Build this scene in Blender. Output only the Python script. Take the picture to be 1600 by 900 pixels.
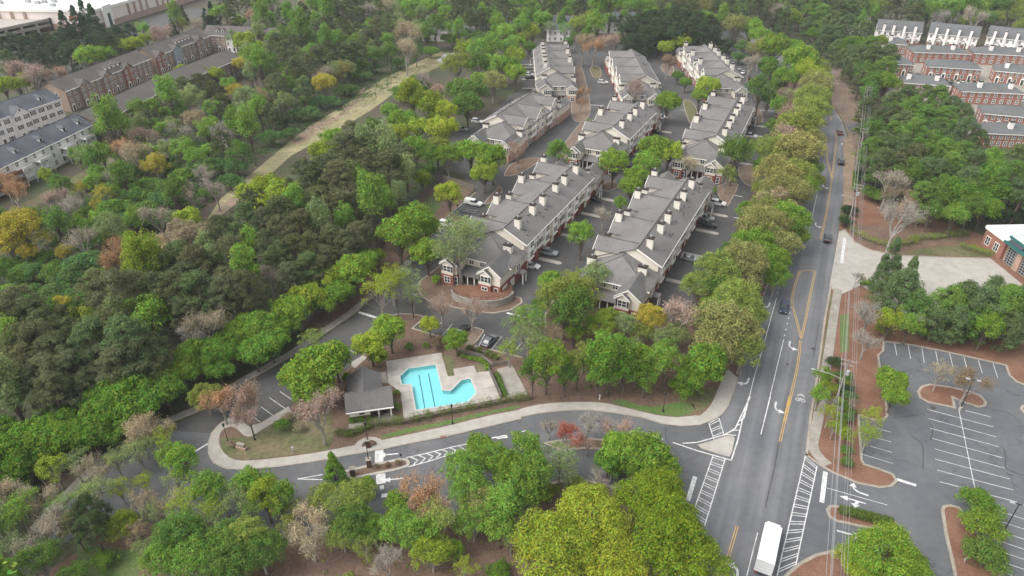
import bpy, bmesh, math, random
from mathutils import Vector, Matrix
R = math.radians
for o in list(bpy.data.objects): bpy.data.objects.remove(o)
scene = bpy.context.scene
COL = scene.collection
random.seed(7)

# ---------------------------------------------------------------- camera, sky, sun, exposure
CAM_H, PITCH, FPX = 91.0, 32.0, 1080.0
cam_d = bpy.data.cameras.new("camera"); cam = bpy.data.objects.new("camera", cam_d); COL.objects.link(cam)
cam.location = (0, 0, CAM_H); cam.rotation_euler = (R(90 - PITCH), 0, 0)
cam_d.sensor_width = 36.0; cam_d.lens = 36.0 * FPX / 1600.0
cam_d.clip_start = 1.0; cam_d.clip_end = 4000.0
scene.camera = cam
SUN_EL, SUN_AZ = 54.0, -110.0            # overcast: a wide, weak sun behind cloud
world = bpy.data.worlds.new("World"); scene.world = world; world.use_nodes = True
wn = world.node_tree.nodes; wl = world.node_tree.links
for n in list(wn): wn.remove(n)
sky = wn.new("ShaderNodeTexSky"); sky.sky_type = 'NISHITA'; sky.sun_disc = False
sky.sun_elevation = R(SUN_EL); sky.sun_rotation = R(SUN_AZ); sky.dust_density = 4.0; sky.ozone_density = 1.0
hsv = wn.new("ShaderNodeHueSaturation"); hsv.inputs['Saturation'].default_value = 0.22
bg = wn.new("ShaderNodeBackground"); bg.inputs['Strength'].default_value = 0.15
wo = wn.new("ShaderNodeOutputWorld")
wl.new(sky.outputs[0], hsv.inputs['Color']); wl.new(hsv.outputs[0], bg.inputs['Color']); wl.new(bg.outputs[0], wo.inputs[0])
sun_d = bpy.data.lights.new("sun", 'SUN'); sun_d.energy = 1.0; sun_d.angle = R(60); sun_d.color = (1.0, 0.96, 0.9)
sun = bpy.data.objects.new("sun", sun_d); COL.objects.link(sun)
_az = R(SUN_AZ); _el = R(SUN_EL)
_to = Vector((math.sin(_az) * math.cos(_el), math.cos(_az) * math.cos(_el), math.sin(_el)))
sun.rotation_euler = _to.to_track_quat('Z', 'Y').to_euler(); sun.location = (0, 200, 200)
vs = scene.view_settings
vs.view_transform = 'Standard'; vs.look = 'None'; vs.gamma = 1.0; vs.use_curve_mapping = False
vs.exposure = 1.0
scene.cycles.max_bounces = 5; scene.cycles.diffuse_bounces = 3; scene.cycles.glossy_bounces = 2
scene.cycles.transmission_bounces = 3; scene.cycles.volume_bounces = 0; scene.cycles.transparent_max_bounces = 6

# ---------------------------------------------------------------- survey: a sight line in the photograph meets the ground
_cp, _sp = math.cos(R(PITCH)), math.sin(R(PITCH))
def at(px, py, z=0.0):
    x = (px - 800) / FPX; y = -(py - 450) / FPX
    d = (x, _cp + y * _sp, -_sp + y * _cp); t = (CAM_H - z) / -d[2]
    return (d[0] * t, d[1] * t)
def depth(px, py, z=0.0):
    X, Y = at(px, py, z); return Y * _cp + (CAM_H - z) * _sp
def view(x0, y0, s): return lambda x, y: (x0 + x / s, y0 + y / s)
V1 = view(1060, 420, 3.75); V2 = view(1040, 620, 3.2156); V3 = view(1200, 140, 3.0); V4 = view(220, 560, 3.75)
V5 = view(520, 620, 3.75); V6 = view(800, 600, 3.75); V7 = view(520, 440, 3.75); V8 = view(540, 280, 4.0917)
V9 = view(1300, 480, 3.46); VA = view(660, 240, 3.46); VB = view(880, 260, 3.46); ID = lambda x, y: (x, y)
def TL(c, r): return view(400 * c, 225 * r, 4.0)
def pts(v, *ps): return [v(*p) for p in ps]
def gnd(pp): return [at(*p) for p in pp]

# ---------------------------------------------------------------- materials (procedural)
MATS = {}
def mat(name, col, rough=0.85, var=0.12, scale=1.0, col2=None, scale2=None, bump=0.0, metal=0.0, spec=0.3, world=True, detail=4.0):
    if name in MATS: return MATS[name]
    m = bpy.data.materials.new(name); m.use_nodes = True; nt = m.node_tree; N = nt.nodes; L = nt.links
    b = N['Principled BSDF']; b.inputs['Roughness'].default_value = rough; b.inputs['Metallic'].default_value = metal
    b.inputs['Specular IOR Level'].default_value = spec
    if world:
        g = N.new('ShaderNodeNewGeometry'); vec = g.outputs['Position']
    else:
        g = N.new('ShaderNodeTexCoord'); vec = g.outputs['Object']
    c = (*col, 1)
    src = None
    if col2:
        n2 = N.new('ShaderNodeTexNoise'); n2.inputs['Scale'].default_value = scale2 or 0.1; n2.inputs['Detail'].default_value = 6
        L.new(vec, n2.inputs['Vector'])
        rp = N.new('ShaderNodeValToRGB'); rp.color_ramp.elements[0].position = 0.38; rp.color_ramp.elements[1].position = 0.62
        rp.color_ramp.elements[0].color = c; rp.color_ramp.elements[1].color = (*col2, 1)
        L.new(n2.outputs['Fac'], rp.inputs[0]); src = rp.outputs[0]
    if var > 0:
        n = N.new('ShaderNodeTexNoise'); n.inputs['Scale'].default_value = scale; n.inputs['Detail'].default_value = detail
        L.new(vec, n.inputs['Vector'])
        mr = N.new('ShaderNodeMapRange'); mr.inputs[1].default_value = 0.25; mr.inputs[2].default_value = 0.75
        mr.inputs[3].default_value = 1 - var; mr.inputs[4].default_value = 1 + var
        L.new(n.outputs['Fac'], mr.inputs[0])
        mx = N.new('ShaderNodeMix'); mx.data_type = 'RGBA'; mx.blend_type = 'MULTIPLY'; mx.inputs[0].default_value = 1.0
        if src: L.new(src, mx.inputs[6])
        else: mx.inputs[6].default_value = c
        L.new(mr.outputs[0], mx.inputs[7]); src = mx.outputs[2]
        if bump > 0:
            bp = N.new('ShaderNodeBump'); bp.inputs['Strength'].default_value = bump; bp.inputs['Distance'].default_value = 0.1
            L.new(n.outputs['Fac'], bp.inputs['Height']); L.new(bp.outputs[0], b.inputs['Normal'])
    if src: L.new(src, b.inputs['Base Color'])
    else: b.inputs['Base Color'].default_value = c
    MATS[name] = m
    return m
def asphalt(name, a, b, crack=True, streak=None):
    m = mat(name, a, rough=0.8, var=0.10, scale=0.8, col2=b, scale2=0.09, detail=8)
    nt = m.node_tree; N = nt.nodes; L = nt.links; bs = N['Principled BSDF']
    src = bs.inputs['Base Color'].links[0].from_socket
    g = [n for n in N if n.type == 'NEW_GEOMETRY'][0]
    if crack:
        v = N.new('ShaderNodeTexVoronoi'); v.feature = 'DISTANCE_TO_EDGE'; v.inputs['Scale'].default_value = 0.055
        nz = N.new('ShaderNodeTexNoise'); nz.inputs['Scale'].default_value = 0.35; nz.inputs['Detail'].default_value = 5
        ad = N.new('ShaderNodeVectorMath'); ad.operation = 'MULTIPLY_ADD'; ad.inputs[1].default_value = (7, 7, 7)
        L.new(g.outputs['Position'], nz.inputs['Vector']); L.new(nz.outputs['Color'], ad.inputs[0]); L.new(g.outputs['Position'], ad.inputs[2])
        L.new(ad.outputs[0], v.inputs['Vector'])
        mr = N.new('ShaderNodeMapRange'); mr.inputs[1].default_value = 0.0; mr.inputs[2].default_value = 0.008; mr.inputs[3].default_value = 0.62; mr.inputs[4].default_value = 1.0
        L.new(v.outputs['Distance'], mr.inputs[0])
        mx = N.new('ShaderNodeMix'); mx.data_type = 'RGBA'; mx.blend_type = 'MULTIPLY'; mx.inputs[0].default_value = 1.0
        L.new(src, mx.inputs[6]); L.new(mr.outputs[0], mx.inputs[7]); src = mx.outputs[2]
    if streak:                      # tyre-polished wear along the lanes: a stretched noise, turned to the road's heading
        mp = N.new('ShaderNodeMapping'); mp.vector_type = 'TEXTURE'; mp.inputs['Rotation'].default_value = (0, 0, -R(streak)); mp.inputs['Scale'].default_value = (1.9, 70.0, 1)
        nz = N.new('ShaderNodeTexNoise'); nz.inputs['Scale'].default_value = 1.0; nz.inputs['Detail'].default_value = 2
        L.new(g.outputs['Position'], mp.inputs['Vector']); L.new(mp.outputs[0], nz.inputs['Vector'])
        mr = N.new('ShaderNodeMapRange'); mr.inputs[1].default_value = 0.3; mr.inputs[2].default_value = 0.7; mr.inputs[3].default_value = 0.74; mr.inputs[4].default_value = 1.2
        L.new(nz.outputs['Fac'], mr.inputs[0])
        mx = N.new('ShaderNodeMix'); mx.data_type = 'RGBA'; mx.blend_type = 'MULTIPLY'; mx.inputs[0].default_value = 1.0
        L.new(src, mx.inputs[6]); L.new(mr.outputs[0], mx.inputs[7]); src = mx.outputs[2]
    L.new(src, bs.inputs['Base Color'])
    return m
def brickmat(name, a, b, mortar):
    m = mat(name, a, rough=0.9, var=0.12, scale=0.7, col2=b, scale2=6.0); return m

M_floor = mat('forest_floor', (0.072, 0.056, 0.041), var=0.35, scale=0.9, col2=(0.053, 0.066, 0.029), scale2=0.05, bump=0.4)
M_road = asphalt('road_asphalt', (0.116, 0.119, 0.126), (0.140, 0.142, 0.147), streak=25, crack=False)
M_drive = asphalt('drive_asphalt', (0.088, 0.090, 0.094), (0.118, 0.119, 0.122))
M_court = asphalt('court_asphalt', (0.061, 0.060, 0.060), (0.084, 0.082, 0.080))
M_lot = asphalt('lot_asphalt', (0.088, 0.092, 0.098), (0.112, 0.115, 0.120))
M_conc = mat('concrete', (0.305, 0.285, 0.252), var=0.10, scale=0.6, col2=(0.345, 0.322, 0.288), scale2=0.15)
M_conc_old = mat('concrete_weathered', (0.224, 0.204, 0.173), var=0.14, scale=0.8, col2=(0.272, 0.252, 0.218), scale2=0.2)
M_kerb = mat('kerb_concrete', (0.294, 0.259, 0.210), var=0.2, scale=1.5, col2=(0.245, 0.217, 0.182), scale2=0.3)
M_straw = mat('pine_straw', (0.144, 0.072, 0.046), var=0.22, scale=2.5, col2=(0.180, 0.097, 0.063), scale2=0.25, bump=0.5)
M_strawtan = mat('pine_straw_tan', (0.145, 0.103, 0.075), var=0.3, scale=2.0, col2=(0.17, 0.128, 0.098), scale2=0.2, bump=0.4)
M_mulch = mat('mulch', (0.117, 0.076, 0.056), var=0.3, scale=2.0, col2=(0.148, 0.098, 0.070), scale2=0.3, bump=0.4)
M_lawn = mat('lawn', (0.085, 0.098, 0.038), var=0.3, scale=1.2, col2=(0.136, 0.115, 0.064), scale2=0.18, bump=0.3)
M_grass = mat('green_grass', (0.075, 0.13, 0.03), var=0.3, scale=2.0, col2=(0.10, 0.13, 0.045), scale2=0.3, bump=0.3)
M_dry = mat('dry_grass', (0.270, 0.234, 0.131), var=0.3, scale=0.8, col2=(0.189, 0.180, 0.090), scale2=0.12, bump=0.4)
M_clay = mat('bare_clay', (0.252, 0.171, 0.131), var=0.25, scale=0.8, col2=(0.180, 0.144, 0.090), scale2=0.15)
M_white = mat('road_paint_white', (0.58, 0.58, 0.57), rough=0.7, var=0.12, scale=4.0, col2=(0.40, 0.40, 0.395), scale2=1.1)
M_faint = mat('road_paint_worn', (0.50, 0.50, 0.49), rough=0.7, var=0.3, scale=1.8)
M_yellow = mat('road_paint_yellow', (0.48, 0.30, 0.085), rough=0.7, var=0.14, scale=4.0, col2=(0.36, 0.25, 0.10), scale2=0.9)

# ---------------------------------------------------------------- mesh helpers
def lerp(a, b, t): return a + (b - a) * t
class MB:
    def __init__(s): s.v = []; s.f = []
    def add(s, vs, fs):
        n = len(s.v); s.v += [tuple(p) for p in vs]; s.f += [tuple(i + n for i in f) for f in fs]; return s
    def box(s, x0, x1, y0, y1, z0, z1):
        return s.add([(x0,y0,z0),(x1,y0,z0),(x1,y1,z0),(x0,y1,z0),(x0,y0,z1),(x1,y0,z1),(x1,y1,z1),(x0,y1,z1)],
                     [(0,3,2,1),(4,5,6,7),(0,1,5,4),(1,2,6,5),(2,3,7,6),(3,0,4,7)])
    def poly(s, p, z): return s.add([(x, y, z) for x, y in p], [tuple(range(len(p)))])
    def prism(s, p, z0, z1):
        n = len(p); 
        return s.add([(x,y,z0) for x,y in p] + [(x,y,z1) for x,y in p],
                     [tuple(range(n, 2*n))] + [(i, (i+1)%n, n+(i+1)%n, n+i) for i in range(n)])
    def slab(s, q, t):          # a roof plane: quad/tri with thickness t straight down
        n = len(q); low = [(a, b, c - t) for a, b, c in q]
        return s.add(list(q) + low, [tuple(range(n)), tuple(range(2*n-1, n-1, -1))] + [(i, n+i, n+(i+1)%n, (i+1)%n) for i in range(n)])
    def tube(s, path, rads, k=6, cap=True):
        base = len(s.v); prev = None; m = len(path); P = [Vector(p) for p in path]
        for i, p in enumerate(P):
            d = (P[min(i+1, m-1)] - P[max(i-1, 0)]).normalized()
            if prev is None: a = d.orthogonal().normalized()
            else:
                a = prev - d * prev.dot(d)
                a = a.normalized() if a.length > 1e-4 else d.orthogonal().normalized()
            prev = a; b = d.cross(a); r = rads[i] if hasattr(rads, '__len__') else rads
            for j in range(k):
                t = 2 * math.pi * j / k; s.v.append(tuple(p + (a * math.cos(t) + b * math.sin(t)) * r))
        for i in range(m - 1):
            for j in range(k):
                q = base + i*k; j2 = (j+1) % k; s.f.append((q+j, q+j2, q+k+j2, q+k+j))
        if cap: s.f.append(tuple(base + (m-1)*k + j for j in range(k))); s.f.append(tuple(base + j for j in range(k-1, -1, -1)))
        return s
    def ring(s, x, y, z, rx, ry, rings, k=16):     # lathe: rings = [(scale, dz)]
        base = len(s.v)
        for sc, dz in rings:
            for j in range(k):
                t = 2*math.pi*j/k; s.v.append((x + rx*sc*math.cos(t), y + ry*sc*math.sin(t), z + dz))
        for i in range(len(rings)-1):
            for j in range(k):
                q = base+i*k; j2 = (j+1)%k; s.f.append((q+j, q+j2, q+k+j2, q+k+j))
        s.f.append(tuple(base+(len(rings)-1)*k+j for j in range(k))); return s
    def ribbon(s, p, w, z, side=0):    # flat strip along a ground polyline; side -1/0/1 = which side the width falls on
        L, Rr = offset(p, w, side); n = len(p)
        return s.add([(x,y,z) for x,y in L] + [(x,y,z) for x,y in Rr], [(n+i, n+i+1, i+1, i) for i in range(n-1)])
    def wall(s, p, w, z0, z1, side=0): # raised strip (kerb, fence board, low wall)
        L, Rr = offset(p, w, side); n = len(p); b = len(s.v)
        s.v += [(x,y,z0) for x,y in L] + [(x,y,z0) for x,y in Rr] + [(x,y,z1) for x,y in L] + [(x,y,z1) for x,y in Rr]
        for i in range(n-1):
            s.f += [(b+2*n+i, b+3*n+i, b+3*n+i+1, b+2*n+i+1), (b+i, b+i+1, b+2*n+i+1, b+2*n+i), (b+n+i+1, b+n+i, b+3*n+i, b+3*n+i+1)]
        s.f += [(b, b+2*n, b+3*n, b+n), (b+n-1, b+2*n-1, b+4*n-1, b+3*n-1)]
        return s
    def mesh(s, name, m):
        me = bpy.data.meshes.new(name); me.from_pydata(s.v, [], s.f)
        if m: me.materials.append(m)
        return me
    def build(s, name, m, parent=None, smooth=False):
        me = s.mesh(name, m)
        if smooth: me.polygons.foreach_set('use_smooth', [True] * len(me.polygons))
        return link(name, me, parent)
def offset(p, w, side=0):
    P = [Vector(q) for q in p]; n = len(P); L = []; Rr = []
    a = w/2 if side == 0 else (w if side > 0 else 0); b = w/2 if side == 0 else (0 if side > 0 else w)
    closed = (P[0] - P[-1]).length < 1e-6
    for i in range(n):
        if closed: d1 = P[i] - P[i-1 if i > 0 else n-2]; d2 = P[i+1 if i < n-1 else 1] - P[i]
        else: d1 = P[i] - P[max(i-1,0)]; d2 = P[min(i+1,n-1)] - P[i]
        if d1.length < 1e-6: d1 = d2
        if d2.length < 1e-6: d2 = d1
        n1 = Vector((-d1.y, d1.x)).normalized(); n2 = Vector((-d2.y, d2.x)).normalized()
        nn = (n1 + n2); nn = nn.normalized() if nn.length > 1e-3 else n1
        k = min(1.6, 1 / max(0.3, nn.dot(n1)))
        L.append(tuple(P[i] + nn*a*k)); Rr.append(tuple(P[i] - nn*b*k))
    return L, Rr
def smooth_line(p, closed=False, n=4):
    P = [Vector(q) for q in p]; m = len(P); out = []
    rng = range(m) if closed else range(m-1)
    for i in rng:
        if closed: p0, p1, p2, p3 = P[i-1], P[i], P[(i+1)%m], P[(i+2)%m]
        else: p0, p1, p2, p3 = P[max(i-1,0)], P[i], P[i+1], P[min(i+2,m-1)]
        for k in range(n):
            t = k / n
            out.append(tuple(0.5*((2*p1) + (p2-p0)*t + (2*p0-5*p1+4*p2-p3)*t*t + (3*p1-p0-3*p2+p3)*t**3)))
    if not closed: out.append(tuple(P[-1]))
    return out
def area2(p): return sum(p[i][0]*p[(i+1)%len(p)][1] - p[(i+1)%len(p)][0]*p[i][1] for i in range(len(p)))
def ccw(p): return list(p) if area2(p) > 0 else list(reversed(p))
def link(name, data, parent=None):
    o = bpy.data.objects.new(name, data); COL.objects.link(o)
    if parent: o.parent = parent
    return o
def tag(o, label, cat, group=None):
    o['label'] = label; o['category'] = cat
    if group: o['group'] = group
    return o
def thing(name, label, cat, loc=(0,0,0), rz=0.0, group=None):
    o = link(name, None); o.location = loc; o.rotation_euler = (0, 0, rz); o.empty_display_size = 0.5
    return tag(o, label, cat, group)
def struct(o): o['kind'] = 'structure'; return o
def copy_tree(o, parent=None):
    c = o.copy(); COL.objects.link(c); c.parent = parent
    for ch in KIDS.get(o.name, []) or [x for x in o.children]: copy_tree(ch, c)
    return c
KIDS = {}
def kids(o): return [x for x in bpy.data.objects if x.parent == o]
def put(name, me, parent, loc=(0,0,0), rz=0.0, scl=None):     # a part that shares mesh data
    o = link(name, me, parent); o.location = loc; o.rotation_euler = (0,0,rz)
    if scl: o.scale = scl
    return o
# ================================================================ GROUND, ROADS, PAVEMENTS
def holed(name, m, outer, holes, z, parent=None):
    bm = bmesh.new(); es = []
    for loop in [outer] + holes:
        vv = [bm.verts.new((x, y, z)) for x, y in loop]
        es += [bm.edges.new((vv[i], vv[(i+1) % len(vv)])) for i in range(len(vv))]
    bmesh.ops.triangle_fill(bm, use_beauty=True, edges=es, normal=(0, 0, 1))
    for f in bm.faces:
        if f.normal.z < 0: f.normal_flip()
    me = bpy.data.meshes.new(name); bm.to_mesh(me); bm.free(); me.materials.append(m)
    return link(name, me, parent)
def sheet(name, m, pp, z, parent=None, sm=False):
    p = gnd(pp)
    if sm: p = smooth_line(p, True)
    return holed(name, m, ccw(p), [], z, parent)
def raised(name, m, pp, z0, z1, sm=False, parent=None):
    p = gnd(pp)
    if sm: p = smooth_line(p, True)
    return MB().prism(ccw(p), z0, z1).build(name, m, parent)

POOL = ccw(gnd(pts(V7, (392,558),(440,512),(605,488),(643,640),(690,641),(752,580),(808,570),(842,655),(792,711),(600,742),(485,758),(459,607),(402,606))))
ground = struct(holed('ground', M_floor, [(-1300,-150),(1300,-150),(1300,1500),(-1300,1500)], [POOL], 0.0))

# --- main road -------------------------------------------------------------
RE = [(1190,1000),(1214,900),(1258,712),(1264,655),(1273,601),(1287,500),(1297,445),(1310,360),(1320,297),(1325,240),(1323,210),(1317,192),(1300,170)]
FARROAD_R = [(139,320),(144,365),(149,415),(146,470),(139,530),(130,640)]
LE = [(1030,1000),(1062,890),(1090,785),(1115,710),(1125,655),(1140,617),(1151,585),(1170,530),(1190,470),(1216,400),(1240,335),(1261,270),(1273,215),(1274,190),(1271,175)]
FARROAD_L = [(127,300),(130,330),(134,370),(138,415),(135,470),(128,530),(119,640)]
re_g = gnd(RE) + FARROAD_R; le_g = gnd(LE) + FARROAD_L
road = struct(MB().poly(ccw(le_g + re_g[::-1]), 0.020).build('main_road', M_road))
# side street off the main road by the red townhouses, and driveway of the wood
drv = struct(sheet('side_street', M_drive, [(1321,193),(1345,192),(1375,205),(1375,212),(1345,207),(1327,206)], 0.03))
# --- entrance drive between main road and loop -------------------------------
S_out = pts(V4,(868,287),(760,350),(700,384),(655,396),(605,372),(560,348),(520,352),(460,392),(420,440),(400,495),(402,560),(430,610),(500,645),(600,651),(800,633),(1000,606)) + \
        pts(V5,(60,346),(300,304),(480,266),(660,232),(900,176),(1100,129)) + pts(V6,(40,196),(150,172),(300,155),(450,152),(600,168),(750,193),(880,232),(1000,246),(1100,237)) + pts(V1,(200,885),(250,855),(290,800),(320,720),(345,640))
S_in = pts(V4,(884,315),(780,380),(705,424),(655,459),(605,455),(570,420),(530,402),(490,415),(465,445),(460,500),(474,535),(515,580),(600,603),(800,586),(1000,560)) + \
       pts(V5,(60,300),(300,254),(480,216),(660,176),(900,117),(1100,78)) + pts(V6,(40,152),(150,124),(300,110),(450,108),(560,117),(700,150),(850,185),(970,197),(1080,186)) + pts(V1,(130,860),(190,800),(235,700),(262,640),(290,590))
LOW = [(1075,850),(1040,815),(1000,780),(960,762),(917,752),(880,752),(842,760),(790,785),(725,810),(692,822),(640,838),(532,847),(500,847),(443,838),(380,826),(320,812),(260,805),(200,800),(150,812)]
DRIVE = S_out[8:] + [(1125,655),(1115,710),(1090,785)] + LOW + [(60,880),(-80,1000),(-160,1000),(60,835),(110,780),(170,720),(252,672)]
drive = struct(sheet('entrance_drive', M_drive, DRIVE, 0.028))
# --- entry road and the courts between the apartment buildings ----------------
COURT = [(-160,1000),(60,835),(110,780),(170,720),(252,672),(308,648),(380,603),(457,560),(520,517),(560,489),(572,477),(613,445),(645,410),(667,366),(743,302),(735,285),(722,272),(692,264),(705,215),(735,195),(760,185),(795,150),(815,140),(816,86),(835,66),(1150,66),(1182,98),(1200,130),(1214,150),(1210,190),(1200,235),(1180,285),(1160,330),(1140,385),(1112,440),(1075,482),(1040,520),(950,540),(860,570),(780,575),(600,560),(452,640),(325,690),(300,740),(150,812),(60,880),(-80,1000)]
court = struct(sheet('court_roads', M_court, COURT, 0.012))
MB().poly(ccw(gnd(pts(V7,(285,205),(520,130),(840,190),(1020,190),(1120,400),(1000,440),(640,335),(450,275)))),0.02).build('patch', M_court, court)
# --- pool site and the wooded strip along the road: one raised bed -------------
SITE = S_out + [(1170,530),(1190,470),(1216,400),(1240,335),(1261,270),(1273,215),(1274,190),(1271,175),(1262,150),(1240,120),(1222,105),(1205,118),(1216,150),(1212,190),(1203,235),(1184,285),(1164,330),(1144,385),(1116,440),(1078,482),(1040,505),(1012,500),(985,455),(930,430),(905,430),(872,455),(852,492),(852,530),(840,562)] + \
       pts(V7,(1110,447),(970,412),(830,377),(640,328),(465,276),(540,212),(500,196),(400,190),(330,202),(290,222),(180,440),(110,500))
site_g = ccw(gnd(SITE))
site = struct(holed('planted_ground', M_mulch, site_g, [POOL], 0.10))
MB().wall(gnd(S_out), 0.45, 0.0, 0.13, 0).build('kerb', M_kerb, site)
MB().wall(gnd(pts(V7,(1110,447),(970,412),(830,377),(640,328),(465,276),(540,212),(500,196),(400,190),(330,202),(290,222),(180,440),(110,500))), 0.4, 0.0, 0.13).build('kerb', M_kerb, site)
MB().wall(gnd([(1012,500),(985,455),(930,430),(905,430),(872,455),(852,492),(852,530),(840,562)]), 0.4, 0.0, 0.13).build('kerb', M_kerb, site)
MB().wall(gnd(LE[6:]), 0.4, 0.0, 0.14).build('kerb', M_kerb, site)
so = smooth_line(gnd(S_out), False, 2); si = smooth_line(gnd(S_in), False, 2)
so = offset(so, 0.9, 0)[0] if False else so
mbw = MB(); n_ = min(len(so), len(si))
pv = struct(MB().poly(ccw(so + si[::-1]), 0.145).build('pavement', M_conc))
BULGE = gnd(pts(V5,(130,285),(150,262),(180,246),(215,238),(255,240),(285,254),(300,262),(300,275),(255,296),(250,286),(230,272),(205,270),(180,280),(168,305),(140,312)))
MB().poly(ccw(BULGE), 0.15).build('paved_bay', M_conc, pv)
# lawn patches on the site
for nm, m_, P_ in [('lawn', M_lawn, pts(V4,(465,470),(480,540),(520,580),(600,598),(800,580),(1000,552),(1100,538),(1130,470),(1120,330),(980,300),(880,330),(780,385),(705,428),(655,463),(605,459))),
                   ('grass_strip', M_grass, pts(V5,(285,250),(480,205),(660,168),(900,108),(1100,66),(1090,52),(880,92),(640,148),(440,185),(290,230))),
                   ('grass_patch', M_grass, pts(V6,(580,110),(620,90),(680,98),(740,125),(830,135),(920,118),(990,108),(1060,120),(1075,150),(1040,180),(970,192),(850,180),(700,146))),
                   ('lawn', M_lawn, pts(V1,(120,850),(185,790),(225,700),(190,690),(120,720),(60,780))),
                   ('lawn', M_lawn, pts(V7,(640,425),(690,435),(720,480),(710,515),(716,555),(680,558))),
                   ('lawn', M_lawn, pts(V7,(825,495),(880,480),(910,522),(850,533)))]:
    MB().poly(ccw(gnd(P_)), 0.118).build(nm, m_, site)
# ground round building A with its kerb
A_ISL = pts(V8,(640,520),(600,560),(520,620),(478,655),(462,692),(478,738),(520,772)) + pts(V7,(620,132),(700,150),(850,178),(940,186),(1040,168),(1108,125),(1100,98),(1050,85))
bedA = struct(raised('front_bed', M_mulch, A_ISL + [(800,420),(740,380)], 0.0, 0.11))
MB().wall(gnd(A_ISL), 0.45, 0.0, 0.135).build('kerb', M_kerb, bedA)
# strip left of court: mulch bank, fenced yard
bank = struct(sheet('bank', M_mulch, [(470,545),(560,480),(640,398),(740,297),(690,283),(655,310),(590,392),(540,450),(470,520)], 0.030))
MB().poly(ccw(gnd([(640,345),(690,318),(730,299),(692,288),(660,315)])), 0.05).build('yard_lawn', M_lawn, bank)
MB().poly(ccw(gnd([(652,335),(672,316),(690,320),(676,338)])), 0.056).build('grass_patch', M_grass, bank)
MB().wall(gnd([(667,366),(705,333),(743,301)]), 0.4, 0, 0.14).build('kerb', M_kerb, bank)
# pavement along the entry road
EP = [(60,832),(110,777),(170,717),(250,668),(308,645),(380,600),(457,557),(520,514),(560,486),(572,474),(613,442),(645,408)]
ep = struct(MB().wall(gnd(EP), 1.9, 0.0, 0.13, 1).build('pavement', M_conc_old))
# islands in the courts
isl_mats = [M_straw, M_conc, M_lawn]
for i, (P_, m_) in enumerate([(pts(VA,(335,268),(400,195),(420,180),(430,200),(410,240),(370,265)), M_mulch),
      (pts(VA,(445,110),(480,60),(560,30),(625,25),(625,45),(575,80),(520,110),(460,122)), M_mulch),
      (pts(VA,(965,190),(985,160),(1030,150),(1060,170),(1035,195),(1000,205)), M_mulch),
      (pts(VA,(150,340),(165,330),(235,355),(240,372),(190,375)), M_mulch),
      (pts(VB,(830,120),(880,95),(935,95),(940,115),(895,205),(870,210)), M_strawtan),
      ([(898,110),(908,104),(918,140),(922,165),(918,185),(900,190),(893,170)], M_strawtan),
      ([(922,108),(930,103),(938,108),(938,121),(928,121)], M_lawn),
      ([(1032,105),(1040,100),(1052,105),(1050,118),(1040,115)], M_strawtan),
      ([(1068,160),(1078,157),(1088,170),(1090,190),(1078,192)], M_lawn),
      ([(1155,262),(1190,258),(1190,270),(1180,290),(1162,285)], M_strawtan),
      ([(1176,176),(1187,172),(1192,190),(1178,190)], M_strawtan),
      ([(875,235),(905,195),(912,190),(913,200),(890,240),(870,258)], M_strawtan),
      ([(1000,170),(1028,150),(1040,160),(1020,180)], M_lawn),
      (pts(V7,(770,340),(815,275),(870,282),(880,297),(820,368)), M_strawtan)]):
    o = raised('planted_island', m_, P_, 0.0, 0.115, True); struct(o)
    g_ = smooth_line(gnd(P_), True); MB().wall(g_ + [g_[0]], 0.3, 0.0, 0.14).build('kerb', M_kerb, o)

# --- right side of the main road ---------------------------------------------
RS = RE[:-1] + [(1330,170),(1420,190),(1600,230),(1900,300),(2300,1000)]
LOT = pts(V9,(280,185),(430,205),(600,238),(940,315),(960,370),(1000,405),(1038,420)) + [(1720,640),(1900,1000),(1190,1000),(1214,900),(1258,710),(1275,723),(1300,738),(1340,755),(1375,762),(1392,760),(1400,752),(1395,742),(1375,734),(1350,726),(1346,720),(1341,650)] + pts(V9,(150,585),(225,612),(270,617),(297,590),(290,500),(270,420),(258,330),(248,262),(275,238))
strawbed = struct(sheet('roadside_bed', M_straw, RE[:9] + [(1345,292),(1420,330),(1700,420),(2200,1000)], 0.008))
lot = struct(sheet('parking_lot', M_lot, LOT, 0.030))
lk = gnd(LOT); 
MB().wall(gnd([(1258,710)] + LOT[LOT.index((1275,723)):] + LOT[:7] + [(1720,640)]), 0.45, 0.0, 0.15).build('kerb', M_kerb, lot)
MB().wall(gnd(RE[2:7]), 0.45, 0.0, 0.15, -1).build('kerb', M_kerb, strawbed)
APRON = [(1296,447),(1311,362),(1320,359),(1335,378),(1360,391),(1400,399),(1470,402),(1548,404),(1592,440),(1660,500),(1620,540),(1520,520),(1440,505),(1390,475),(1345,446),(1310,462)]
apron = struct(sheet('station_apron', M_conc, APRON, 0.036))
MB().wall(gnd([(1311,362),(1320,359),(1335,378),(1360,391),(1400,399),(1470,402),(1548,404)]), 0.35, 0.0, 0.15).build('kerb', M_kerb, apron)
MB().poly(ccw(gnd([(1400,397),(1440,388),(1500,383),(1520,395),(1545,402),(1470,400)])), 0.05).build('lawn', M_lawn, apron)
MB().poly(ccw(gnd([(1325,358),(1340,352),(1420,352),(1520,360),(1510,380),(1440,387),(1400,396),(1360,388),(1338,377)])), 0.045).build('mulch_bed', M_mulch, apron)
swk = struct(MB().wall(gnd(pts(V1,(935,120),(918,220),(882,480),(855,640),(818,880)) + pts(V2,(738,235),(748,275),(775,310),(815,345))), 1.9, 0.0, 0.12).build('pavement', M_conc_old))
MB().poly(ccw(gnd(pts(V1,(946,268),(1000,264),(998,480),(948,492)))), 0.02).build('grass_strip', M_grass, strawbed)
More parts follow.
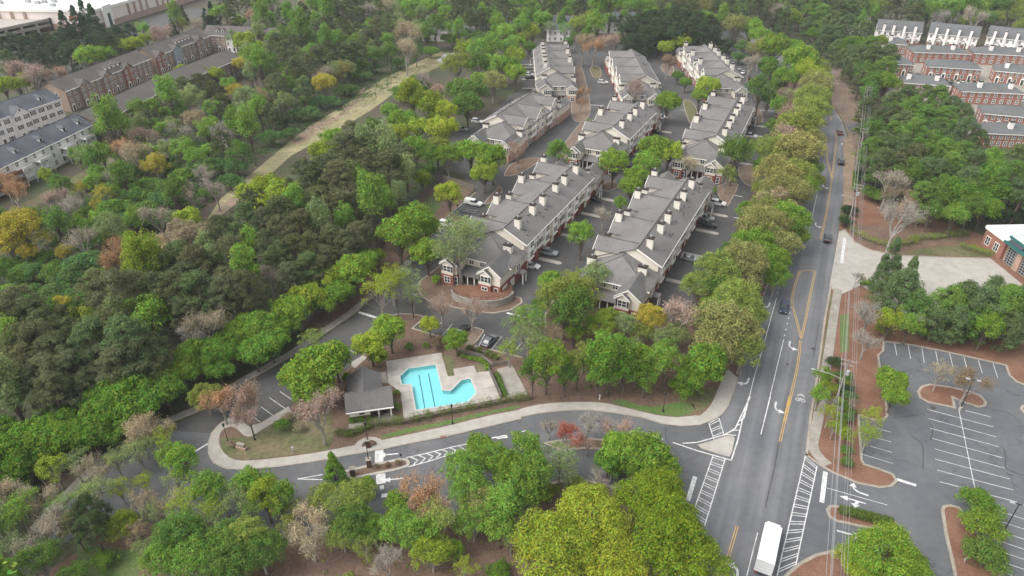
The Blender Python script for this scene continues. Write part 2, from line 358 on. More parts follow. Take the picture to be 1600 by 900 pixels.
MB().poly(ccw(gnd(pts(V1,(893,150),(905,150),(848,540),(832,570)))), 0.02).build('verge', M_lawn, strawbed)
# verge farther up the road
vg = struct(sheet('roadside_verge', M_strawtan, [(1322,300),(1326,240),(1325,210),(1318,190),(1301,168),(1296,140),(1290,100),(1325,110),(1350,165),(1362,190),(1345,230),(1335,280),(1330,350)], 0.014))
MB().poly(ccw(gnd([(1318,215),(1330,212),(1335,240),(1330,330),(1318,345)])), 0.026).build('verge_soil', M_clay, vg)
# kerbed islands in the lot
B8 = TL(3, 3)
for P_ in [pts(V9,(465,460),(485,432),(530,420),(640,435),(740,458),(800,480),(830,515),(822,535),(790,540),(715,515),(650,488),(662,545),(520,515),(478,492)),
           pts(B8,(370,490),(385,470),(420,466),(560,503),(700,540),(790,565),(825,600),(832,635),(815,655),(790,650),(740,622),(600,595),(430,558),(385,530)),
           pts(B8,(1090,490),(1100,468),(1140,462),(1190,475),(1300,620),(1450,900),(1480,1000),(1190,1000),(1150,800),(1112,640)),
           pts(B8,(90,925),(130,885),(200,825),(300,773),(430,742),(600,760),(850,820),(900,1000),(60,1050)),
           pts(V9,(1022,552),(1032,535),(1060,535),(1120,560),(1110,590),(1050,585))]:
    o = struct(raised('planted_island', M_straw, P_, 0.0, 0.12)); g_ = ccw(gnd(P_))
    MB().wall(g_ + [g_[0]], 0.5, 0.0, 0.155).build('kerb', M_kerb, o)
# entrance planters: median with the gate posts, and the long mulch median
MED = pts(V5,(70,440),(130,425),(300,388),(400,368),(430,370),(445,388),(435,408),(380,425),(200,462),(100,478))
med = struct(raised('entrance_median', M_mulch, MED, 0.0, 0.13)); g_ = ccw(gnd(MED)); MB().wall(g_ + [g_[0]], 0.55, 0.0, 0.16).build('kerb', M_conc, med)
MED2 = pts(V6,(190,350),(300,330),(420,322),(580,332),(760,355),(900,405),(935,440),(925,465),(880,470),(760,420),(580,385),(420,378),(300,392))
med2 = struct(raised('drive_median', M_mulch, MED2, 0.0, 0.13)); g_ = ccw(gnd(MED2)); MB().wall(g_ + [g_[0]], 0.5, 0.0, 0.16).build('kerb', M_kerb, med2)
lowk = struct(MB().wall(gnd(LOW[:17]), 0.5, 0.0, 0.15, 0).build('drive_kerb', M_kerb))
SPL = pts(V2,(160,243),(215,228),(310,198),(338,197),(347,210),(335,275),(322,303),(270,290),(180,262))
spl = struct(raised('splitter_island', M_conc, SPL, 0.0, 0.14))
# pine straw slope below the drive, at the foot of the picture
sl = struct(sheet('woodland_slope', M_mulch, [(60,900),(200,815),(380,830),(500,850),(640,842),(725,815),(842,765),(960,770),(1060,850),(1000,1100),(100,1100)], 0.006))
MB().poly(ccw(gnd([(120,850),(220,860),(210,960),(120,960)])), 0.012).build('grass_patch', M_grass, sl)
# --- clearing, fields, far grounds ------------------------------------------
T10 = TL(1, 0)
CLR = pts(T10,(350,905),(250,860),(340,785),(520,715),(600,640),(730,540),(830,480),(960,440),(1060,395),(1130,365),(1190,335),(1240,335),(1230,372),(1130,425),(1000,485),(860,535),(780,605),(650,685),(520,765),(400,855))
CLR2 = [(318,352),(345,337),(400,293),(455,243),(520,208),(580,172),(640,127),(690,102),(704,86),(690,80),(650,98),(600,122),(550,157),(500,187),(455,219),(400,265),(345,310)]
struct(sheet('clearing_edge', M_dry, CLR2, 0.0025))
clr = struct(sheet('clearing', M_dry, CLR, 0.006))
MB().poly(ccw(gnd(pts(T10,(215,900),(330,795),(510,725),(600,640),(650,560),(690,540),(640,640),(520,740),(380,820),(280,905)))), 0.012).build('bare_soil', M_clay, clr)
MB().poly(ccw(gnd([(318,350),(350,318),(388,290),(392,296),(356,328),(330,350)])), 0.014).build('bare_soil', M_clay, clr)
MB().poly(ccw(gnd(pts(T10,(1130,380),(1180,335),(1240,332),(1235,365),(1180,395)))), 0.016).build('gravel_pad', mat('gravel', (0.36,0.38,0.40), var=0.3, scale=2), clr)
struct(sheet('field_patch', M_dry, [(92,500),(105,485),(142,478),(138,490),(118,505)], 0.004))
yard = struct(sheet('back_lawn', M_lawn, [(0,335),(60,305),(130,268),(190,238),(240,205),(250,212),(190,255),(120,285),(60,320),(0,352)], 0.004))
struct(sheet('mall_road', M_court, [(60,130),(165,70),(230,28),(300,12),(330,18),(260,45),(200,75),(150,100),(70,145)], 0.004))
struct(sheet('townhouse_streets', M_conc_old, [(1385,150),(1375,95),(1372,70),(1700,90),(1760,260),(1520,215),(1440,170)], 0.010))
struct(sheet('far_street', M_drive, [(1105,8),(1118,8),(1134,32),(1122,34)], 0.05))

# --- painted markings --------------------------------------------------------
ZM = 0.034
_zc = [0]
def zn():          # every painted strip a hair above the one before, so crossings never share a plane
    _zc[0] += 1; return _zc[0]*0.00025
def line(v, P_, w=0.14, m=M_white, parent=road, z=ZM, name='lane_line'):
    return MB().ribbon(gnd(pts(v, *P_)), w, z + zn()).build(name, m, parent)
def dbl(v, P_, parent=road, z=ZM):
    g_ = smooth_line(gnd(pts(v, *P_)), False, 3)
    a, b = offset(g_, 0.34, 0)
    MB().ribbon(a, 0.135, z + zn()).build('centre_line', M_yellow, parent); MB().ribbon(b, 0.135, z + zn()).build('centre_line', M_yellow, parent)
def dashes(v, a, b, n, w=0.22, l=0.6):
    A = Vector(at(*v(*a))); B = Vector(at(*v(*b))); d = (B - A).normalized()
    for i in range(n):
        p = A.lerp(B, i / max(1, n-1)); MB().ribbon([tuple(p - d*l/2), tuple(p + d*l/2)], w, ZM).build('lane_dash', M_white, road)
def bar(v, a, b, w, parent=road, m=M_white, z=ZM, name='stop_line'):
    return MB().ribbon(gnd(pts(v, a, b)), w, z + zn()).build(name, m, parent)
line(V1, [(575,170),(490,480),(440,650),(385,880)])
line(V1, [(617,413),(560,650),(500,900)]); line(V2, [(527,0),(478,190)])
dashes(V1, (660,228), (622,390), 6); dashes(V1, (617,5), (581,142), 6); dashes(V3, (258,340),(245,415), 4, 0.2, 0.5)
dbl(V1, [(715,420),(700,560),(665,720),(622,900)]); dbl(V2, [(622,0),(600,110),(575,225)])
dbl(V1, [(718,410),(745,300),(775,140),(802,15)])
dbl(V1, [(716,400),(690,290),(670,220),(668,165),(685,90),(710,20)])
dbl(V1, [(702,22),(735,12),(770,10),(803,14)])
dbl(V3, [(247,703),(275,570),(298,430),(310,330),(321,240),(316,195)]); dbl(V3, [(300,415),(285,360),(274,300),(276,220)])
dbl(V3, [(290,150),(296,135),(293,128)])
dbl(V2, [(360,650),(325,770),(290,900)])
line(V3, [(243,425),(215,560),(186,692)]); line(V2, [(463,683),(440,770),(408,900)])
line(V3, [(345,150),(325,120),(303,90)], 0.2)
# arrows
def arrow_mesh(kind):
    m = MB()
    if kind == 'straight':
        m.add([(-.12,-1.6,0),(.12,-1.6,0),(.12,.5,0),(-.12,.5,0)], [(0,1,2,3)]); m.add([(-.5,.5,0),(.5,.5,0),(0,1.7,0)], [(0,1,2)])
    elif kind == 'both':
        m.add([(-.12,-1.8,0),(.12,-1.8,0),(.12,.7,0),(-.12,.7,0)], [(0,1,2,3)]); m.add([(-.5,.7,0),(.5,.7,0),(0,1.9,0)], [(0,1,2)])
        m.add([(-.12,-.9,0),(-.12,-.4,0),(-.7,-.15,0),(-.7,-.6,0)], [(0,1,2,3)]); m.add([(-.7,-1.0,0),(-.7,.3,0),(-1.5,-.4,0)], [(0,1,2)])
    else:
        path = [(0,-1.5),(0,-.4),(-.1,.1),(-.35,.5),(-.75,.72)]; m.ribbon(path, 0.3, 0.0); m.add([(-.75,.2,0),(-.75,1.3,0),(-1.75,.72,0)], [(0,2,1)])
    return m.mesh('arrow_' + kind, M_white)
ARW = {k: arrow_mesh(k) for k in ('straight', 'both', 'turn')}
def arrow(v, a, b, kind, mirror=False, s=1.0, parent=road, name='turn_arrow'):     # from tail a towards heading b
    A = Vector(at(*v(*a))); B = Vector(at(*v(*b))); d = B - A
    o = link(name, ARW[kind], parent); o.location = (A.x, A.y, ZM + 0.004); o.rotation_euler = (0, 0, math.atan2(d.y, d.x) - math.pi/2)
    o.scale = (-s if mirror else s, s, 1); return o
for v, a, b, mir in [(V1,(648,450),(600,640),False),(V1,(565,812),(515,1000),False),(V1,(405,668),(350,860),True),(V1,(530,220),(490,380),True),
                     (V3,(258,455),(240,540),False),(V3,(222,635),(205,720),False)]:
    arrow(v, a, b, 'turn', mir, 1.15)
arrow(V2,(365,885),(400,780),'turn',False,1.2)
arrow(V5,(325,339),(290,342),'straight',False,1.1,drive,'lane_arrow'); arrow(V5,(355,484),(320,488),'straight',False,1.1,drive,'lane_arrow')
arrow(B8,(560,375),(430,330),'turn',True,1.1,lot); arrow(B8,(530,425),(450,402),'both',False,1.1,lot,'lane_arrow'); arrow(B8,(515,640),(570,655),'straight',False,1.25,lot,'lane_arrow')
arrow(V3,(347,256),(352,225),'straight',False,0.8,road,'lane_arrow')
# bicycle symbol in the lane
bc = MB(); 
for cx in (-.42, .42):
    bc.ribbon([(cx + .33*math.cos(t*math.pi/6), .33*math.sin(t*math.pi/6)) for t in range(13)], 0.09, 0)
bc.ribbon([(-.42,0),(-.1,.45),(.3,.42),(.42,0)], .09, 0); bc.ribbon([(-.1,.45),(.02,0),(.3,.42)], .09, 0)
bc.add([(-.6,.9,0),(0,1.25,0),(.6,.9,0),(.6,1.1,0),(0,1.5,0),(-.6,1.1,0)], [(0,1,4,5),(1,2,3,4)])
o = bc.build('bicycle_symbol', M_white, road); p = at(*V1(715,770)); o.location = (p[0], p[1], ZM + .004); o.rotation_euler = (0, 0, R(-25)); o.scale = (1.15,1.3,1)
# ladder crosswalks
def ladder(v, a0, a1, b0, b1, n, parent=road, gap=None):
    A0, A1, B0, B1 = [Vector(at(*v(*q))) for q in (a0, a1, b0, b1)]
    MB().ribbon([tuple(A0), tuple(A1)], 0.17, ZM+zn()).build('crosswalk_line', M_white, parent); MB().ribbon([tuple(B0), tuple(B1)], 0.17, ZM+zn()).build('crosswalk_line', M_white, parent)
    for i in range(n):
        for k in (0, 0.3):
            t = (i + k) / (n - 0.5) * 0.98 + 0.01
            MB().ribbon([tuple(A0.lerp(A1, t)), tuple(B0.lerp(B1, t))], 0.14, ZM+zn()).build('crosswalk_bar', M_white, parent)
ladder(V2,(702,297),(560,900),(761,348),(652,856),14)
ladder(V2,(240,292),(130,605),(300,310),(196,648),9)
ladder(V2,(217,133),(243,217),(268,107),(295,198),3,drive)
bar(V2,(803,377),(784,532),0.75,lot); bar(V2,(148,402),(112,522),0.75,drive)
bar(V3,(360,697),(345,813),0.75,apron,z=0.045); bar(B8,(805,297),(925,335),0.6,lot); bar(V7,(152,180),(278,220),0.75,court); bar(V7,(1018,184),(1130,210),0.6,court)
bar(V4,(398,498),(320,545),0.35,drive); bar(V7,(70,390),(135,420),0.2,court,name='stall_line')
bar(V5,(272,308),(272,385),1.5,drive); bar(V5,(280,452),(284,510),1.6,drive); bar(V5,(275,535),(300,530),0.9,drive); bar(V5,(285,580),(330,578),0.8,drive)
line(V6,[(778,292),(885,324)],0.25,M_white,drive); line(V6,[(30,290),(80,274)],0.22,M_white,drive)
line(V2,[(35,230),(160,272),(330,320)],0.25,M_white,drive); line(V2,[(85,235),(160,230),(300,190),(350,160),(425,0)],0.25,M_white,drive,ZM+.004); line(V2,[(330,320),(362,220),(385,120),(420,0)],0.25,M_white,road,ZM+.008)
for a, b in [((300,190),(355,195)),((330,172),(366,168)),((352,150),(374,138)),((375,125),(386,108))]: line(V2,[a,b],0.2,M_white,drive,ZM+.012)
line(V5,[(430,358),(560,330),(700,295),(835,268)],0.2,M_white,drive); line(V5,[(440,412),(560,380),(700,335),(800,305),(835,272)],0.2,M_white,drive)
for i in range(8):
    t = i/8; x0 = 455 + 370*t; line(V5,[(x0, 354-86*t),(x0+42-10*t, 372-92*t),(x0+12, 408-128*t)],0.2,M_white,drive,ZM+.004,'chevron')
line(V5,[(930,243),(1015,228),(1020,238),(960,246)],0.3,M_white,drive); line(V4,[(918,708),(1065,682)],0.2,M_white,drive); line(V4,[(918,708),(1065,712)],0.2,M_white,drive,ZM+.004)
for a, b in [((338,195),(350,262)),((410,205),(425,280)),((485,220),(498,300)),((560,240),(575,312)),((635,250),(655,330)),((712,270),(733,347)),((790,287),(812,358)),((870,303),(895,383)),
             ((513,553),(870,648)),((522,603),(887,702)),((528,655),(900,755)),((540,710),(920,815)),((553,767),(935,872)),((557,822),(960,930)),((567,882),(980,990)),((583,945),(1000,1055)),((720,560),(858,595)),
             ((245,657),(318,677)),((245,710),(320,730)),((205,752),(325,787)),((165,797),(330,847)),((685,555),(755,900))]:
    line(V9,[a,b],0.12,M_white,lot,name='stall_line')
line(V9,[(755,900),(830,1250)],0.12,M_white,lot,name='stall_line')
for k in range(7): line(B8,[(1400+16*k,480+68*k),(1640+16*k,560+68*k)],0.12,M_white,lot,name='stall_line')
line(B8,[(362,350),(745,458)],0.14,M_white,lot)
for a, b in [((600,270),(640,238)),((635,325),(700,250)),((740,310),(800,285)),((820,368),(880,297)),((850,390),(890,310)),((930,400),(990,322)),((995,415),(1045,345)),((1070,405),(1108,357)),((100,460),(118,470))]:
    line(V7,[a,b],0.13,M_white,court,0.03,'stall_line')
for a, b in [((755,232),(845,295)),((815,195),(885,243)),((705,285),(775,335)),((640,330),(700,375))]: line(V4,[a,b],0.13,M_white,court,0.03,'stall_line')
for a, b in [((550,350),(620,372)),((590,335),(660,355)),((725,222),(800,238)),((745,200),(830,215)),((770,190),(840,205)),((360,630),(430,650))]: line(V8,[a,b],0.12,M_faint,court,0.03,'stall_line')
bar(ID,(920,164),(943,165),0.5,court,z=.03); bar(ID,(1187,172),(1210,174),0.5,court,z=.03); bar(ID,(1063,172),(1072,173),0.4,court,z=.03); bar(ID,(1146,340),(1158,342),0.4,court,z=.03); bar(ID,(1140,304),(1160,308),0.4,court,z=.03)

# tar-sealed cracks and a few dark patches in the asphalt
M_tar = mat('tar', (0.035, 0.035, 0.037), rough=.6, var=.2, scale=3)
def tar(v, P_, parent, w=.09): MB().ribbon(smooth_line(gnd(pts(v, *P_)), False, 3), w, ZM + .008 + zn()).build('sealed_crack', M_tar, parent)
tar(V2, [(566,240),(556,300),(548,350),(520,470),(500,560)], road, .07)
tar(V1, [(820,330),(806,430),(790,520)], road, .06); tar(V1, [(560,300),(545,360),(520,470)], road, .05)
tar(V9, [(520,620),(545,660),(530,720)], lot); tar(V9, [(430,700),(485,740),(492,800),(490,880)], lot); tar(V9, [(300,330),(370,350),(440,340),(520,360)], lot, .06); tar(V9, [(925,760),(940,820),(938,870),(1000,900),(1060,915)], lot); tar(V9, [(330,600),(420,590),(500,575)], lot, .06); tar(V9, [(860,560),(950,570),(1030,640)], lot, .06)
tar(V6, [(900,250),(905,330),(960,400),(1010,470)], drive, .06); tar(V5, [(650,260),(760,300),(840,330)], drive, .05)
for v, x, y, rx, ry, par in [(V1,790,470,.5,.5,road),(V2,755,225,.45,.45,road),(V9,545,545,.5,.5,lot),(V1,640,560,.35,.35,road)]:
    X, Y = at(*v(x, y)); MB().ring(X, Y, ZM + .01 + zn(), rx, ry, [(1,0),(.98,.004)], 14).build('manhole_cover', mat('cast_iron',(.06,.055,.05),rough=.6,var=.2,scale=6), par)
# ================================================================ APARTMENT BUILDINGS
M_shingle = mat('roof_shingles', (0.128, 0.123, 0.118), rough=0.92, var=0.2, scale=3.0, col2=(0.152, 0.147, 0.142), scale2=0.22)
M_shingle_d = mat('roof_shingles_dark', (0.105, 0.102, 0.10), rough=0.92, var=0.2, scale=3.0, col2=(0.125, 0.121, 0.118), scale2=0.22)
M_ridge = mat('ridge_cap', (0.085, 0.08, 0.077), var=0.1)
M_siding = mat('beige_siding', (0.62, 0.57, 0.48), var=0.06, scale=0.8, col2=(0.66, 0.61, 0.52), scale2=0.3)
M_trim = mat('white_trim', (0.78, 0.76, 0.71), var=0.05, scale=1.0)
M_brick = brickmat('red_brick', (0.20, 0.068, 0.052), (0.27, 0.10, 0.075), None)
M_brick_tan = brickmat('tan_brick', (0.36, 0.22, 0.17), (0.42, 0.28, 0.22), None)
M_glass = mat('window_glass', (0.035, 0.042, 0.05), rough=0.12, var=0.0, spec=0.6)
M_shutter = mat('dark_shutter', (0.04, 0.043, 0.05), var=0.05)
M_cap = mat('chimney_cap', (0.045, 0.035, 0.03), rough=0.6, var=0.1)
M_flue = mat('flue_metal', (0.6, 0.6, 0.6), rough=0.35, metal=0.8, var=0.0)
M_garage = mat('garage_door', (0.70, 0.67, 0.61), var=0.05)
M_dark = mat('painted_slot_shade', (0.05, 0.045, 0.04), var=0.1)

# shared pieces (facing -y)
def win_mesh(w, h, mull=0, bars=True):
    m = MB(); t = 0.12
    m.box(-w/2-t, w/2+t, -0.07, 0.04, -t, 0.0); m.box(-w/2-t, w/2+t, -0.07, 0.04, h, h+t)
    m.box(-w/2-t, -w/2, -0.07, 0.04, 0, h); m.box(w/2, w/2+t, -0.07, 0.04, 0, h)
    for k in range(mull): x = -w/2 + w*(k+1)/(mull+1); m.box(x-.06, x+.06, -0.065, 0.03, 0, h)
    if bars: m.box(-w/2, w/2, -0.06, 0.03, h*.5-.035, h*.5+.035)
    return m.mesh('window', M_trim)
def pane_mesh(w, h): return MB().box(-w/2, w/2, -0.03, 0.0, 0, h).mesh('pane', M_glass)
WIN = {}
def window(parent, x, y, z, rz, w=1.0, h=1.5, mull=0, shut=False, frame=None):
    k = (w, h, mull)
    if k not in WIN: WIN[k] = (win_mesh(w, h, mull), pane_mesh(w, h), MB().box(-.22, .22, -.06, .0, -.05, h+.05).mesh('shutter', M_shutter))
    o = put('window', WIN[k][0], parent, (x, y, z), rz); put('pane', WIN[k][1], o)
    if shut:
        for s in (-1, 1): put('shutter', WIN[k][2], o, (s*(w/2+.38), 0, 0))
    return o
CHM = {}
def chimney(parent, x, y, z, h, w=1.55, d=1.3, name='chimney', m=None, capm=None):
    k = (h, w, d, m)
    if k not in CHM:
        c = MB().box(-w/2, w/2, -d/2, d/2, 0, h); c.box(-w/2-.07, w/2+.07, -d/2-.07, d/2+.07, h-.25, h-.02)
        cap = MB().box(-w/2-.10, w/2+.10, -d/2-.10, d/2+.10, h, h+.28); cap.box(-w/2+.1, w/2-.1, -d/2+.1, d/2-.1, h+.28, h+.42)
        fl = MB().ring(0, 0, h+.42, .2, .2, [(1,0),(1,.22),(1.3,.24),(1.1,.36)], 8)
        CHM[k] = (c.mesh('chimney', m or M_trim2), cap.mesh('cap', capm or M_cap), fl.mesh('flue', M_flue))
    o = put(name, CHM[k][0], parent, (x, y, z)); put('cap', CHM[k][1], o); put('flue', CHM[k][2], o); return o
M_trim2 = mat('chimney_siding', (0.66, 0.62, 0.545), var=0.05)
GAR = {}
def garage_door(parent, x, y, z, rz, w=2.6, h=2.25, m=None):
    k = (w, h, m)
    if k not in GAR:
        a = MB().box(-w/2, w/2, -.05, .05, 0, h); b = MB()
        for i in range(4): b.box(-w/2+.08, w/2-.08, -.08, -.05, i*h/4+.06, (i+1)*h/4-.06)
        GAR[k] = (a.mesh('garage_door', m or M_garage), b.mesh('door_panels', m or M_garage))
    o = put('garage_door', GAR[k][0], parent, (x, y, z), rz); put('door_panels', GAR[k][1], o); return o
ROOF_VENT = MB().box(-.2,.2,-.2,.2,0,.35).mesh('roof_vent', M_ridge)

def apartment(label, O, deg, n=6, mirror=False, chims=True, brickm=None):
    root = thing('apartment_building', label, 'building', (O[0], O[1], 0), -R(deg), 'apartment buildings round the courts')
    if mirror: root.scale = (-1, 1, 1)
    bk = brickm or M_brick
    nm = n // 2; v0 = -3.6; v1 = v0 + 15.4*nm + 0.9; ZE, ZR = 8.75, 12.0
    UW, UB, UR, UL = 3.5, 1.9, -2.0, -11.8
    w = MB(); br = MB()
    w.box(UL, UB, v0, v1, 3.0, 6.9); w.box(-8.6, UB-.01, v0+.01, v1-.01, 6.9, 8.7)
    br.box(UL-.04, UB-.3, v0-.03, v1+.03, 0, 3.0)
    # gable ends of the main roof
    for v in (v0, v1): w.add([(UW, v, 8.7), (UR, v, ZR-.12), (-11.9, v, 7.4), (-11.9, v, 6.8), (UW, v, 6.8)], [(0,1,2,3,4)])
    mods = [v0 + 0.45 + 15.4*i for i in range(nm)]
    for mv in mods:
        for a, b in ((0,1.2),(1.2,4.2),(6.9,8.5),(11.2,14.2),(14.2,15.4)):
            w.box(UB, UW, mv+a+.002, mv+b-.002, 3.0, 8.7)
        for a, b in ((0,1.3),(4.1,4.7),(6.7,8.7),(10.7,11.3),(14.1,15.4)): br.box(UB-.3, UW+.03, mv+a, mv+b, 0, 3.0)
        for a, b in ((1.3,4.1),(11.3,14.1)): br.box(UB-.3, UW+.03, mv+a, mv+b, 2.3, 3.0); br.box(UB-.3, UW-.35, mv+a, mv+b, 0, 2.3)
        for a, b in ((4.2,6.9),(8.5,11.2)):
            w.box(UB, UW, mv+a, mv+b, 5.65, 5.85); w.box(UB, UW, mv+a, mv+b, 8.4, 8.7)
            for z in (3.0, 5.85):
                o = MB().box(UW-.02, UW+.10, mv+a-.1, mv+b+.1, z-.15, z+1.0).build('balcony_parapet', M_trim, root)
            window(root, UB+.02, mv+(a+b)/2, 3.1, R(90), 1.5, 2.1, 1); window(root, UB+.02, mv+(a+b)/2, 5.95, R(90), 1.5, 2.1, 1)
        for a in (2.7, 12.7):
            bay = MB().box(UW, UW+.7, mv+a-1.5, mv+a+1.5, 3.05, 8.3); bay.box(UW-.01, UW+.82, mv+a-1.6, mv+a+1.6, 5.6, 5.9); bay.box(UW-.01, UW+.82, mv+a-1.6, mv+a+1.6, 2.9, 3.12)
            bay.build('bay', M_trim, root)
            for z in (3.75, 6.45): window(root, UW+.72, mv+a, z, R(90), 1.9, 1.5, 1)
            garage_door(root, UW-.28, mv+a, 0.02, R(90))
        for z in (3.9, 6.6): window(root, UW+.03, mv+7.7, z, R(90), 0.9, 1.45)
    # main roof planes and ridge cap
    roof = MB()
    roof.slab([(UR, v0-.45, ZR), (UW+.95, v0-.45, ZE-.15), (UW+.95, v1+.45, ZE-.15), (UR, v1+.45, ZR)], .18)
    roof.slab([(UR, v1+.45, ZR), (-12.5, v1+.45, 7.3), (-12.5, v0-.45, 7.3), (UR, v0-.45, ZR)], .18)
    ro = roof.build('roof', M_shingle, root)
    MB().tube([(UR, v0-.5, ZR+.0), (UR, v1+.5, ZR+.0)], .16, 5).build('ridge_cap', M_ridge, ro)
    for i in range(nm*7):
        u = random.uniform(-.5, 3); v = random.uniform(v0+1, v1-1); put('roof_vent', ROOF_VENT, ro, (u, v, ZR - .55*abs(u-UR) - .05))
    for v in (v0-.42, v1+.42):
        MB().slab([(UR, v, ZR-.02), (UW+.98, v, ZE-.17), (UW+.98, v-.12, ZE-.17), (UR, v-.12, ZR-.02)], .34).build('bargeboard', M_trim, ro)
    # eave gutter on the garage side, left wall pieces
    MB().box(UW+.9, UW+1.05, v0-.4, v1+.4, ZE-.45, ZE-.2).build('gutter', M_trim, ro)
    # cross gables
    for k in range(nm+1):
        c = v0 + 15.4*k + .3; hw = 5.0; zr = 11.75; ze = 8.75; u0 = -12.4
        if k == 0: c, hw, ze = v0 + 2.6, 3.4, 9.7
        if k == nm: c, hw, ze = v1 - 2.6, 3.4, 9.7
        w.box(u0, -6.0, c-hw+.5, c+hw-.5, 6.7, ze+.05); w.add([(u0, c-hw+.5, ze), (u0, c, zr-.1), (u0, c+hw-.5, ze)], [(0,1,2)])
        w.box(u0, -9, c-hw+.5, c+hw-.5, 3.0, 6.7); br.box(u0-.04, -9, c-hw+.46, c+hw-.46, 0, 3.0)
        cr = MB(); cr.slab([(-1.6, c, zr), (u0-.5, c, zr), (u0-.5, c-hw, ze-.1), (-6.5, c-hw, ze-.1)], .16)
        cr.slab([(-1.6, c, zr), (-6.5, c+hw, ze-.1), (u0-.5, c+hw, ze-.1), (u0-.5, c, zr)], .16)
        co = cr.build('cross_roof', M_shingle, root)
        MB().tube([(-2, c, zr), (u0-.5, c, zr)], .13, 5).build('ridge_cap', M_ridge, co)
        MB().slab([(u0-.48, c-hw, ze-.14), (u0-.48, c, zr-.02), (u0-.6, c, zr-.02), (u0-.6, c-hw, ze-.14)], .34).build('bargeboard', M_trim, co)
        MB().slab([(u0-.48, c, zr-.02), (u0-.48, c+hw, ze-.14), (u0-.6, c+hw, ze-.14), (u0-.6, c, zr-.02)], .34).build('bargeboard', M_trim, co)
        for dv in (-2.3, 2.3):
            for z in (.8, 3.8, 6.6): window(root, u0-.02, c+dv, z, R(-90), 1.5, 1.5, 1)
        window(root, u0-.02, c, 9.5, R(-90), .8, .8)
    for k in range(nm):
        c = v0 + 15.4*(k+.5) + .3
        for z in (2.9, 5.7): MB().box(UL-1.3, UL-1.15, c-2.6, c+2.6, z, z+1.05).build('balcony_parapet', M_trim, root)
        w.box(UL-1.25, UL, c-2.6, c+2.6, 2.85, 3.05); w.box(UL-1.25, UL, c-2.6, c+2.6, 5.6, 5.8)
        for z in (.3, 3.15, 5.9): window(root, UL-.06, c, z, R(-90), 1.6, 1.9 if z < 5 else .9, 1)
    # end blocks: front and (mirrored) back
    vc = (v0 + v1)/2
    for end in (0, 1):
        f = (lambda v: v) if end == 0 else (lambda v: 2*vc - v)
        L_ = -13.0
        def bx(mb, a, b, p, q, z0, z1): mb.box(a, b, min(f(p), f(q)), max(f(p), f(q)), z0, z1)
        bx(w, L_, UW-.05, -11.6, -3.6, 3.0, 6.15); bx(br, L_-.04, UW, -11.64, -3.55, 0, 3.0)
        hp = MB(); zr = 10.1; zz = 6.1; a0, a1 = L_-.5, UW+.75; vf, vb = -12.2, -3.4
        A, B, C, D = (a0, f(vf), zz), (a1, f(vf), zz), (a1, f(vb), zz), (a0, f(vb), zz); P, Q = (-4.9, f(-5.4), zr), (-4.9, f(vb), zr)
        for q in ([A, B, P], [B, C, Q, P], [D, A, P, Q]): hp.slab(q, .16)
        eo = hp.build('end_roof', M_shingle, root)
        MB().tube([P, A], .12, 5).tube([P, B], .12, 5).tube([P, Q], .12, 5).build('ridge_cap', M_ridge, eo)
        MB().box(a0, a1, min(f(vf-.06), f(vf-.18)), max(f(vf-.06), f(vf-.18)), zz-.3, zz-.06).build('gutter', M_trim, eo)
        for (p, q, dpt) in ((-2.3, 3.3, -16.6), (-13.0, -8.9, -16.2)):
            bx(w, p, q, dpt, -11.6, 3.0, 6.1); bx(br, p-.04, q+.04, dpt-.04, -11.6, 0, 3.0)
            m_ = (p+q)/2; hgt = (q-p)/2*.75; zt = 6.1+hgt
            w.add([(p, f(dpt), 6.1), (q, f(dpt), 6.1), (m_, f(dpt), zt)], [(0,1,2)])
            g = MB(); back = -8.5 + hgt*.0
            g.slab([(m_, f(dpt-.4), zt+.12), (q+.45, f(dpt-.4), 5.9), (q+.45, f(-11.0), 5.9), (m_, f(-6.4), zt+.12)], .15)
            g.slab([(m_, f(dpt-.4), zt+.12), (m_, f(-6.4), zt+.12), (p-.45, f(-11.0), 5.9), (p-.45, f(dpt-.4), 5.9)], .15)
            go = g.build('bay_roof', M_shingle_d if end == 0 else M_shingle, root)
            MB().slab([(m_, f(dpt-.38), zt+.1), (q+.47, f(dpt-.38), 5.88), (q+.47, f(dpt-.5), 5.88), (m_, f(dpt-.5), zt+.1)], .3).build('bargeboard', M_trim, go)
            MB().slab([(m_, f(dpt-.5), zt+.1), (p-.47, f(dpt-.5), 5.88), (p-.47, f(dpt-.38), 5.88), (m_, f(dpt-.38), zt+.1)], .3).build('bargeboard', M_trim, go)
            rz = 0 if end == 0 else R(180)
            # nested smaller gable
            p2, q2 = (p+.1, p+3.4); m2 = (p2+q2)/2; z2 = 6.0 + 1.65*.75; d2 = dpt-.8
            bx(w, p2, q2, d2, dpt+.02, 3.02, 6.0); bx(br, p2-.03, q2+.03, d2-.04, dpt, 0, 3.02); w.add([(p2, f(d2), 6.0), (q2, f(d2), 6.0), (m2, f(d2), z2)], [(0,1,2)])
            g = MB(); g.slab([(m2, f(d2-.3), z2+.12), (q2+.3, f(d2-.3), 5.88), (q2+.3, f(dpt-.42), 5.88), (m2, f(dpt+1.2), z2+.12)], .13)
            g.slab([(m2, f(d2-.3), z2+.12), (m2, f(dpt+1.2), z2+.12), (p2-.3, f(dpt-.42), 5.88), (p2-.3, f(d2-.3), 5.88)], .13)
            go = g.build('bay_roof', M_shingle_d if end == 0 else M_shingle, root)
            MB().slab([(m2, f(d2-.28), z2+.1), (q2+.32, f(d2-.28), 5.86), (q2+.32, f(d2-.4), 5.86), (m2, f(d2-.4), z2+.1)], .28).build('bargeboard', M_trim, go)
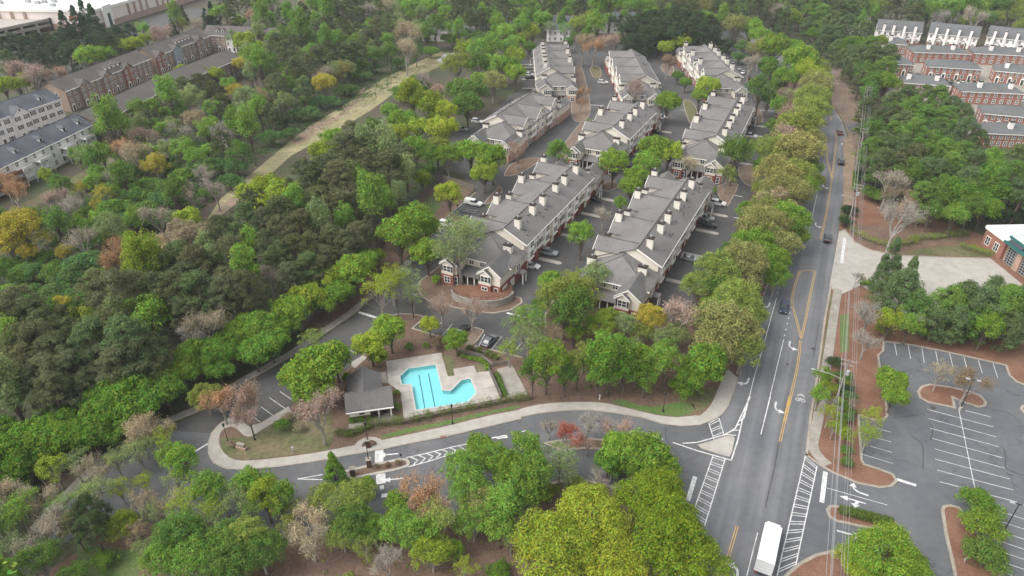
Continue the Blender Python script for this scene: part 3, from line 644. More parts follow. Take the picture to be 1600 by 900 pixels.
            MB().slab([(m2, f(d2-.4), z2+.1), (p2-.32, f(d2-.4), 5.86), (p2-.32, f(d2-.28), 5.86), (m2, f(d2-.28), z2+.1)], .28).build('bargeboard', M_trim, go)
            window(root, m2, f(d2)+(-.01 if end == 0 else .01), 3.9, rz, 1.9, 1.5, 1, True); window(root, m2, f(d2)+(-.05 if end == 0 else .05), .8, rz, 1.5, 1.6, 1)
            window(root, (q2+q)/2, f(dpt)+(-.05 if end == 0 else .05), .3, rz, .9, 2.0)
        for x in (-7.2, -4.2): window(root, x, f(-11.62), 4.2, 0 if end == 0 else R(180), 1.2, 1.4, 1)
        pr = MB().slab([(-8.9, f(-11.6), 3.7), (-2.3, f(-11.6), 3.7), (-2.3, f(-15.4), 2.85), (-8.9, f(-15.4), 2.85)], .15).build('porch_roof', M_shingle, root)
        for x in (-8.2, -6.6, -4.7, -3.0): MB().box(x-.13, x+.13, min(f(-15.1), f(-14.84)), max(f(-15.1), f(-14.84)), 0, 2.75).build('porch_post', M_trim, root)
        # garage and portico on the garage side of the end block
        bx(w, UW-.05, UW+.6, -9.6, -6.9, 3.0, 6.0)
        for dv in (-14.2,): garage_door(root, 3.36, f(dv), .02, R(90), 2.5, 2.2)
        garage_door(root, UW+.06, f(-10.4), .02, R(90), 2.2, 2.2)
        window(root, UW+.62, f(-8.25), 3.8, R(90), 1.6, 1.5, 1)
        po = MB().slab([(UW-.1, f(-8.9), 3.1), (UW+2.4, f(-8.9), 3.1), (UW+2.4, f(-7.8), 3.8), (UW-.1, f(-7.8), 3.8)], .14); po.slab([(UW-.1, f(-7.8), 3.8), (UW+2.4, f(-7.8), 3.8), (UW+2.4, f(-6.7), 3.1), (UW-.1, f(-6.7), 3.1)], .14)
        po.build('portico_roof', M_shingle, root)
        for dv in (-8.7, -6.9): MB().box(UW+2.0, UW+2.25, min(f(dv-.12), f(dv+.12)), max(f(dv-.12), f(dv+.12)), 0, 3.0).build('portico_post', M_trim, root)
        chimney(root, .7, f(-7.0), 6.6, 2.6, 2.1, 1.3); chimney(root, -12.3, f(-6.2), 4.6, 3.6, 2.1, 1.3)
    if chims:
        vv = 0.0
        for i in range(n):
            chimney(root, 0.0, vv, 10.2, 3.1); vv += 8.9 if i % 2 == 0 else 6.5
        for i in range(n):
            vl = 3.0 + 7.85*i
            if i % 2: chimney(root, -11.6, vl, 8.0, 5.0, 1.6, 1.35)
            else: chimney(root, -11.7, vl, 6.2, 3.9, 1.6, 1.35)
    w.build('wall', M_siding, root); br.build('brick_base', bk, root)
    # concrete fingers between the driveways
    a = -R(deg); ca, sa = math.cos(a), math.sin(a); sg = -1 if mirror else 1
    for k in range(nm+1):
        v = v0 + 15.4*k + 8.8 - (3.0 if k == nm else 0)
        p = [(UW+.3, v-.8), (9.6, v-.8), (10.1, v-.5), (10.35, v), (10.1, v+.5), (9.6, v+.8), (UW+.3, v+.8)]
        q = [(O[0] + x*sg*ca - y*sa, O[1] + x*sg*sa + y*ca) for x, y in p]
        o = struct(MB().prism(ccw(q), 0.0, 0.13).build('driveway_island', M_conc))
    return root
aptA = apartment('grey-roofed apartment building with brick front corner inside the curved block retaining wall', (1.5,157.5), 26.2)
aptB = apartment('grey-roofed apartment building whose front bay faces the small wood beside the pool', (33.3,146.8), 26.6)
aptC = apartment('chimney-poor apartment building with pinkish brick corner and white stepped gables beside the fenced yard', (-5.7,248.4), 25.2, 4, True, False, M_brick_tan)
aptD = apartment('short grey-roofed apartment building with two lone round trees at its corners', (38.2,233.7), 25.9, 4)
aptE = apartment('grey-roofed apartment building beside the roadside tree row, white pickups parked along its garages', (71.8,225.7), 24.2)
aptF = apartment('apartment building with white cars parked at its garages along the left woods', (14.9,314.2), 0.2, 6, True, True, M_brick_tan)
aptG = apartment('apartment building without mid-roof chimneys, white gables over its long bay wall', (59.1,300.8), 0.8, 6, False, False)
aptH = apartment('apartment building with tall white chimneys in front of the dark pine grove', (97.3,310.6), 0.2, 6)

# ---------------------------------------------------------------- retaining wall in front of building A
M_block = mat('block_wall', (0.27, 0.245, 0.215), var=0.2, scale=2.0, col2=(0.33, 0.30, 0.265), scale2=1.2)
RW = smooth_line(gnd(pts(V7,(702,82),(706,100),(730,118),(800,140),(870,150),(940,150),(1000,138),(1050,108),(1052,92))), False, 4)
rw = thing('retaining_wall', 'curved grey block retaining wall topped by a dark rail at the apartment corner', 'wall', (RW[0][0], RW[0][1], 0))
def loc_(p, o): return [(x - o.location.x, y - o.location.y) for x, y in p]
for k in range(4): MB().wall(loc_(RW, rw), .42 - .03*k, .1 + .42*k, .1 + .42*k + .40).build('block_course', M_block, rw)
MB().wall(loc_(RW, rw), .5, 1.78, 1.90).build('coping', M_conc_old, rw)
rl = MB(); rwl = loc_(RW, rw)
rl.tube([(x, y, 2.9) for x, y in rwl], .04, 4); rl.tube([(x, y, 2.1) for x, y in rwl], .03, 4); rl.build('rail', M_cap, rw)
for x, y in rwl[::2]: MB().tube([(x, y, 1.9), (x, y, 2.95)], .035, 4).build('rail_post', M_cap, rw)
terr = struct(MB().prism(ccw(RW[:-1] + [at(*VA(480,720)), at(*VA(400,740)), at(*VA(290,740)), at(*VA(200,735))]), 0.1, 1.5).build('raised_terrace', M_straw))

# ---------------------------------------------------------------- clubhouse
ch = thing('clubhouse', 'small grey-roofed clubhouse with open porch beside the swimming pool', 'building', (-31.0, 97.2, 0), R(12))
MB().box(.5, 4.3, .6, 5.6, 0, 2.75).box(.9, 6.2, 5.6, 10.0, 0, 2.75).box(4.3, 8.2, 3.3, 5.6, 0, 2.75).add([(.5,.6,2.75),(.5,5.6,2.75),(.5,3.1,4.5)],[(0,1,2)]).add([(8.2,.6,2.75),(8.2,5.6,2.75),(8.2,3.1,4.5)],[(0,1,2)]).add([(.9,10.0,2.75),(6.2,10.0,2.75),(3.5,10.0,4.6)],[(0,1,2)]).build('wall', M_trim, ch)
MB().box(.44, 4.36, .54, 5.5, 0, 1.0).box(4.36, 8.26, 3.24, 5.5, 0, 1.0).box(.84, 6.26, 5.6, 10.06, 0, 1.0).build('brick_base', M_brick, ch)
cr = MB(); cr.slab([(-.1,-.1,2.7),(8.8,-.1,2.7),(8.8,3.1,4.75),(-.1,3.1,4.75)], .16); cr.slab([(-.1,3.1,4.75),(8.8,3.1,4.75),(8.8,6.3,2.7),(-.1,6.3,2.7)], .16)
cro = cr.build('roof', M_shingle_d, ch); MB().tube([(-.1,3.1,4.78),(8.8,3.1,4.78)], .1, 5).build('ridge_cap', M_shingle, cro)
cr = MB(); cr.slab([(3.5,3.0,5.0),(7.0,5.4,2.72),(7.0,10.6,2.72),(3.5,10.6,5.0)], .16); cr.slab([(3.5,3.0,5.0),(3.5,10.6,5.0),(.1,10.6,2.72),(.1,5.4,2.72)], .16)
cro = cr.build('wing_roof', M_shingle_d, ch); MB().tube([(3.5,3.4,5.03),(3.5,10.6,5.03)], .1, 5).build('ridge_cap', M_shingle, cro)
MB().box(-.1, 8.8, -.25, -.1, 2.5, 2.7).build('gutter', M_trim, ch)
for x in (5.9, 8.2): MB().box(x-.15, x+.15, .35, .65, 0, 2.6).build('porch_post', M_trim, ch)
window(ch, 2.8, .58, 1.3, 0, 1.0, .9, 0); window(ch, 5.6, 3.24, .2, 0, 1.6, 2.1, 1); window(ch, 7.3, 3.24, .2, 0, .9, 2.1)
struct(raised('porch_slab', M_conc_old, pts(V7,(215,850),(95,872),(92,840),(215,815),(330,770),(418,815),(355,828)), 0.1, 0.17))

# ---------------------------------------------------------------- pool: basin, water, deck slabs, gutter lines
M_plaster = mat('pool_plaster', (0.42, 0.66, 0.66), rough=0.6, var=0.05, scale=0.5)
M_water = bpy.data.materials.new('pool_water'); M_water.use_nodes = True
nt = M_water.node_tree; N_ = nt.nodes; L_ = nt.links
for n in list(N_): N_.remove(n)
tr = N_.new('ShaderNodeBsdfTransparent'); tr.inputs[0].default_value = (0.70, 0.96, 0.98, 1); gl = N_.new('ShaderNodeBsdfGlossy'); gl.inputs['Roughness'].default_value = 0.06
fr = N_.new('ShaderNodeFresnel'); fr.inputs[0].default_value = 1.33; mx = N_.new('ShaderNodeMixShader'); ou = N_.new('ShaderNodeOutputMaterial')
nz = N_.new('ShaderNodeTexNoise'); nz.inputs['Scale'].default_value = 2.2; bp = N_.new('ShaderNodeBump'); bp.inputs['Strength'].default_value = 0.25; bp.inputs['Distance'].default_value = .05
ge = N_.new('ShaderNodeNewGeometry'); L_.new(ge.outputs['Position'], nz.inputs['Vector']); L_.new(nz.outputs[0], bp.inputs['Height']); L_.new(bp.outputs[0], gl.inputs['Normal']); L_.new(bp.outputs[0], fr.inputs['Normal'])
L_.new(fr.outputs[0], mx.inputs[0]); L_.new(tr.outputs[0], mx.inputs[1]); L_.new(gl.outputs[0], mx.inputs[2]); L_.new(mx.outputs[0], ou.inputs[0])
pc = (sum(p[0] for p in POOL)/len(POOL), sum(p[1] for p in POOL)/len(POOL))
M_deck = mat("pool_deck_concrete", (0.315,0.29,0.258), var=0.12, scale=0.5, col2=(0.36,0.332,0.298), scale2=0.25)
pool = thing('swimming_pool', 'Z-shaped turquoise swimming pool with two dark lane lines in the pale deck', 'pool', (pc[0], pc[1], 0))
lp = [(x-pc[0], y-pc[1]) for x, y in POOL]
b_ = MB().poly(lp, -.75); n = len(lp)
b_.add([(x,y,-.75) for x,y in lp] + [(x,y,.12) for x,y in lp], [(i,(i+1)%n,n+(i+1)%n,n+i) for i in range(n)]); b_.build('basin', M_plaster, pool)
MB().poly(lp, 0.06).build('water', M_water, pool)
MB().wall(lp + [lp[0]], .28, .1, .215).build('coping', mat('coping', (0.42,0.42,0.40), var=.05), pool)
M_lane = mat('lane_tile', (0.10, 0.20, 0.26), var=0)
for a, b in (((505,545),(540,745)),((560,537),(600,738))):
    A = Vector(at(*V7(*a), -.7)); B = Vector(at(*V7(*b), -.7)); MB().ribbon([(A.x-pc[0],A.y-pc[1]),(B.x-pc[0],B.y-pc[1])], .22, -.74).build('lane_line', M_lane, pool)
DECK = ccw(gnd(pts(V7,(312,470),(635,420),(675,558),(715,555),(705,515),(827,496),(843,535),(915,528),(984,692),(700,768),(418,825),(398,650),(325,600))))
bm = bmesh.new(); es = []
for loop in (DECK, POOL):
    vv = [bm.verts.new((x, y, 0)) for x, y in loop]; es += [bm.edges.new((vv[i], vv[(i+1)%len(vv)])) for i in range(len(vv))]
bmesh.ops.triangle_fill(bm, use_beauty=True, edges=es, normal=(0,0,1))
d1 = (Vector(DECK[0]) * 0 + Vector(at(*V7(635,420))) - Vector(at(*V7(312,470)))).normalized(); d2 = Vector((-d1.y, d1.x))
o0 = Vector(at(*V7(312,470)))
for d in (d1, d2):
    for k in range(-14, 16):
        q = o0 + d*(k*2.9 + .6)
        bmesh.ops.bisect_plane(bm, geom=bm.verts[:] + bm.edges[:] + bm.faces[:], plane_co=(q.x, q.y, 0), plane_no=(d.x, d.y, 0))
cells = {}
for f_ in bm.faces:
    c = f_.calc_center_median(); r_ = Vector((c.x, c.y)) - o0; key = (math.floor((r_.dot(d1)-.6)/2.9), math.floor((r_.dot(d2)-.6)/2.9))
    cells.setdefault(key, []).append([tuple(v.co) for v in f_.verts])
bm.free()
deck = struct(holed('pool_deck', M_kerb, DECK, [POOL], 0.125))
for key, fs in cells.items():
    cx = sum(v[0] for f_ in fs for v in f_)/sum(len(f_) for f_ in fs); cy = sum(v[1] for f_ in fs for v in f_)/sum(len(f_) for f_ in fs)
    b_ = MB(); sh = .982
    for f_ in fs:
        p = ccw([(cx + (x-cx)*sh, cy + (y-cy)*sh) for x, y, z in f_]); b_.prism(p, .12, .19)
    b_.build('slab', M_deck if 'M_deck' in globals() else M_conc, deck)
# grill court beside the pool
gc = struct(raised('patio_pad', M_conc_old, pts(V7,(962,515),(1052,492),(1142,665),(1022,688)), .1, .18))
pl = struct(raised('entry_path', M_conc, pts(V7,(105,478),(180,432),(200,450),(130,512)), .1, .165)); struct(raised('lounge_pad', M_conc_old, pts(V7,(275,535),(310,530),(325,600),(282,600)), .1, .17))
# ================================================================ TOWNHOUSES, MALL, FIRE STATION
M_brick_br = brickmat('brown_brick', (0.25, 0.18, 0.14), (0.30, 0.22, 0.17), None)
M_brick_or = brickmat('orange_brick', (0.25, 0.115, 0.085), (0.30, 0.15, 0.11), None)
M_roof_br = mat('brown_shingles', (0.085, 0.077, 0.070), rough=.92, var=.14, scale=2, col2=(0.10,0.091,0.083), scale2=.2)
M_roof_sl = mat('slate_shingles', (0.068, 0.072, 0.084), rough=.9, var=.12, scale=2, col2=(0.10,0.105,0.12), scale2=.2)
M_roof_gr = mat('grey_shingles', (0.098, 0.103, 0.105), rough=.9, var=.14, scale=2, col2=(0.115,0.119,0.12), scale2=.2)
M_whites = mat('white_siding', (0.72, 0.70, 0.68), var=.05)
M_deckw = mat('deck_wood', (0.20, 0.085, 0.055), var=.2, scale=2)
M_pink = mat('white_plank', (0.78, 0.73, 0.70), var=.05)
M_doorR = mat('red_door', (0.35, 0.03, 0.03), var=.05)
DORM = {}
def dormer(root, x, y, z, w=1.5, h=1.4, d=2.6, m=None, rm=None):
    m = m or M_whites; rm = rm or M_roof_br
    b = MB().box(-w/2, w/2, 0, d, 0, h); b.add([(-w/2,0,h),(w/2,0,h),(0,0,h+w*.42)], [(0,1,2)])
    o = b.build('dormer', m, root); o.location = (x, y, z)
    r = MB(); r.slab([(0,-.2,h+w*.45+.1),(0,d,h+w*.45+.1),(-w/2-.2,d,h-.1),(-w/2-.2,-.2,h-.1)], .1); r.slab([(0,-.2,h+w*.45+.1),(w/2+.2,-.2,h-.1),(w/2+.2,d,h-.1),(0,d,h+w*.45+.1)], .1); r.build('dormer_roof', rm, o)
    k = ('dw', w)
    if k not in DORM: DORM[k] = MB().box(-w*.28, w*.28, -.05, 0, .2, h-.05).mesh('pane', M_glass)
    put('pane', DORM[k], o); return o
def row(name, label, group, A, B, depth, units, eave, rise, wallm, roofm, style='gable', floors=2, gables=(), dorm=(), chim=(), doors=None, basem=None, base_h=0, shut=False, winpair=2, porch=(), back=False, doorm=None, cat='building', chim_y=None, chim_h=2.6):
    dx, dy = B[0]-A[0], B[1]-A[1]; W = math.hypot(dx, dy)
    root = thing(name, label, cat, (A[0], A[1], 0), math.atan2(dy, dx), group)
    w = MB().box(0, W, 0, depth, base_h*.98 if basem else 0, eave)
    if basem: MB().box(-.04, W+.04, -.04, depth+.04, 0, base_h).build('wall_base', basem, root)
    o = .45; zr = eave + rise; ym = depth/2; ro = MB()
    if style == 'hip':
        h = min(ym*1.0, W/2-.5)
        a, b, c, d = (-o,-o,eave), (W+o,-o,eave), (W+o,depth+o,eave), (-o,depth+o,eave); p, q = (h,ym,zr), (W-h,ym,zr)
        for f_ in ([a,b,q,p], [b,c,q], [c,d,p,q], [d,a,p]): ro.slab(f_, .18)
    else:
        e = eave - rise*o/ym
        ro.slab([(-o,-o,e),(W+o,-o,e),(W+o,ym,zr),(-o,ym,zr)], .18); ro.slab([(-o,ym,zr),(W+o,ym,zr),(W+o,depth+o,e),(-o,depth+o,e)], .18)
        for x in (0, W): w.add([(x,0,eave),(x,depth,eave),(x,ym,zr-.2)], [(0,1,2)])
    rf = ro.build('roof', roofm, root)
    MB().tube([(0 if style == 'gable' else h, ym, zr), (W if style == 'gable' else W-h, ym, zr)], .12, 5).build('ridge_cap', M_ridge, rf)
    MB().box(-o, W+o, -o-.13, -o-.01, eave-.38, eave-.14).build('gutter', M_trim, rf)
    uw = W/units; fh = (eave - .4)/floors
    for i in range(units):
        x0 = i*uw
        yf = 0.0; g = i in gables
        if g:
            gw = uw*.82; gx = x0 + uw/2; yf = -1.0; zt = eave + gw/2*.75
            gm = MB().box(gx-gw/2, gx+gw/2, yf, .3, 0, eave+.02); gm.add([(gx-gw/2,yf,eave),(gx+gw/2,yf,eave),(gx,yf,zt)], [(0,1,2)]); 
            mm = gables[i] if isinstance(gables, dict) else wallm
            go = gm.build('front_gable', mm or wallm, root)
            bk_y = min(ym, (zt-eave)/rise*ym) if rise > 0 else ym
            r2 = MB(); r2.slab([(gx,yf-.3,zt+.12),(gx+gw/2+.35,yf-.3,eave-.2),(gx+gw/2+.35,.2,eave-.2),(gx,bk_y,zt+.12)], .14); r2.slab([(gx,yf-.3,zt+.12),(gx,bk_y,zt+.12),(gx-gw/2-.35,.2,eave-.2),(gx-gw/2-.35,yf-.3,eave-.2)], .14)
            r2.build('gable_roof', roofm, go); window(root, gx, yf-.01, eave+.5, 0, .8, .9)
        for f_ in range(floors):
            z = f_*fh + (.9 if f_ else .9)
            if f_ == 0 and doors:
                window(root, x0+uw*.7, yf-.03, z, 0, 1.1, 1.5, 0, shut)
                dm = doorm or M_shutter
                dr = MB().box(-.5,.5,-.08,.02,0,2.2).build('door', dm, root); dr.location = (x0+uw*.28, yf, .05)
                MB().box(-.85,-.55,-.14,.02,0,2.4).box(.55,.85,-.14,.02,0,2.4).box(-.85,.85,-.14,.02,2.3,2.7).add([(-.85,-.14,2.7),(.85,-.14,2.7),(0,-.14,3.2)],[(0,1,2)]).build('door_surround', M_trim, dr)
            else:
                for k in range(winpair): window(root, x0 + uw*(k+.5)/winpair, yf-.03, z, 0, 1.05, 1.5, 1 if winpair < 3 else 0, shut)
    for y_, rz in ((0.5, 0),):
        for sx, rr in ((-.03, R(-90)), (W+.03, R(90))):
            for f_ in range(floors): window(root, sx, depth*.35, f_*fh+.9, rr, 1.0, 1.5); window(root, sx, depth*.7, f_*fh+.9, rr, 1.0, 1.5)
    for t in dorm:
        yy = ym*.32; dormer(root, t*W, yy, eave + rise*yy/ym - .25, rm=roofm)
    for t in chim:
        yy = ym*.55 if chim_y is None else chim_y*depth
        zz = eave + rise*(1 - abs(yy-ym)/ym); chimney(root, t*W, yy, max(eave-.2, zz-1.0) if chim_y is None or chim_y >= 0 else 0.0, chim_h+1.0 if chim_y is None or chim_y >= 0 else eave+chim_h, 1.6 if chim_y is None or chim_y >= 0 else 1.15, 1.3, m=M_pink)
    for t in porch:
        p_ = MB().box(t*W-1.2, t*W+1.2, -1.8, 0, 2.6, 2.8); p_.add([(t*W-1.3,-1.8,2.8),(t*W+1.3,-1.8,2.8),(t*W,-1.8,3.9)],[(0,1,2)]); po = p_.build('porch', M_trim, root)
        MB().slab([(t*W,-2,4.0),(t*W+1.5,-2,2.8),(t*W+1.5,.4,2.8),(t*W,.4,4.0)],.1).slab([(t*W,-2,4.0),(t*W,.4,4.0),(t*W-1.5,.4,2.8),(t*W-1.5,-2,2.8)],.1).build('porch_roof', roofm, po)
        for s in (-1, 1): put('porch_post', POST, po, (t*W+s*1.05, -1.65, 0))
    w.build('wall', wallm, root)
    return root
POST = MB().box(-.09,.09,-.09,.09,0,2.6).mesh('porch_post', M_trim)
GB = 'brown brick townhouse rows near the mall'
row('townhouse_row', 'brown brick townhouse row with white dormers next to the white clapboard townhouses', GB, (-184.5,285), (-173.5,339), 13, 8, 8.8, 3.6, M_brick_br, M_roof_br, floors=3, gables={1: M_brick_br, 3: M_brick_br, 5: M_brick_or}, dorm=(.52,.57,.62,.67), doors=True)
row('townhouse_row', 'brown brick townhouse row with a blue gabled unit and row of small dormers', GB, (-173.0,343), (-163.5,388), 13, 7, 8.8, 3.6, M_brick_br, M_roof_br, floors=3, gables={0: M_brick_or, 2: mat('blue_siding',(0.25,0.33,0.38),var=.05), 5: M_brick_br}, dorm=(.47,.53,.59,.65,.71), doors=True)
row('townhouse_row', 'plain brown-roofed townhouse row showing its back eave above the woods, next to the white townhouses', GB, (-151,246), (-143.5,296), 15, 8, 8.4, 3.2, M_brick_br, M_roof_br, floors=3, winpair=2)
row('townhouse_row', 'plain brown-roofed townhouse row running toward the white-gabled brick townhouses', GB, (-143,299), (-131,343), 15, 7, 8.4, 3.2, M_brick_br, M_roof_br, floors=3, winpair=2)
row('townhouse_row', 'brown brick townhouse row with white half-timbered gable closing the end of the street', GB, (-168,392), (-124,384), 12, 7, 8.6, 3.8, M_brick_br, M_roof_br, floors=3, gables={2: M_whites, 5: M_brick_br}, dorm=(.17,.24,.6,.66), doors=True)
GW = 'white clapboard townhouse rows at the wood edge'
row('townhouse_row', 'white clapboard townhouse row with dark shutters and front gables beside the brown brick rows', GW, (-200,209), (-178.5,271), 12, 9, 9.8, 3.6, M_whites, M_roof_sl, floors=3, gables={4: M_whites, 6: M_whites, 2: M_whites}, dorm=(.63,.9), doors=True, shut=True, winpair=2)
w2 = row('townhouse_row', 'white townhouse row with slate dormers and wooden back decks facing the woods', GW, (-165,178), (-153,245), 12, 9, 8.2, 3.6, M_whites, M_roof_sl, floors=3, dorm=(.2,.36,.52,.68,.84,.95), winpair=2)
W2L = math.hypot(12, 67)
for k, t in enumerate((.30, .36, .42, .48)):
    for z in (2.6, 5.2):
        d = MB().box(t*W2L-1.9, t*W2L+1.9, -3.2, 0, z, z+.2).box(t*W2L-1.9, t*W2L+1.9, -3.2, -3.08, z+.2, z+1.1).build('deck', M_deckw if k < 3 else M_whites, w2)
        for x in (-1.8, 1.8): MB().box(t*W2L+x-.09, t*W2L+x+.09, -3.2, -3.02, z-2.6, z).build('deck_post', M_deckw if k < 3 else M_whites, d)
for t in (.6, .78, .92):
    for z in (2.6, 5.2):
        d = MB().box(t*W2L-2.4, t*W2L+2.4, -2.8, 0, z, z+.2).box(t*W2L-2.4, t*W2L+2.4, -2.8, -2.7, z+.2, z+1.0).build('deck', M_whites, w2)
        for x in (-2.3, 0, 2.3): MB().box(t*W2L+x-.08, t*W2L+x+.08, -2.8, -2.64, z-2.6, z).build('deck_post', M_whites, d)

T30 = TL(3, 0)
def rowpx(a, b): return at(*T30(*a)), at(*T30(*b))
GR = 'red brick townhouse blocks with white chimneys'
REDS = [((985,487),(1310,508),4,'red brick townhouse block with four white arched doorways facing the shared courtyard',(),True,None),
 ((1400,515),(1720,545),4,'red brick townhouse block with white-framed doorways, beyond the gap from the four-arched-door block',(.2,),True,None),
 ((890,393),(1235,405),4,'red brick townhouse block with two white chimneys below the white-sided rows',(.28,.72),False,None),
 ((1270,400),(1640,420),4,'red brick townhouse block with two wide-set chimneys nearest the rightmost white-sided row',(.28,.74),False,None),
 ((830,592),(1110,612),4,'red brick townhouse block with two white chimneys behind the bright green tree',(.1,.72),False,None),
 ((1185,648),(1570,665),4,'red brick townhouse block with two chimneys behind the red-door block',(.3,.8),False,None),
 ((1320,792),(1660,825),4,'red brick townhouse block with bright red front doors above clipped shrubs',(),True,M_doorR),
 ((750,470),(890,476),2,'short red brick townhouse block end half hidden by roadside pines',(),True,None),
 ((735,337),(850,345),2,'short red brick townhouse block with one white chimney under the white-sided rows',(.1,),False,None),
 ((1080,738),(1215,748),2,'grey-roofed townhouse block end showing between the pines and the red-door block',(),False,None),
 ((1330,920),(1650,935),4,'pale grey-roofed townhouse block behind the big pines with one chimney',(.5,),False,None)]
for a, b, u, lab, ch_, dr_, dm_ in REDS:
    A, B = rowpx(a, b)
    row('brick_townhouses', lab, GR, A, B, 10.5, u, 5.6, 2.4, M_brick_or if dm_ is None else M_brick_or, M_roof_gr, 'hip', 2, chim=ch_, doors=dr_, winpair=2, shut=False, doorm=dm_, chim_y=.25, chim_h=2.2)
GWS = 'white-sided townhouse rows with tall front chimneys'
for a, b, lab in [((665,256),(940,276),'white-sided grey-roofed townhouse row with four tall chimneys closest to the roadside pines'), ((985,276),(1290,308),'white-sided townhouse row with four tall chimneys between two similar rows'),
                  ((1345,300),(1650,336),'white-sided townhouse row with four tall chimneys farthest from the main road'), ((470,232),(610,242),'white-sided townhouse row mostly hidden behind the tall roadside pines')]:
    A, B = rowpx(a, b)
    row('white_townhouses', lab, GWS, A, B, 11, 4, 6.2, 5.0, M_pink, M_roof_gr, 'gable', 2, chim=(.14,.36,.6,.84), basem=M_brick_or, base_h=1.6, winpair=2, porch=(.24,.73), chim_y=-.03, chim_h=3.4)
# far building with dormers, and a steep-roofed wing
row('far_apartments', 'far grey-roofed apartment block with white dormers behind the dark pine grove', None, (50,437), (92,437), 13, 6, 6.5, 4.6, M_whites, M_roof_sl, dorm=(.1,.16,.82,.88), gables={2: M_whites, 4: M_whites}, winpair=2)
row('far_apartments', 'far pale apartment wing with steep grey roof among the light green trees', None, (20,415), (33,413), 30, 2, 6.5, 5.2, M_whites, M_roof_sl, winpair=2)
row('far_house', 'pale building glimpsed through the tall trees beyond the clearing', None, (-52,415), (-22,415), 14, 3, 5, 3.2, M_whites, M_roof_gr)
row('far_house', 'small brick house with pale gable at the end of the tree-lined road', None, (108,340), (122,343), 9, 2, 4.5, 3.0, M_brick_or, M_roof_gr).location = (112, 400, 0)

# ---------------------------------------------------------------- mall and parking deck
M_stucco = mat('pink_stucco', (0.70, 0.61, 0.55), var=.06, scale=.3)
M_roofw = mat('white_membrane', (0.600, 0.600, 0.593), var=.06, scale=.1)
M_stone = mat('brown_stone', (0.36, 0.25, 0.19), var=.15, scale=.8)
ml = thing('mall_store', 'large pale stucco store with white flat roof and brown pilasters', 'store', (-255, 444, 0))
fp = [(0,0),(14,78),(30,170),(-190,180),(-160,40),(-70,6)]
MB().prism(fp, 0, 11).build('wall', M_stucco, ml)
MB().prism([(x*1.0, y) for x, y in offset(fp + [fp[0]], .5, 0)[1]][:-1], 0, 3.6).build('stone_base', M_stone, ml)
cn = MB().wall(fp + [fp[0]], 1.0, 10.4, 12.0).build('parapet', M_trim, ml)
MB().poly([(x*.99, y*.99 + .5) for x, y in fp], 11.15).build('roof', M_roofw, ml)
def along(p, q, t): return (p[0]+(q[0]-p[0])*t, p[1]+(q[1]-p[1])*t)
for t in (.42, .50, .58, .66, .80, .88, .95):
    a = along(fp[0], fp[1], t); MB().box(a[0]-.3, a[0]+.6, a[1]-.9, a[1]+.9, 3.6, 10.4).build('pilaster', M_stone, ml)
for t in (.62, .74, .86, .96):
    a = along(fp[0], fp[5], t); MB().box(a[0]-.9, a[0]+.9, a[1]-.6, a[1]+.3, 1.5, 10.0).build('pilaster', M_stone, ml)
a = along(fp[0], fp[1], .16); MB().box(a[0]-.2, a[0]+1.0, a[1]-5, a[1]+5, 0, 12.8).build('entrance_bay', M_trim, ml); MB().box(a[0]+1.0, a[0]+1.15, a[1]-1.6, a[1]+1.6, 0, 8).build('entrance_glazing', M_glass, ml)
sg = MB(); a = along(fp[0], fp[5], .2)
M_sign = mat('orange_sign', (0.75, 0.12, 0.04), var=0)
MB().box(a[0]-.8, a[0]+.8, a[1]-.75, a[1]-.3, 6.6, 8.4).box(a[0]+1.6, a[0]+2.4, a[1]-.8, a[1]-.35, 6.9, 8.0).box(a[0]+2.9, a[0]+4.2, a[1]-.85, a[1]-.4, 6.9, 7.9).box(a[0]+4.7, a[0]+6.2, a[1]-.9, a[1]-.45, 6.9, 7.9).box(a[0]+6.7, a[0]+8.6, a[1]-.95, a[1]-.5, 6.9, 7.9).build('sign', M_sign, ml)
M_metal = mat('unit_metal', (0.42,0.43,0.43), rough=.5, metal=.3, var=.1)
for i in range(9):
    MB().box(-1.4,1.4,-1.1,1.1,0,1.6).box(-1.0,1.0,-.7,.7,1.6,1.9).build('rooftop_unit', M_metal, ml).location = (random.uniform(-85,-12), random.uniform(16,45), 11.1)
pk = thing('parking_deck', 'pale concrete parking deck with dark slot openings beside the mall store', 'parking deck', (-283, 446, 0))
q = [(0,0),(-60,30),(-140,-20),(-28,-72)]
for z in (0, 3.0): MB().prism(q, z+2.55, z+3.0).build('deck_slab', M_conc, pk)
for e in ((q[3],q[0]),(q[0],q[1])):
    for z in (0.0, 3.0): MB().wall([e[0],e[1]], .4, z+2.4, z+4.0).build('parapet', M_conc, pk)
    for k in range(9):
        a = along(e[0], e[1], k/8); MB().box(a[0]-.55,a[0]+.55,a[1]-.55,a[1]+.55,0,7.1).build('column', M_conc, pk)
MB().prism([along(q[2], p, .93) for p in q], 0, 5.3).build('slot_shade_block', M_dark, pk)  # solid dark block: the shade inside the open deck, painted as colour behind the slots
db = thing('dark_store', 'dark brown flat-roofed store behind the mall parking deck', 'building', (-372, 520, 0))
MB().box(-40,22,0,40,0,13).build('wall', mat('dark_cladding',(0.06,0.05,0.05),var=.1), db); MB().box(-41,23,-.5,41,12.6,13.6).build('parapet', M_cap, db); MB().box(-40,22,.5,40,13.0,13.1).build('roof', M_metal, db)
for x in (-20,-8,4,14): window(db, x, -.05, 4, 0, 4, 4, 2)

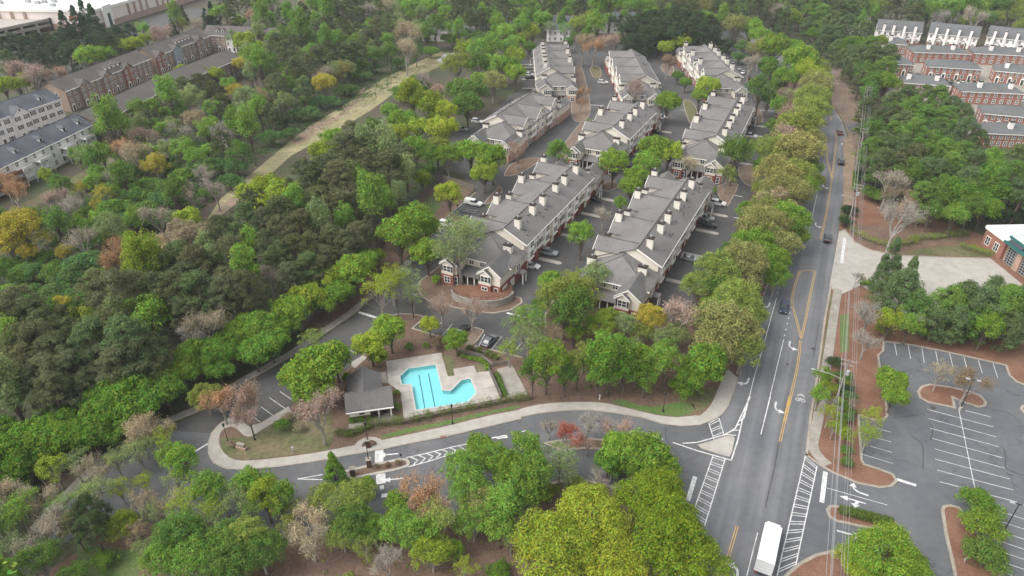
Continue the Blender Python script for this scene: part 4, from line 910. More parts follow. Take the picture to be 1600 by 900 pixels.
# ---------------------------------------------------------------- fire station (front along +u, doors face the apron)
A = at(1560,405); B = at(1640,480); C = at(1536,375)
M_teal = mat('teal_fascia', (0.03, 0.13, 0.12), rough=.5, var=.05)
dx, dy = B[0]-A[0], B[1]-A[1]
fs = thing('fire_station', 'red brick fire station with teal fascia and glazed bay doors on the pale apron', 'building', (129.3, 160.0, 0), R(-90 + 2))
# local: x runs toward the camera along the door front, y into the building (right)
MB().box(-8.2, 0, .3, 16, 0, 5.2).build('wall', M_brick_or, fs); MB().box(-8.5, .3, 0, 16.3, 5.0, 5.9).build('parapet', M_trim, fs); MB().box(-7.9, -.3, .7, 15.7, 5.45, 5.55).build('roof', M_roofw, fs)
MB().box(0, 30, 1.2, 18, 0, 6.6).build('bay_wall', M_stone, fs); MB().box(-.2, 30.3, -.4, 18.3, 5.2, 5.8).box(-.2, 30.3, .6, 18.3, 6.5, 7.1).build('fascia', M_teal, fs)
MB().box(.2, 29.9, 1.0, 17.9, 7.1, 7.16).build('bay_roof', M_roofw, fs)
cg = MB()
for k in range(5): cg.slab([(1+k*5.8, -.1, 5.95), (6+k*5.8, -.1, 5.95), (6+k*5.8, .5, 6.6), (1+k*5.8, .5, 6.6)], .05)
cg.build('clerestory_glazing', M_glass, fs)
for k in range(5):
    x = 2.9 + k*5.8
    d = MB().box(x-1.9, x+1.9, .9, 1.1, 0, 4.4).build('bay_door', M_glass, fs); g = MB()
    for i in range(7): g.box(x-1.95, x+1.95, .82, .9, i*.72, i*.72+.1)
    for i in range(5): g.box(x-1.95+i*.95, x-1.85+i*.95, .81, .9, 0, 4.45)
    g.build('door_grid', M_metal, d); MB().box(x+1.95, x+3.85, .3, 1.3, 0, 5.2).build('pier', M_stone, fs)
window(fs, -6.2, .27, 1.2, 0, 1.5, 2.2, 1); window(fs, -2.6, .27, 1.2, 0, 1.5, 2.2, 1)
# ================================================================ FOLIAGE TOOLS AND TREE KINDS
import numpy as np
def leaf_material(name, transl=0.42, hue=0.04, val=0.36):
    m = bpy.data.materials.new(name); m.use_nodes = True; N = m.node_tree.nodes; L = m.node_tree.links
    for n in list(N): N.remove(n)
    oi = N.new('ShaderNodeObjectInfo'); ge = N.new('ShaderNodeNewGeometry'); hs = N.new('ShaderNodeHueSaturation')
    a = N.new('ShaderNodeMapRange'); a.inputs[3].default_value = 1 - val; a.inputs[4].default_value = 1 + val
    b = N.new('ShaderNodeMath'); b.operation = 'MULTIPLY'; b.inputs[1].default_value = 7.31; c = N.new('ShaderNodeMath'); c.operation = 'FRACT'
    d = N.new('ShaderNodeMapRange'); d.inputs[3].default_value = 0.5 - hue; d.inputs[4].default_value = 0.5 + hue
    L.new(ge.outputs['Random Per Island'], a.inputs[0]); L.new(ge.outputs['Random Per Island'], b.inputs[0]); L.new(b.outputs[0], c.inputs[0]); L.new(c.outputs[0], d.inputs[0])
    L.new(oi.outputs['Color'], hs.inputs['Color']); L.new(a.outputs[0], hs.inputs['Value']); L.new(d.outputs[0], hs.inputs['Hue'])
    tc = N.new('ShaderNodeTexCoord'); nz = N.new('ShaderNodeTexNoise'); nz.inputs['Scale'].default_value = 0.55; nz.inputs['Detail'].default_value = 2   # random paler and deeper patches of leaf tone through the crown
    mm = N.new('ShaderNodeMapRange'); mm.inputs[1].default_value = .3; mm.inputs[2].default_value = .7; mm.inputs[3].default_value = .82; mm.inputs[4].default_value = 1.2
    ml_ = N.new('ShaderNodeMath'); ml_.operation = 'MULTIPLY'; L.new(tc.outputs['Object'], nz.inputs['Vector']); L.new(nz.outputs['Fac'], mm.inputs[0]); L.new(mm.outputs[0], ml_.inputs[0]); L.new(a.outputs[0], ml_.inputs[1]); L.new(ml_.outputs[0], hs.inputs['Value'])
    df = N.new('ShaderNodeBsdfDiffuse'); tr = N.new('ShaderNodeBsdfTranslucent'); mx = N.new('ShaderNodeMixShader'); mx.inputs[0].default_value = transl; o = N.new('ShaderNodeOutputMaterial')
    L.new(hs.outputs[0], df.inputs[0]); L.new(hs.outputs[0], tr.inputs[0]); L.new(df.outputs[0], mx.inputs[1]); L.new(tr.outputs[0], mx.inputs[2]); L.new(mx.outputs[0], o.inputs[0])
    return m
M_leaf = leaf_material('leaves'); M_needle = leaf_material('needles', 0.25, 0.02, 0.35); M_twig = leaf_material('twigs', 0.1, 0.015, 0.25)
M_bark = mat('bark', (0.115, 0.09, 0.072), var=.25, scale=3, world=False); M_bark_g = mat('bark_grey', (0.27, 0.245, 0.215), var=.2, scale=3, world=False); M_bark_p = mat('bark_pine', (0.125, 0.092, 0.07), var=.25, scale=3, world=False)
NR = np.random.RandomState(11)
def unit(n):
    v = NR.normal(size=(n, 3)); return v / np.linalg.norm(v, axis=1)[:, None]
def leaf_quads(pos, nrm, size, asp=0.62, jit=0.5):
    """pos, nrm: n x 3; returns verts (4n x 3) of pointed quads"""
    n = len(pos); nn = nrm + unit(n) * jit; nn /= np.linalg.norm(nn, axis=1)[:, None]
    t = np.cross(nn, unit(n)); t /= np.linalg.norm(t, axis=1)[:, None] + 1e-9; b = np.cross(nn, t)
    s = size * (0.65 + 0.7 * NR.rand(n))[:, None]
    v = np.empty((n, 4, 3)); v[:, 0] = pos - t*s*.5; v[:, 1] = pos + b*s*asp*.5 - t*s*.05; v[:, 2] = pos + t*s*.5; v[:, 3] = pos - b*s*asp*.5 + t*s*.05
    return v.reshape(-1, 3)
def quad_mesh(name, verts, material):
    me = bpy.data.meshes.new(name); nv = len(verts); nf = nv // 4
    me.vertices.add(nv); me.vertices.foreach_set('co', np.asarray(verts, dtype=np.float32).ravel())
    me.loops.add(nv); me.loops.foreach_set('vertex_index', np.arange(nv, dtype=np.int32))
    me.polygons.add(nf); me.polygons.foreach_set('loop_start', np.arange(0, nv, 4, dtype=np.int32)); me.polygons.foreach_set('loop_total', np.full(nf, 4, dtype=np.int32))
    me.update(calc_edges=True); me.materials.append(material); return me
def clump_leaves(c, r, n, size, flat=1.0, asp=.62, shell=.55, up=.25, jit=.6):
    d = unit(n); d[:, 2] = np.where(d[:, 2] < -.55, -d[:, 2], d[:, 2])
    rad = r * (shell + (1 - shell) * NR.rand(n) ** .6) * (0.85 + .3*NR.rand(n))
    p = c + d * rad[:, None] * np.array([1, 1, flat]); nrm = d + np.array([0, 0, up])
    return leaf_quads(p, nrm, size, asp, jit)
def limb(mb, a, b, r0, r1, sag=.0, k=4):
    a = Vector(a); b = Vector(b); m = a.lerp(b, .5) + Vector((random.uniform(-1,1), random.uniform(-1,1), random.uniform(.0,1))) * (b-a).length * .10
    mb.tube([a, m, b], [r0, (r0+r1)/2, r1], k, False)
PROTO = {}
def proto(kind, i, trunk_mb, verts, R0, Hc, bark=None, leaf=None, crown_name='crown'):
    PROTO.setdefault(kind, []).append(dict(trunk=trunk_mb.mesh('trunk', bark or M_bark), crown=quad_mesh('crown', verts, leaf or M_leaf), R=R0, hc=Hc))
def make_round(kind, n_var, rx, rz, z0, ncl, rcl, nl, size, inner=.5, trunk_r=.28, flat=.8, irregular=.18, topbias=.15, bark=None, jit=.6, squash_low=True, asp=.62, leaf=None, power=1.0):
    """z0: height of the crown's underside; crown an uneven ellipsoid filled with leaf clumps"""
    for i in range(n_var):
        zc = z0 + rz; tb = MB(); vs_ = []
        ph = [random.uniform(0, 6.28) for _ in range(4)]
        tb.tube([(0,0,-.3), (random.uniform(-.15,.15), random.uniform(-.15,.15), z0*.6+.4), (random.uniform(-.3,.3), random.uniform(-.3,.3), zc), (0,0,zc+rz*.6)], [trunk_r*1.25, trunk_r, trunk_r*.6, trunk_r*.15], 6, False)
        for k in range(ncl):
            d = unit(1)[0]
            if d[2] < -.35: d[2] = abs(d[2])*.4
            d[2] += topbias; d /= np.linalg.norm(d)
            az = math.atan2(d[1], d[0]); lob = 1 + irregular*(math.sin(2*az+ph[0])*.6 + math.sin(3*az+ph[1])*.5 + math.sin(5*az+ph[2])*.4) + random.uniform(-.08,.08)
            t = (inner + (1-inner)*random.random()**.55)
            wz = rz * (1.0 if d[2] > 0 else (.75 if squash_low else 1))
            r = random.uniform(*rcl)
            c = np.array([d[0]*(rx-r*.6)*t*lob, d[1]*(rx-r*.6)*t*lob, zc + d[2]*(wz-r*.45)*t*(1+.12*math.sin(3*az+ph[3]))])
            vs_.append(clump_leaves(c, r, int(nl*(r/rcl[1])**2), size, flat, jit=jit, asp=asp))
            if k % 3 == 0: limb(tb, (0,0,z0*.7 + random.uniform(0,rz*.7)), tuple(c), trunk_r*.38, trunk_r*.08)
        proto(kind, i, tb, np.concatenate(vs_), rx, zc, bark, leaf)
make_round('broad', 4, 5.0, 4.3, 2.2, 60, (1.0, 1.75), 170, .46, .45)
make_round('globe', 2, 5.0, 4.4, 2.6, 70, (1.0, 1.6), 170, .42, .55, irregular=.06)
make_round('oak', 3, 8.0, 6.2, 2.5, 75, (1.5, 2.7), 420, .40, .55, .45, .72, .22)
make_round('zelk', 3, 5.0, 4.6, 1.8, 120, (.7, 1.15), 110, .30, .40, .25, .9, .10, bark=M_bark_g, jit=.9)
make_round('fresh', 3, 4.2, 4.8, 2.5, 55, (.8, 1.4), 120, .36, .35, .22, .9, .22, jit=.9)
make_round('poplar', 3, 3.0, 6.2, 3.0, 58, (.7, 1.25), 105, .36, .30, .22, 1.1, .2, jit=.9)
make_round('airy', 3, 5.0, 4.6, 3.2, 60, (.65, 1.2), 70, .30, .25, .25, .8, .28, bark=M_bark_g, jit=1.0)
make_round('thicket', 3, 4.2, 2.4, .1, 52, (.8, 1.4), 130, .36, .35, .14, .8, .25, topbias=.35)
make_round('shrub', 2, 1.2, .8, 0.0, 16, (.35, .6), 90, .17, .4, .05, .8, .15, topbias=.3)
def make_pine(kind, n_var, Ht, R0, lo, ncl, nl):
    for i in range(n_var):
        tb = MB(); vs_ = []; lean = (random.uniform(-.5,.5), random.uniform(-.5,.5)); ph = random.uniform(0, 6.28)
        tb.tube([(0,0,-.3),(lean[0]*.4,lean[1]*.4,Ht*.4),(lean[0],lean[1],Ht*.95)], [.36,.28,.06], 6, False)
        for k in range(ncl):
            t = random.random()**.75; z = Ht*(lo + (.97-lo)*t); az = random.uniform(0, 6.283)
            env = R0*(1-t**2.6)**.5*(.72 + .28*min(1, t/.25))*(1+.16*math.sin(3*az+ph))
            rad = env*(.35+.65*random.random()**.6) - .5
            c = np.array([lean[0]*z/Ht + rad*math.cos(az), lean[1]*z/Ht + rad*math.sin(az), z + .1*rad])
            vs_.append(clump_leaves(c, random.uniform(.8, 1.45), nl, .46, .62, asp=.30, shell=.35, up=.7, jit=1.0))
            if k % 3 == 0: limb(tb, (lean[0]*z/Ht, lean[1]*z/Ht, z-.5), tuple(c), .09, .03)
        for k in range(7):
            z = Ht*random.uniform(.15,lo); az = random.uniform(0,6.283); l = random.uniform(.6,1.8); limb(tb, (0,0,z), (l*math.cos(az), l*math.sin(az), z+.2), .05, .02, k=3)
        proto(kind, i, tb, np.concatenate(vs_), R0, Ht*(lo+.97)/2*1.02, M_bark_p, M_needle)
make_pine('pine', 5, 17.0, 5.4, .36, 75, 125)
make_pine('lowpine', 3, 12.0, 4.6, .12, 75, 125)
def make_cedar(n_var):
    for i in range(n_var):
        tb = MB(); vs_ = []; Ht = 9.0; tb.tube([(0,0,-.2),(0,0,Ht*.9)], [.2,.04], 5, False)
        for k in range(130):
            t = random.random()**1.25; z = .5 + (Ht-.7)*t; rr = 2.6*(1-t)**.85; az = random.uniform(0,6.283); q = rr*(.55+.45*random.random())
            vs_.append(clump_leaves(np.array([q*math.cos(az), q*math.sin(az), z]), random.uniform(.5,.85)*(1-.45*t), 90, .30, .9, asp=.35, shell=.4, jit=.9))
        proto('cedar', i, tb, np.concatenate(vs_), 2.6, Ht*.42, None, M_needle)
make_cedar(2)
def make_bare(kind, n_var, buds, Ht=10.0, spread=.62, twig=5, bark=None):
    for i in range(n_var):
        tb = MB(); vs_ = []; tips = []
        def grow(p, d, l, r, lev):
            q = p + d*l; tb.tube([p, p.lerp(q,.5) + Vector((random.uniform(-1,1),random.uniform(-1,1),0))*l*.05, q], [r, r*.8, r*.62], 5 if lev < 2 else 3, False)
            if lev >= 4: tips.append((p, q)); return
            for k in range(3 if lev > 0 else 5):
                ax = d.orthogonal().normalized(); ax.rotate(Matrix.Rotation(random.uniform(0,6.283), 3, d)); a = random.uniform(.25,.55)*(1.25 if lev == 0 else 1)
                nd = d.copy(); nd.rotate(Matrix.Rotation(a, 3, ax)); nd = (nd + Vector((0,0,.12))).normalized()
                grow(p.lerp(q, random.uniform(.7,1)), nd, l*random.uniform(.62,.82), r*.6, lev+1)
        grow(Vector((0,0,-.2)), Vector((random.uniform(-.05,.05),random.uniform(-.05,.05),1)).normalized(), Ht*.26, .20, 0)
        P_ = np.array([tuple(a.lerp(b, random.random()) + Vector((random.gauss(0,.25),random.gauss(0,.25),random.gauss(.1,.25)))) for a, b in tips for _ in range(twig)])
        n_ = len(P_); up = np.tile(np.array([[0,0,1.0]]), (n_,1)); d = unit(n_) + up*.8; d /= np.linalg.norm(d, axis=1)[:,None]
        s = np.cross(d, unit(n_)); s /= np.linalg.norm(s, axis=1)[:,None]; L_ = (.5 + .7*NR.rand(n_))[:,None]; w_ = .018
        tw = np.empty((n_,4,3)); tw[:,0] = P_ - d*L_*.5 - s*w_; tw[:,1] = P_ - d*L_*.5 + s*w_; tw[:,2] = P_ + d*L_*.5 + s*w_*.4; tw[:,3] = P_ + d*L_*.5 - s*w_*.4
        vs_.append(tw.reshape(-1,3))
        if buds:
            idx = NR.randint(0, n_, n_*buds); vs_.append(leaf_quads(P_[idx] + NR.normal(size=(len(idx),3))*.3, unit(len(idx)), .15, .7, 1.0))
        V_ = np.concatenate(vs_); rad = np.percentile(np.hypot(P_[:,0],P_[:,1]), 92)
        proto(kind, i, tb, V_, float(rad), float(P_[:,2].mean()), bark or M_bark_g, M_twig)
make_bare('bare', 3, 1); make_bare('budding', 3, 5)
COLS = {'bright': (0.185, 0.3, 0.042), 'deep': (0.135, 0.248, 0.036), 'yg': (0.26, 0.335, 0.042), 'lime': (0.3, 0.375, 0.045), 'yellow': (0.43, 0.385, 0.06), 'olive': (0.235, 0.29, 0.065), 'tanol': (0.305, 0.31, 0.105), 'fresh': (0.185, 0.315, 0.055), 'pale': (0.24, 0.305, 0.12), 'mid': (0.128, 0.222, 0.046), 'thick': (0.125, 0.225, 0.07), 'dark': (0.055, 0.086, 0.036), 'pine': (0.1, 0.118, 0.052), 'pine2': (0.125, 0.137, 0.066), 'tan': (0.36, 0.3, 0.19), 'pink': (0.33, 0.235, 0.185), 'grey': (0.3, 0.27, 0.22), 'rust': (0.34, 0.21, 0.115), 'red': (0.4, 0.13, 0.085), 'pgreen': (0.11, 0.162, 0.062), 'oakg': (0.185, 0.27, 0.026), 'oaky': (0.265, 0.33, 0.04), 'cedar': (0.048, 0.09, 0.04), 'hedge': (0.125, 0.18, 0.038), 'brown': (0.22, 0.165, 0.1)}
KIND_LAB = {}
TREES = []       # (x, y, radius)
def tree(kind, X, Y, rad, col, label, group, sq=None, name=None, hscale=1.0):
    if group and 'maple row' in group: rad *= .84; hscale = .9; X -= 1.7; Y += 1.6
    if group and 'lower woods' in group: rad *= .88
    if group and 'in front of the red' in group: rad *= .82
    if len(label.replace('-', ' ').split()) > 16: label = label.replace('small ', '', 1).replace('large ', '', 1)
    rad *= 1.2 if kind == 'zelk' else 1.12; pr = random.choice(PROTO[kind]); s = rad / pr['R']
    o = link(name or TNAME.get(kind, 'broadleaf_tree'), None); o.location = (X, Y, 0); o.rotation_euler = (0, 0, random.uniform(0, 6.283)); o.empty_display_size = .5
    o.scale = (s, s, s*hscale*random.uniform(.93, 1.07)); tag(o, label, 'shrub' if kind in ('shrub',) else 'tree', group)
    t = link('trunk' if kind != 'shrub' else 'stem', pr['trunk'], o); c = link('crown' if kind != 'shrub' else 'foliage', pr['crown'], o)
    b = COLS[col]; j = random.uniform(.86, 1.14); h = random.uniform(-.06, .06)
    c.color = (b[0]*j*(1+h), b[1]*j, b[2]*j*(1-h), 1)
    TREES.append((X, Y, rad)); return o
TNAME = dict(pine='pine_tree', lowpine='pine_tree', cedar='conifer_tree', bare='bare_tree', budding='budding_tree', oak='oak_tree', poplar='poplar_tree', fresh='spring_tree', thicket='thicket_bush', shrub='shrub', zelk='roadside_tree', airy='sapling_tree')
def crown_at(kind, px, py, wpx):
    """a crown seen at this place and width: its foot on the ground and its radius"""
    hc = PROTO[kind][0]['hc'] / PROTO[kind][0]['R']; r = wpx/2 * depth(px, py, 5) / FPX
    for _ in range(3): z = hc*r; r = wpx/2 * depth(px, py, z) / FPX
    X, Y = at(px, py, hc*r); return X, Y, r
# ================================================================ TREES, placed one by one from the survey of the photograph (quarter-pixel tiles)
KD = dict(broad='rounded leafy tree', globe='round-headed tree', oak='broad spreading tree', zelk='domed fine-leaved tree', fresh='loose-crowned spring tree', poplar='narrow upright tree', airy='thin half-leafed tree', thicket='low bushy thicket', bare='leafless twiggy tree', budding='budding twiggy tree', pine='tall pine', lowpine='low-branched pine', cedar='pointed conifer', shrub='small shrub')
CD = dict(bright='bright green', deep='deep green', yg='yellow-green', lime='lime green', yellow='yellow', olive='olive', tanol='tan-olive', fresh='fresh green', pale='pale green', mid='mid green', thick='bluish green', dark='dark green', pine='dark olive', pine2='greyish olive', tan='tan', pink='pinkish', grey='grey', rust='rusty', red='reddish', pgreen='dark green', oakg='green-olive', oaky='yellow-olive', cedar='dark green', hedge='green', brown='brown')
K1 = dict(b='broad', g='globe', o='oak', z='zelk', f='fresh', p='poplar', a='airy', t='thicket', n='bare', u='budding', P='pine', L='lowpine', c='cedar', s='shrub')
def inside(p, poly):
    x, y = p; c = False; n = len(poly)
    for i in range(n):
        x1, y1 = poly[i]; x2, y2 = poly[(i+1) % n]
        if (y1 > y) != (y2 > y) and x < (x2-x1)*(y-y1)/(y2-y1)+x1: c = not c
    return c
def proj(X, Y, Z=0.0):
    z = Z - CAM_H; zc = Y*_cp - z*_sp; yc = Y*_sp + z*_cp
    return 800 + FPX*X/zc, 450 - FPX*yc/zc
CLRC = [(318,345),(345,322),(400,278),(455,230),(520,195),(580,160),(640,112),(690,90),(690,80),(650,98),(600,122),(550,157),(500,187),(455,219),(400,265),(345,310)]
OPEN_PTS = [(328,342),(345,326),(362,311),(380,295),(400,277),(418,261),(436,246),(455,231)]
def covers(X, Y, z, rad):
    a, b = proj(X, Y, z); rp = rad*1.0*FPX/(Y*_cp + (CAM_H - z)*_sp)
    return sum((a-x)**2 + (b-y)**2 < rp*rp for x, y in OPEN_PTS) > 0
LANDMARKS = {
 'below the brown townhouses': [('by the white townhouse end',(150,210)),('under the long plain roof',(280,150)),('by the street-end row',(400,90)),('above the clearing',(480,180)),('at the clearing head',(620,70)),('at the scrub edge',(250,250))],
 'beside the ladder crosswalk': [('over the stop line',(1075,770)),('against the road edge',(1090,900)),('at the slope foot',(820,930)),('behind the drive median',(920,820)),('between slope and road',(960,930)),('over the kerb',(1020,850))],
 'behind the parking lot': [('by the bare shrubs',(1360,520)),('behind the first stalls',(1450,525)),('behind the last stalls',(1550,545))],
 'in front of the red brick townhouses': [('by the bright tree',(1390,180)),('below the red doors',(1510,225)),('above the hedge strip',(1390,235))],
 'in the tall woods beyond the clearing': [('above the brown roofs',(420,60)),('at the clearing head',(640,70)),('along the clearing edge',(480,170)),('by the pale building',(590,40))],
 'behind the far apartments': [('by the steep-roofed wing',(870,60)),('by the dormered block',(970,50)),('near the dark grove',(1080,40)),('beyond the left stalls',(810,80)),('by the far street',(1150,30))],
 'behind the white-sided townhouse rows': [('closest to the pines',(1350,30)),('behind the middle row',(1480,40)),('behind the last row',(1570,40))],
 'beside the red brick townhouses': [('above the verge',(1290,70)),('by the short block',(1370,110)),('beside the side street',(1340,150)),('under the white-sided rows',(1340,60))],
 'in the pine belt': [('near the bare clay track',(335,350)),('behind the board fence',(600,385)),('above the loop island',(330,610)),('beside the small dry patch',(110,490)),('beside the fenced yard',(690,270)),('at the wetland edge',(30,450)),('behind the lower maples',(60,640)),('above the middle maples',(230,560)),('above the upper maples',(430,470)),('below the bank trees',(430,340))],
 'in the maple row': [('beside the loop',(330,640)),('along the straight road',(440,560)),('by the board fence end',(520,505)),('at the road bend',(600,440)),('past the road corner',(200,700)),('at its lower end',(50,740))],
 'in the small wood': [('by the patio pad',(820,600)),('under the apartment bay',(960,510)),('along the curved pavement',(930,640)),('by the road corner',(1090,610)),('by the car park end',(840,540)),('in the middle of the wood',(950,570))],
 'in the lower woods': [('below the loop',(380,760)),('below the gate median',(560,790)),('below the chevron markings',(700,770)),('beside the long mulch median',(830,760)),('on the pine straw slope',(560,880)),('by the grass patch',(170,880)),('along the lower road',(120,780)),('near the spreading trees',(790,850))],
 'in the main road tree row': [('opposite the station apron',(1230,400)),('beside the garages court',(1150,400)),('near the pavement corner',(1120,560)),('by the side street',(1280,190)),('opposite the utility pole',(1250,330)),('near the front apartment bay',(1050,480))],
 'in the station woods': [('behind the mulch bank',(1400,340)),('beside the hedge strip',(1350,250)),('behind the brick station',(1540,340)),('below the red-door block',(1530,240))],
 'in the scrubby wetland': [('by the white townhouse decks',(150,240)),('beside the clay track',(330,350)),('beside the brown roofs',(240,180)),('at the pine belt edge',(120,450)),('around the yellow trees',(60,380)),('in the middle of the scrub',(200,320))]}
def place(zone, X, Y):
    if zone not in LANDMARKS: return zone
    return zone + ' ' + min(LANDMARKS[zone], key=lambda l: (at(*l[1])[0]-X)**2 + (at(*l[1])[1]-Y)**2)[0]
def size_word(kind, r): return 'small ' if r < 2.7 else ('large ' if r > 4.9 else '')
def plant(c, r, zone, data):
    v = TL(c, r)
    for e in data.split(';'):
        e = e.strip()
        if not e: continue
        q = e.split(); x, y, w = float(q[0]), float(q[1]), float(q[2]); kind = K1[q[3]]; col = q[4]; zn = zone
        u_ = random.random()
        if zone in ('in the scrubby wetland', 'below the brown townhouses', 'in the tall woods beyond the clearing', 'along the dry grass clearing'):
            if kind == 'bare' and u_ < .55: kind, col = random.choice([('fresh','fresh'),('thicket','mid'),('fresh','pale'),('thicket','fresh')])
            elif kind == 'budding' and col in ('rust','pink') and u_ < .5: kind, col = 'fresh', 'yg'
            elif kind == 'zelk' and col == 'tan' and u_ < .4: col = 'pale'
        elif zone == 'in the pine belt' and kind == 'pine' and u_ < .13: kind, col, w = 'poplar', random.choice(['fresh','pale','fresh']), w*.62
        elif zone == 'in the lower woods':
            if kind == 'bare' and col == 'pink' and u_ < .7: kind, col = 'airy', 'pale'
            elif kind == 'budding' and u_ < .35: kind, col = 'airy', 'yg'
            elif kind == 'zelk' and col in ('mid','olive') and u_ < .6: col = random.choice(['fresh','yg','fresh'])
        elif kind in ('pine','lowpine') and col == 'pgreen' and u_ < .3: col = 'mid'
        elif zone == 'in the small wood' and kind == 'budding' and u_ < .4: kind, col = 'fresh', 'fresh'
        px, py = v(x, y); X, Y, rad = crown_at(kind, px, py, w/4)
        hc_ = PROTO[kind][0]['hc']/PROTO[kind][0]['R']*rad
        if c < 2 and r < 2 and any(inside(proj(X, Y, hc_ + k_*rad), CLR2) for k_ in (-.2, .1)): continue
        if c < 2 and r < 2 and covers(X, Y, hc_, rad): continue
        if c < 2 and r < 2 and any(inside(proj(X, Y, hc_ + k_*rad), CLRC) for k_ in (.4, .7)): continue
        if kind == 'pine' and col == 'pine': col = random.choice(['pine','pine','pine','pine2','pine2','pgreen'])
        lab = ' '.join(f'{size_word(kind, rad)}{CD[col]} {KD[kind]} {place(zn, X, Y)}'.split()); tree(kind, X, Y, rad, col, lab, f'{KD[kind]}s {zn}')
plant(0,0,'between mall and brown townhouses','490 175 120 c cedar;548 165 120 c cedar;604 185 125 c cedar;415 195 115 c cedar;30 310 120 L dark;100 300 120 L dark;170 312 120 L dark;240 290 120 L dark;310 285 120 L dark;375 285 120 L dark;430 255 110 L dark;240 410 130 L dark;330 370 120 L dark;60 400 130 L pgreen;120 440 130 u pink;200 470 130 u pink;350 440 120 u pink;440 390 140 L dark;490 330 110 L dark;560 390 170 b bright;650 370 140 b bright;740 260 120 L dark;700 330 130 L dark;820 230 110 L dark;780 300 110 L dark;900 200 90 f fresh;830 300 130 b yg;920 262 100 b yg;1020 200 130 u pink;1080 180 60 c cedar;1130 160 90 z olive;1150 110 60 c cedar;1210 150 110 n grey;1290 130 70 c cedar;1330 120 80 c cedar;30 560 150 b yg;120 552 150 b yg;240 500 110 L dark;640 260 100 L dark;570 300 100 L dark')
plant(0,0,'above the brown townhouses','1370 90 130 b fresh;1440 120 110 P pine;1500 150 90 b bright;1550 60 110 P pine;1570 110 90 u pink;1460 40 120 P pine;1400 30 110 P pine;1100 115 80 p fresh;1550 300 150 b yg')
plant(0,0,'below the brown townhouses','690 790 170 p fresh;770 820 150 f fresh;860 700 120 f fresh;960 790 150 n grey;1060 620 140 p fresh;1160 480 130 b yg;1260 470 120 b yg;1350 480 110 b yg;1150 560 140 P pine;1250 560 160 P pine;1340 590 140 P pine;1210 665 170 z tan;1230 790 150 z tan;1320 790 150 n grey;1440 540 110 b fresh;1480 600 110 z yellow;1540 635 150 z tan;1500 745 150 z tan;1560 850 130 p fresh;1480 840 110 p fresh;1400 830 150 n grey;1120 830 130 n grey;1030 855 140 f fresh;900 865 140 u pink;820 860 120 n grey;620 850 90 f fresh;1580 400 100 p fresh;1510 420 110 z yellow;960 690 110 f fresh;1050 720 130 n grey;1400 690 150 P pine;1130 720 120 f mid;900 760 120 P pine')
plant(1,0,'in the tall woods beyond the clearing','40 60 120 P pine;90 40 110 p fresh;160 130 110 P pine;40 130 100 p fresh;100 150 90 f fresh;210 150 90 p fresh;300 120 120 P pine;320 60 110 z tan;370 50 110 f fresh;450 100 110 p fresh;540 120 130 P pine;560 200 130 P pine;480 40 120 P pine;600 60 130 P pine;650 120 120 P pine;690 60 110 n grey;760 40 110 P pine;830 60 130 a tan;830 150 120 P pine2;900 80 120 b fresh;960 60 130 b fresh;1010 40 120 b fresh;1080 60 130 b bright;1150 50 120 b fresh;1180 100 110 b bright;1220 120 90 b yg;1290 60 120 P pine;1350 50 110 n grey;1420 60 120 P pine;1480 80 110 n grey;1550 60 130 P pine;1500 160 90 n grey;1440 150 100 n grey;1340 150 110 P pine;1400 130 100 P pine;280 210 120 p fresh;440 270 100 p fresh;520 270 110 f fresh;130 310 130 P pine;200 370 150 P pine;80 420 120 f mid;30 430 110 p fresh;310 370 110 z tan;340 440 130 P pine;250 470 150 P pine;130 560 150 P pine;100 480 120 n grey;200 560 130 f mid;300 560 140 P pine;400 470 130 n grey;620 330 140 P pine;700 260 130 P pine;640 230 110 P pine;760 180 120 P pine;460 360 130 P pine;560 360 130 P pine;60 600 130 n tan;20 700 130 z tan;40 640 120 z tan;380 200 110 P pine;20 300 100 b yg;180 240 110 f mid;360 290 110 f mid;440 180 110 P pine;250 300 110 P pine;500 460 120 n grey;380 380 120 P pine')
plant(1,0,'along the dry grass clearing','430 560 140 z yellow;530 470 140 z tanol;550 570 120 t mid;610 490 90 t mid;740 370 110 f mid;730 430 100 t thick;840 350 110 f mid;880 400 100 t thick;930 300 140 u tan;940 220 140 u tan;1000 340 90 f mid;1060 230 120 f mid;1090 330 110 n tan;1120 200 130 f mid;1230 260 150 t mid;1320 230 130 t mid;1390 240 120 t mid;320 640 130 t mid;400 650 120 t thick;280 720 140 t thick;180 770 160 t dark;350 710 120 t thick;480 640 110 t thick;590 570 100 t thick;640 460 90 t mid;690 480 90 t thick;660 420 110 t mid;860 560 120 n grey;900 600 150 n grey;1010 510 130 t mid;1070 480 110 n grey;1160 570 110 u pink;980 655 210 u rust;1080 560 110 t mid;920 520 90 t thick;100 870 150 t thick;220 840 120 t thick')
plant(1,0,'between the clearing and the apartments','1310 310 120 b yg;1400 350 170 z fresh;1470 320 150 f fresh;1260 440 180 z olive;1300 530 120 u pink;1380 430 150 f mid;1480 440 170 b fresh;1560 240 140 b fresh;1570 320 150 b fresh;1560 430 150 b bright;1330 600 210 b mid;1480 545 160 z tanol;1320 690 190 b mid;1250 600 130 f mid;1390 520 130 b fresh;750 690 210 b yg;600 765 190 b yg;920 780 190 b bright;1080 700 220 b yg;1180 735 180 b lime;1170 840 190 b lime;1020 820 170 b yg;880 855 160 b yg;740 830 130 f mid;600 840 130 P pine;480 865 140 b bright;680 870 150 P pine;800 880 150 P pine;540 700 120 b yg;840 720 130 b fresh')
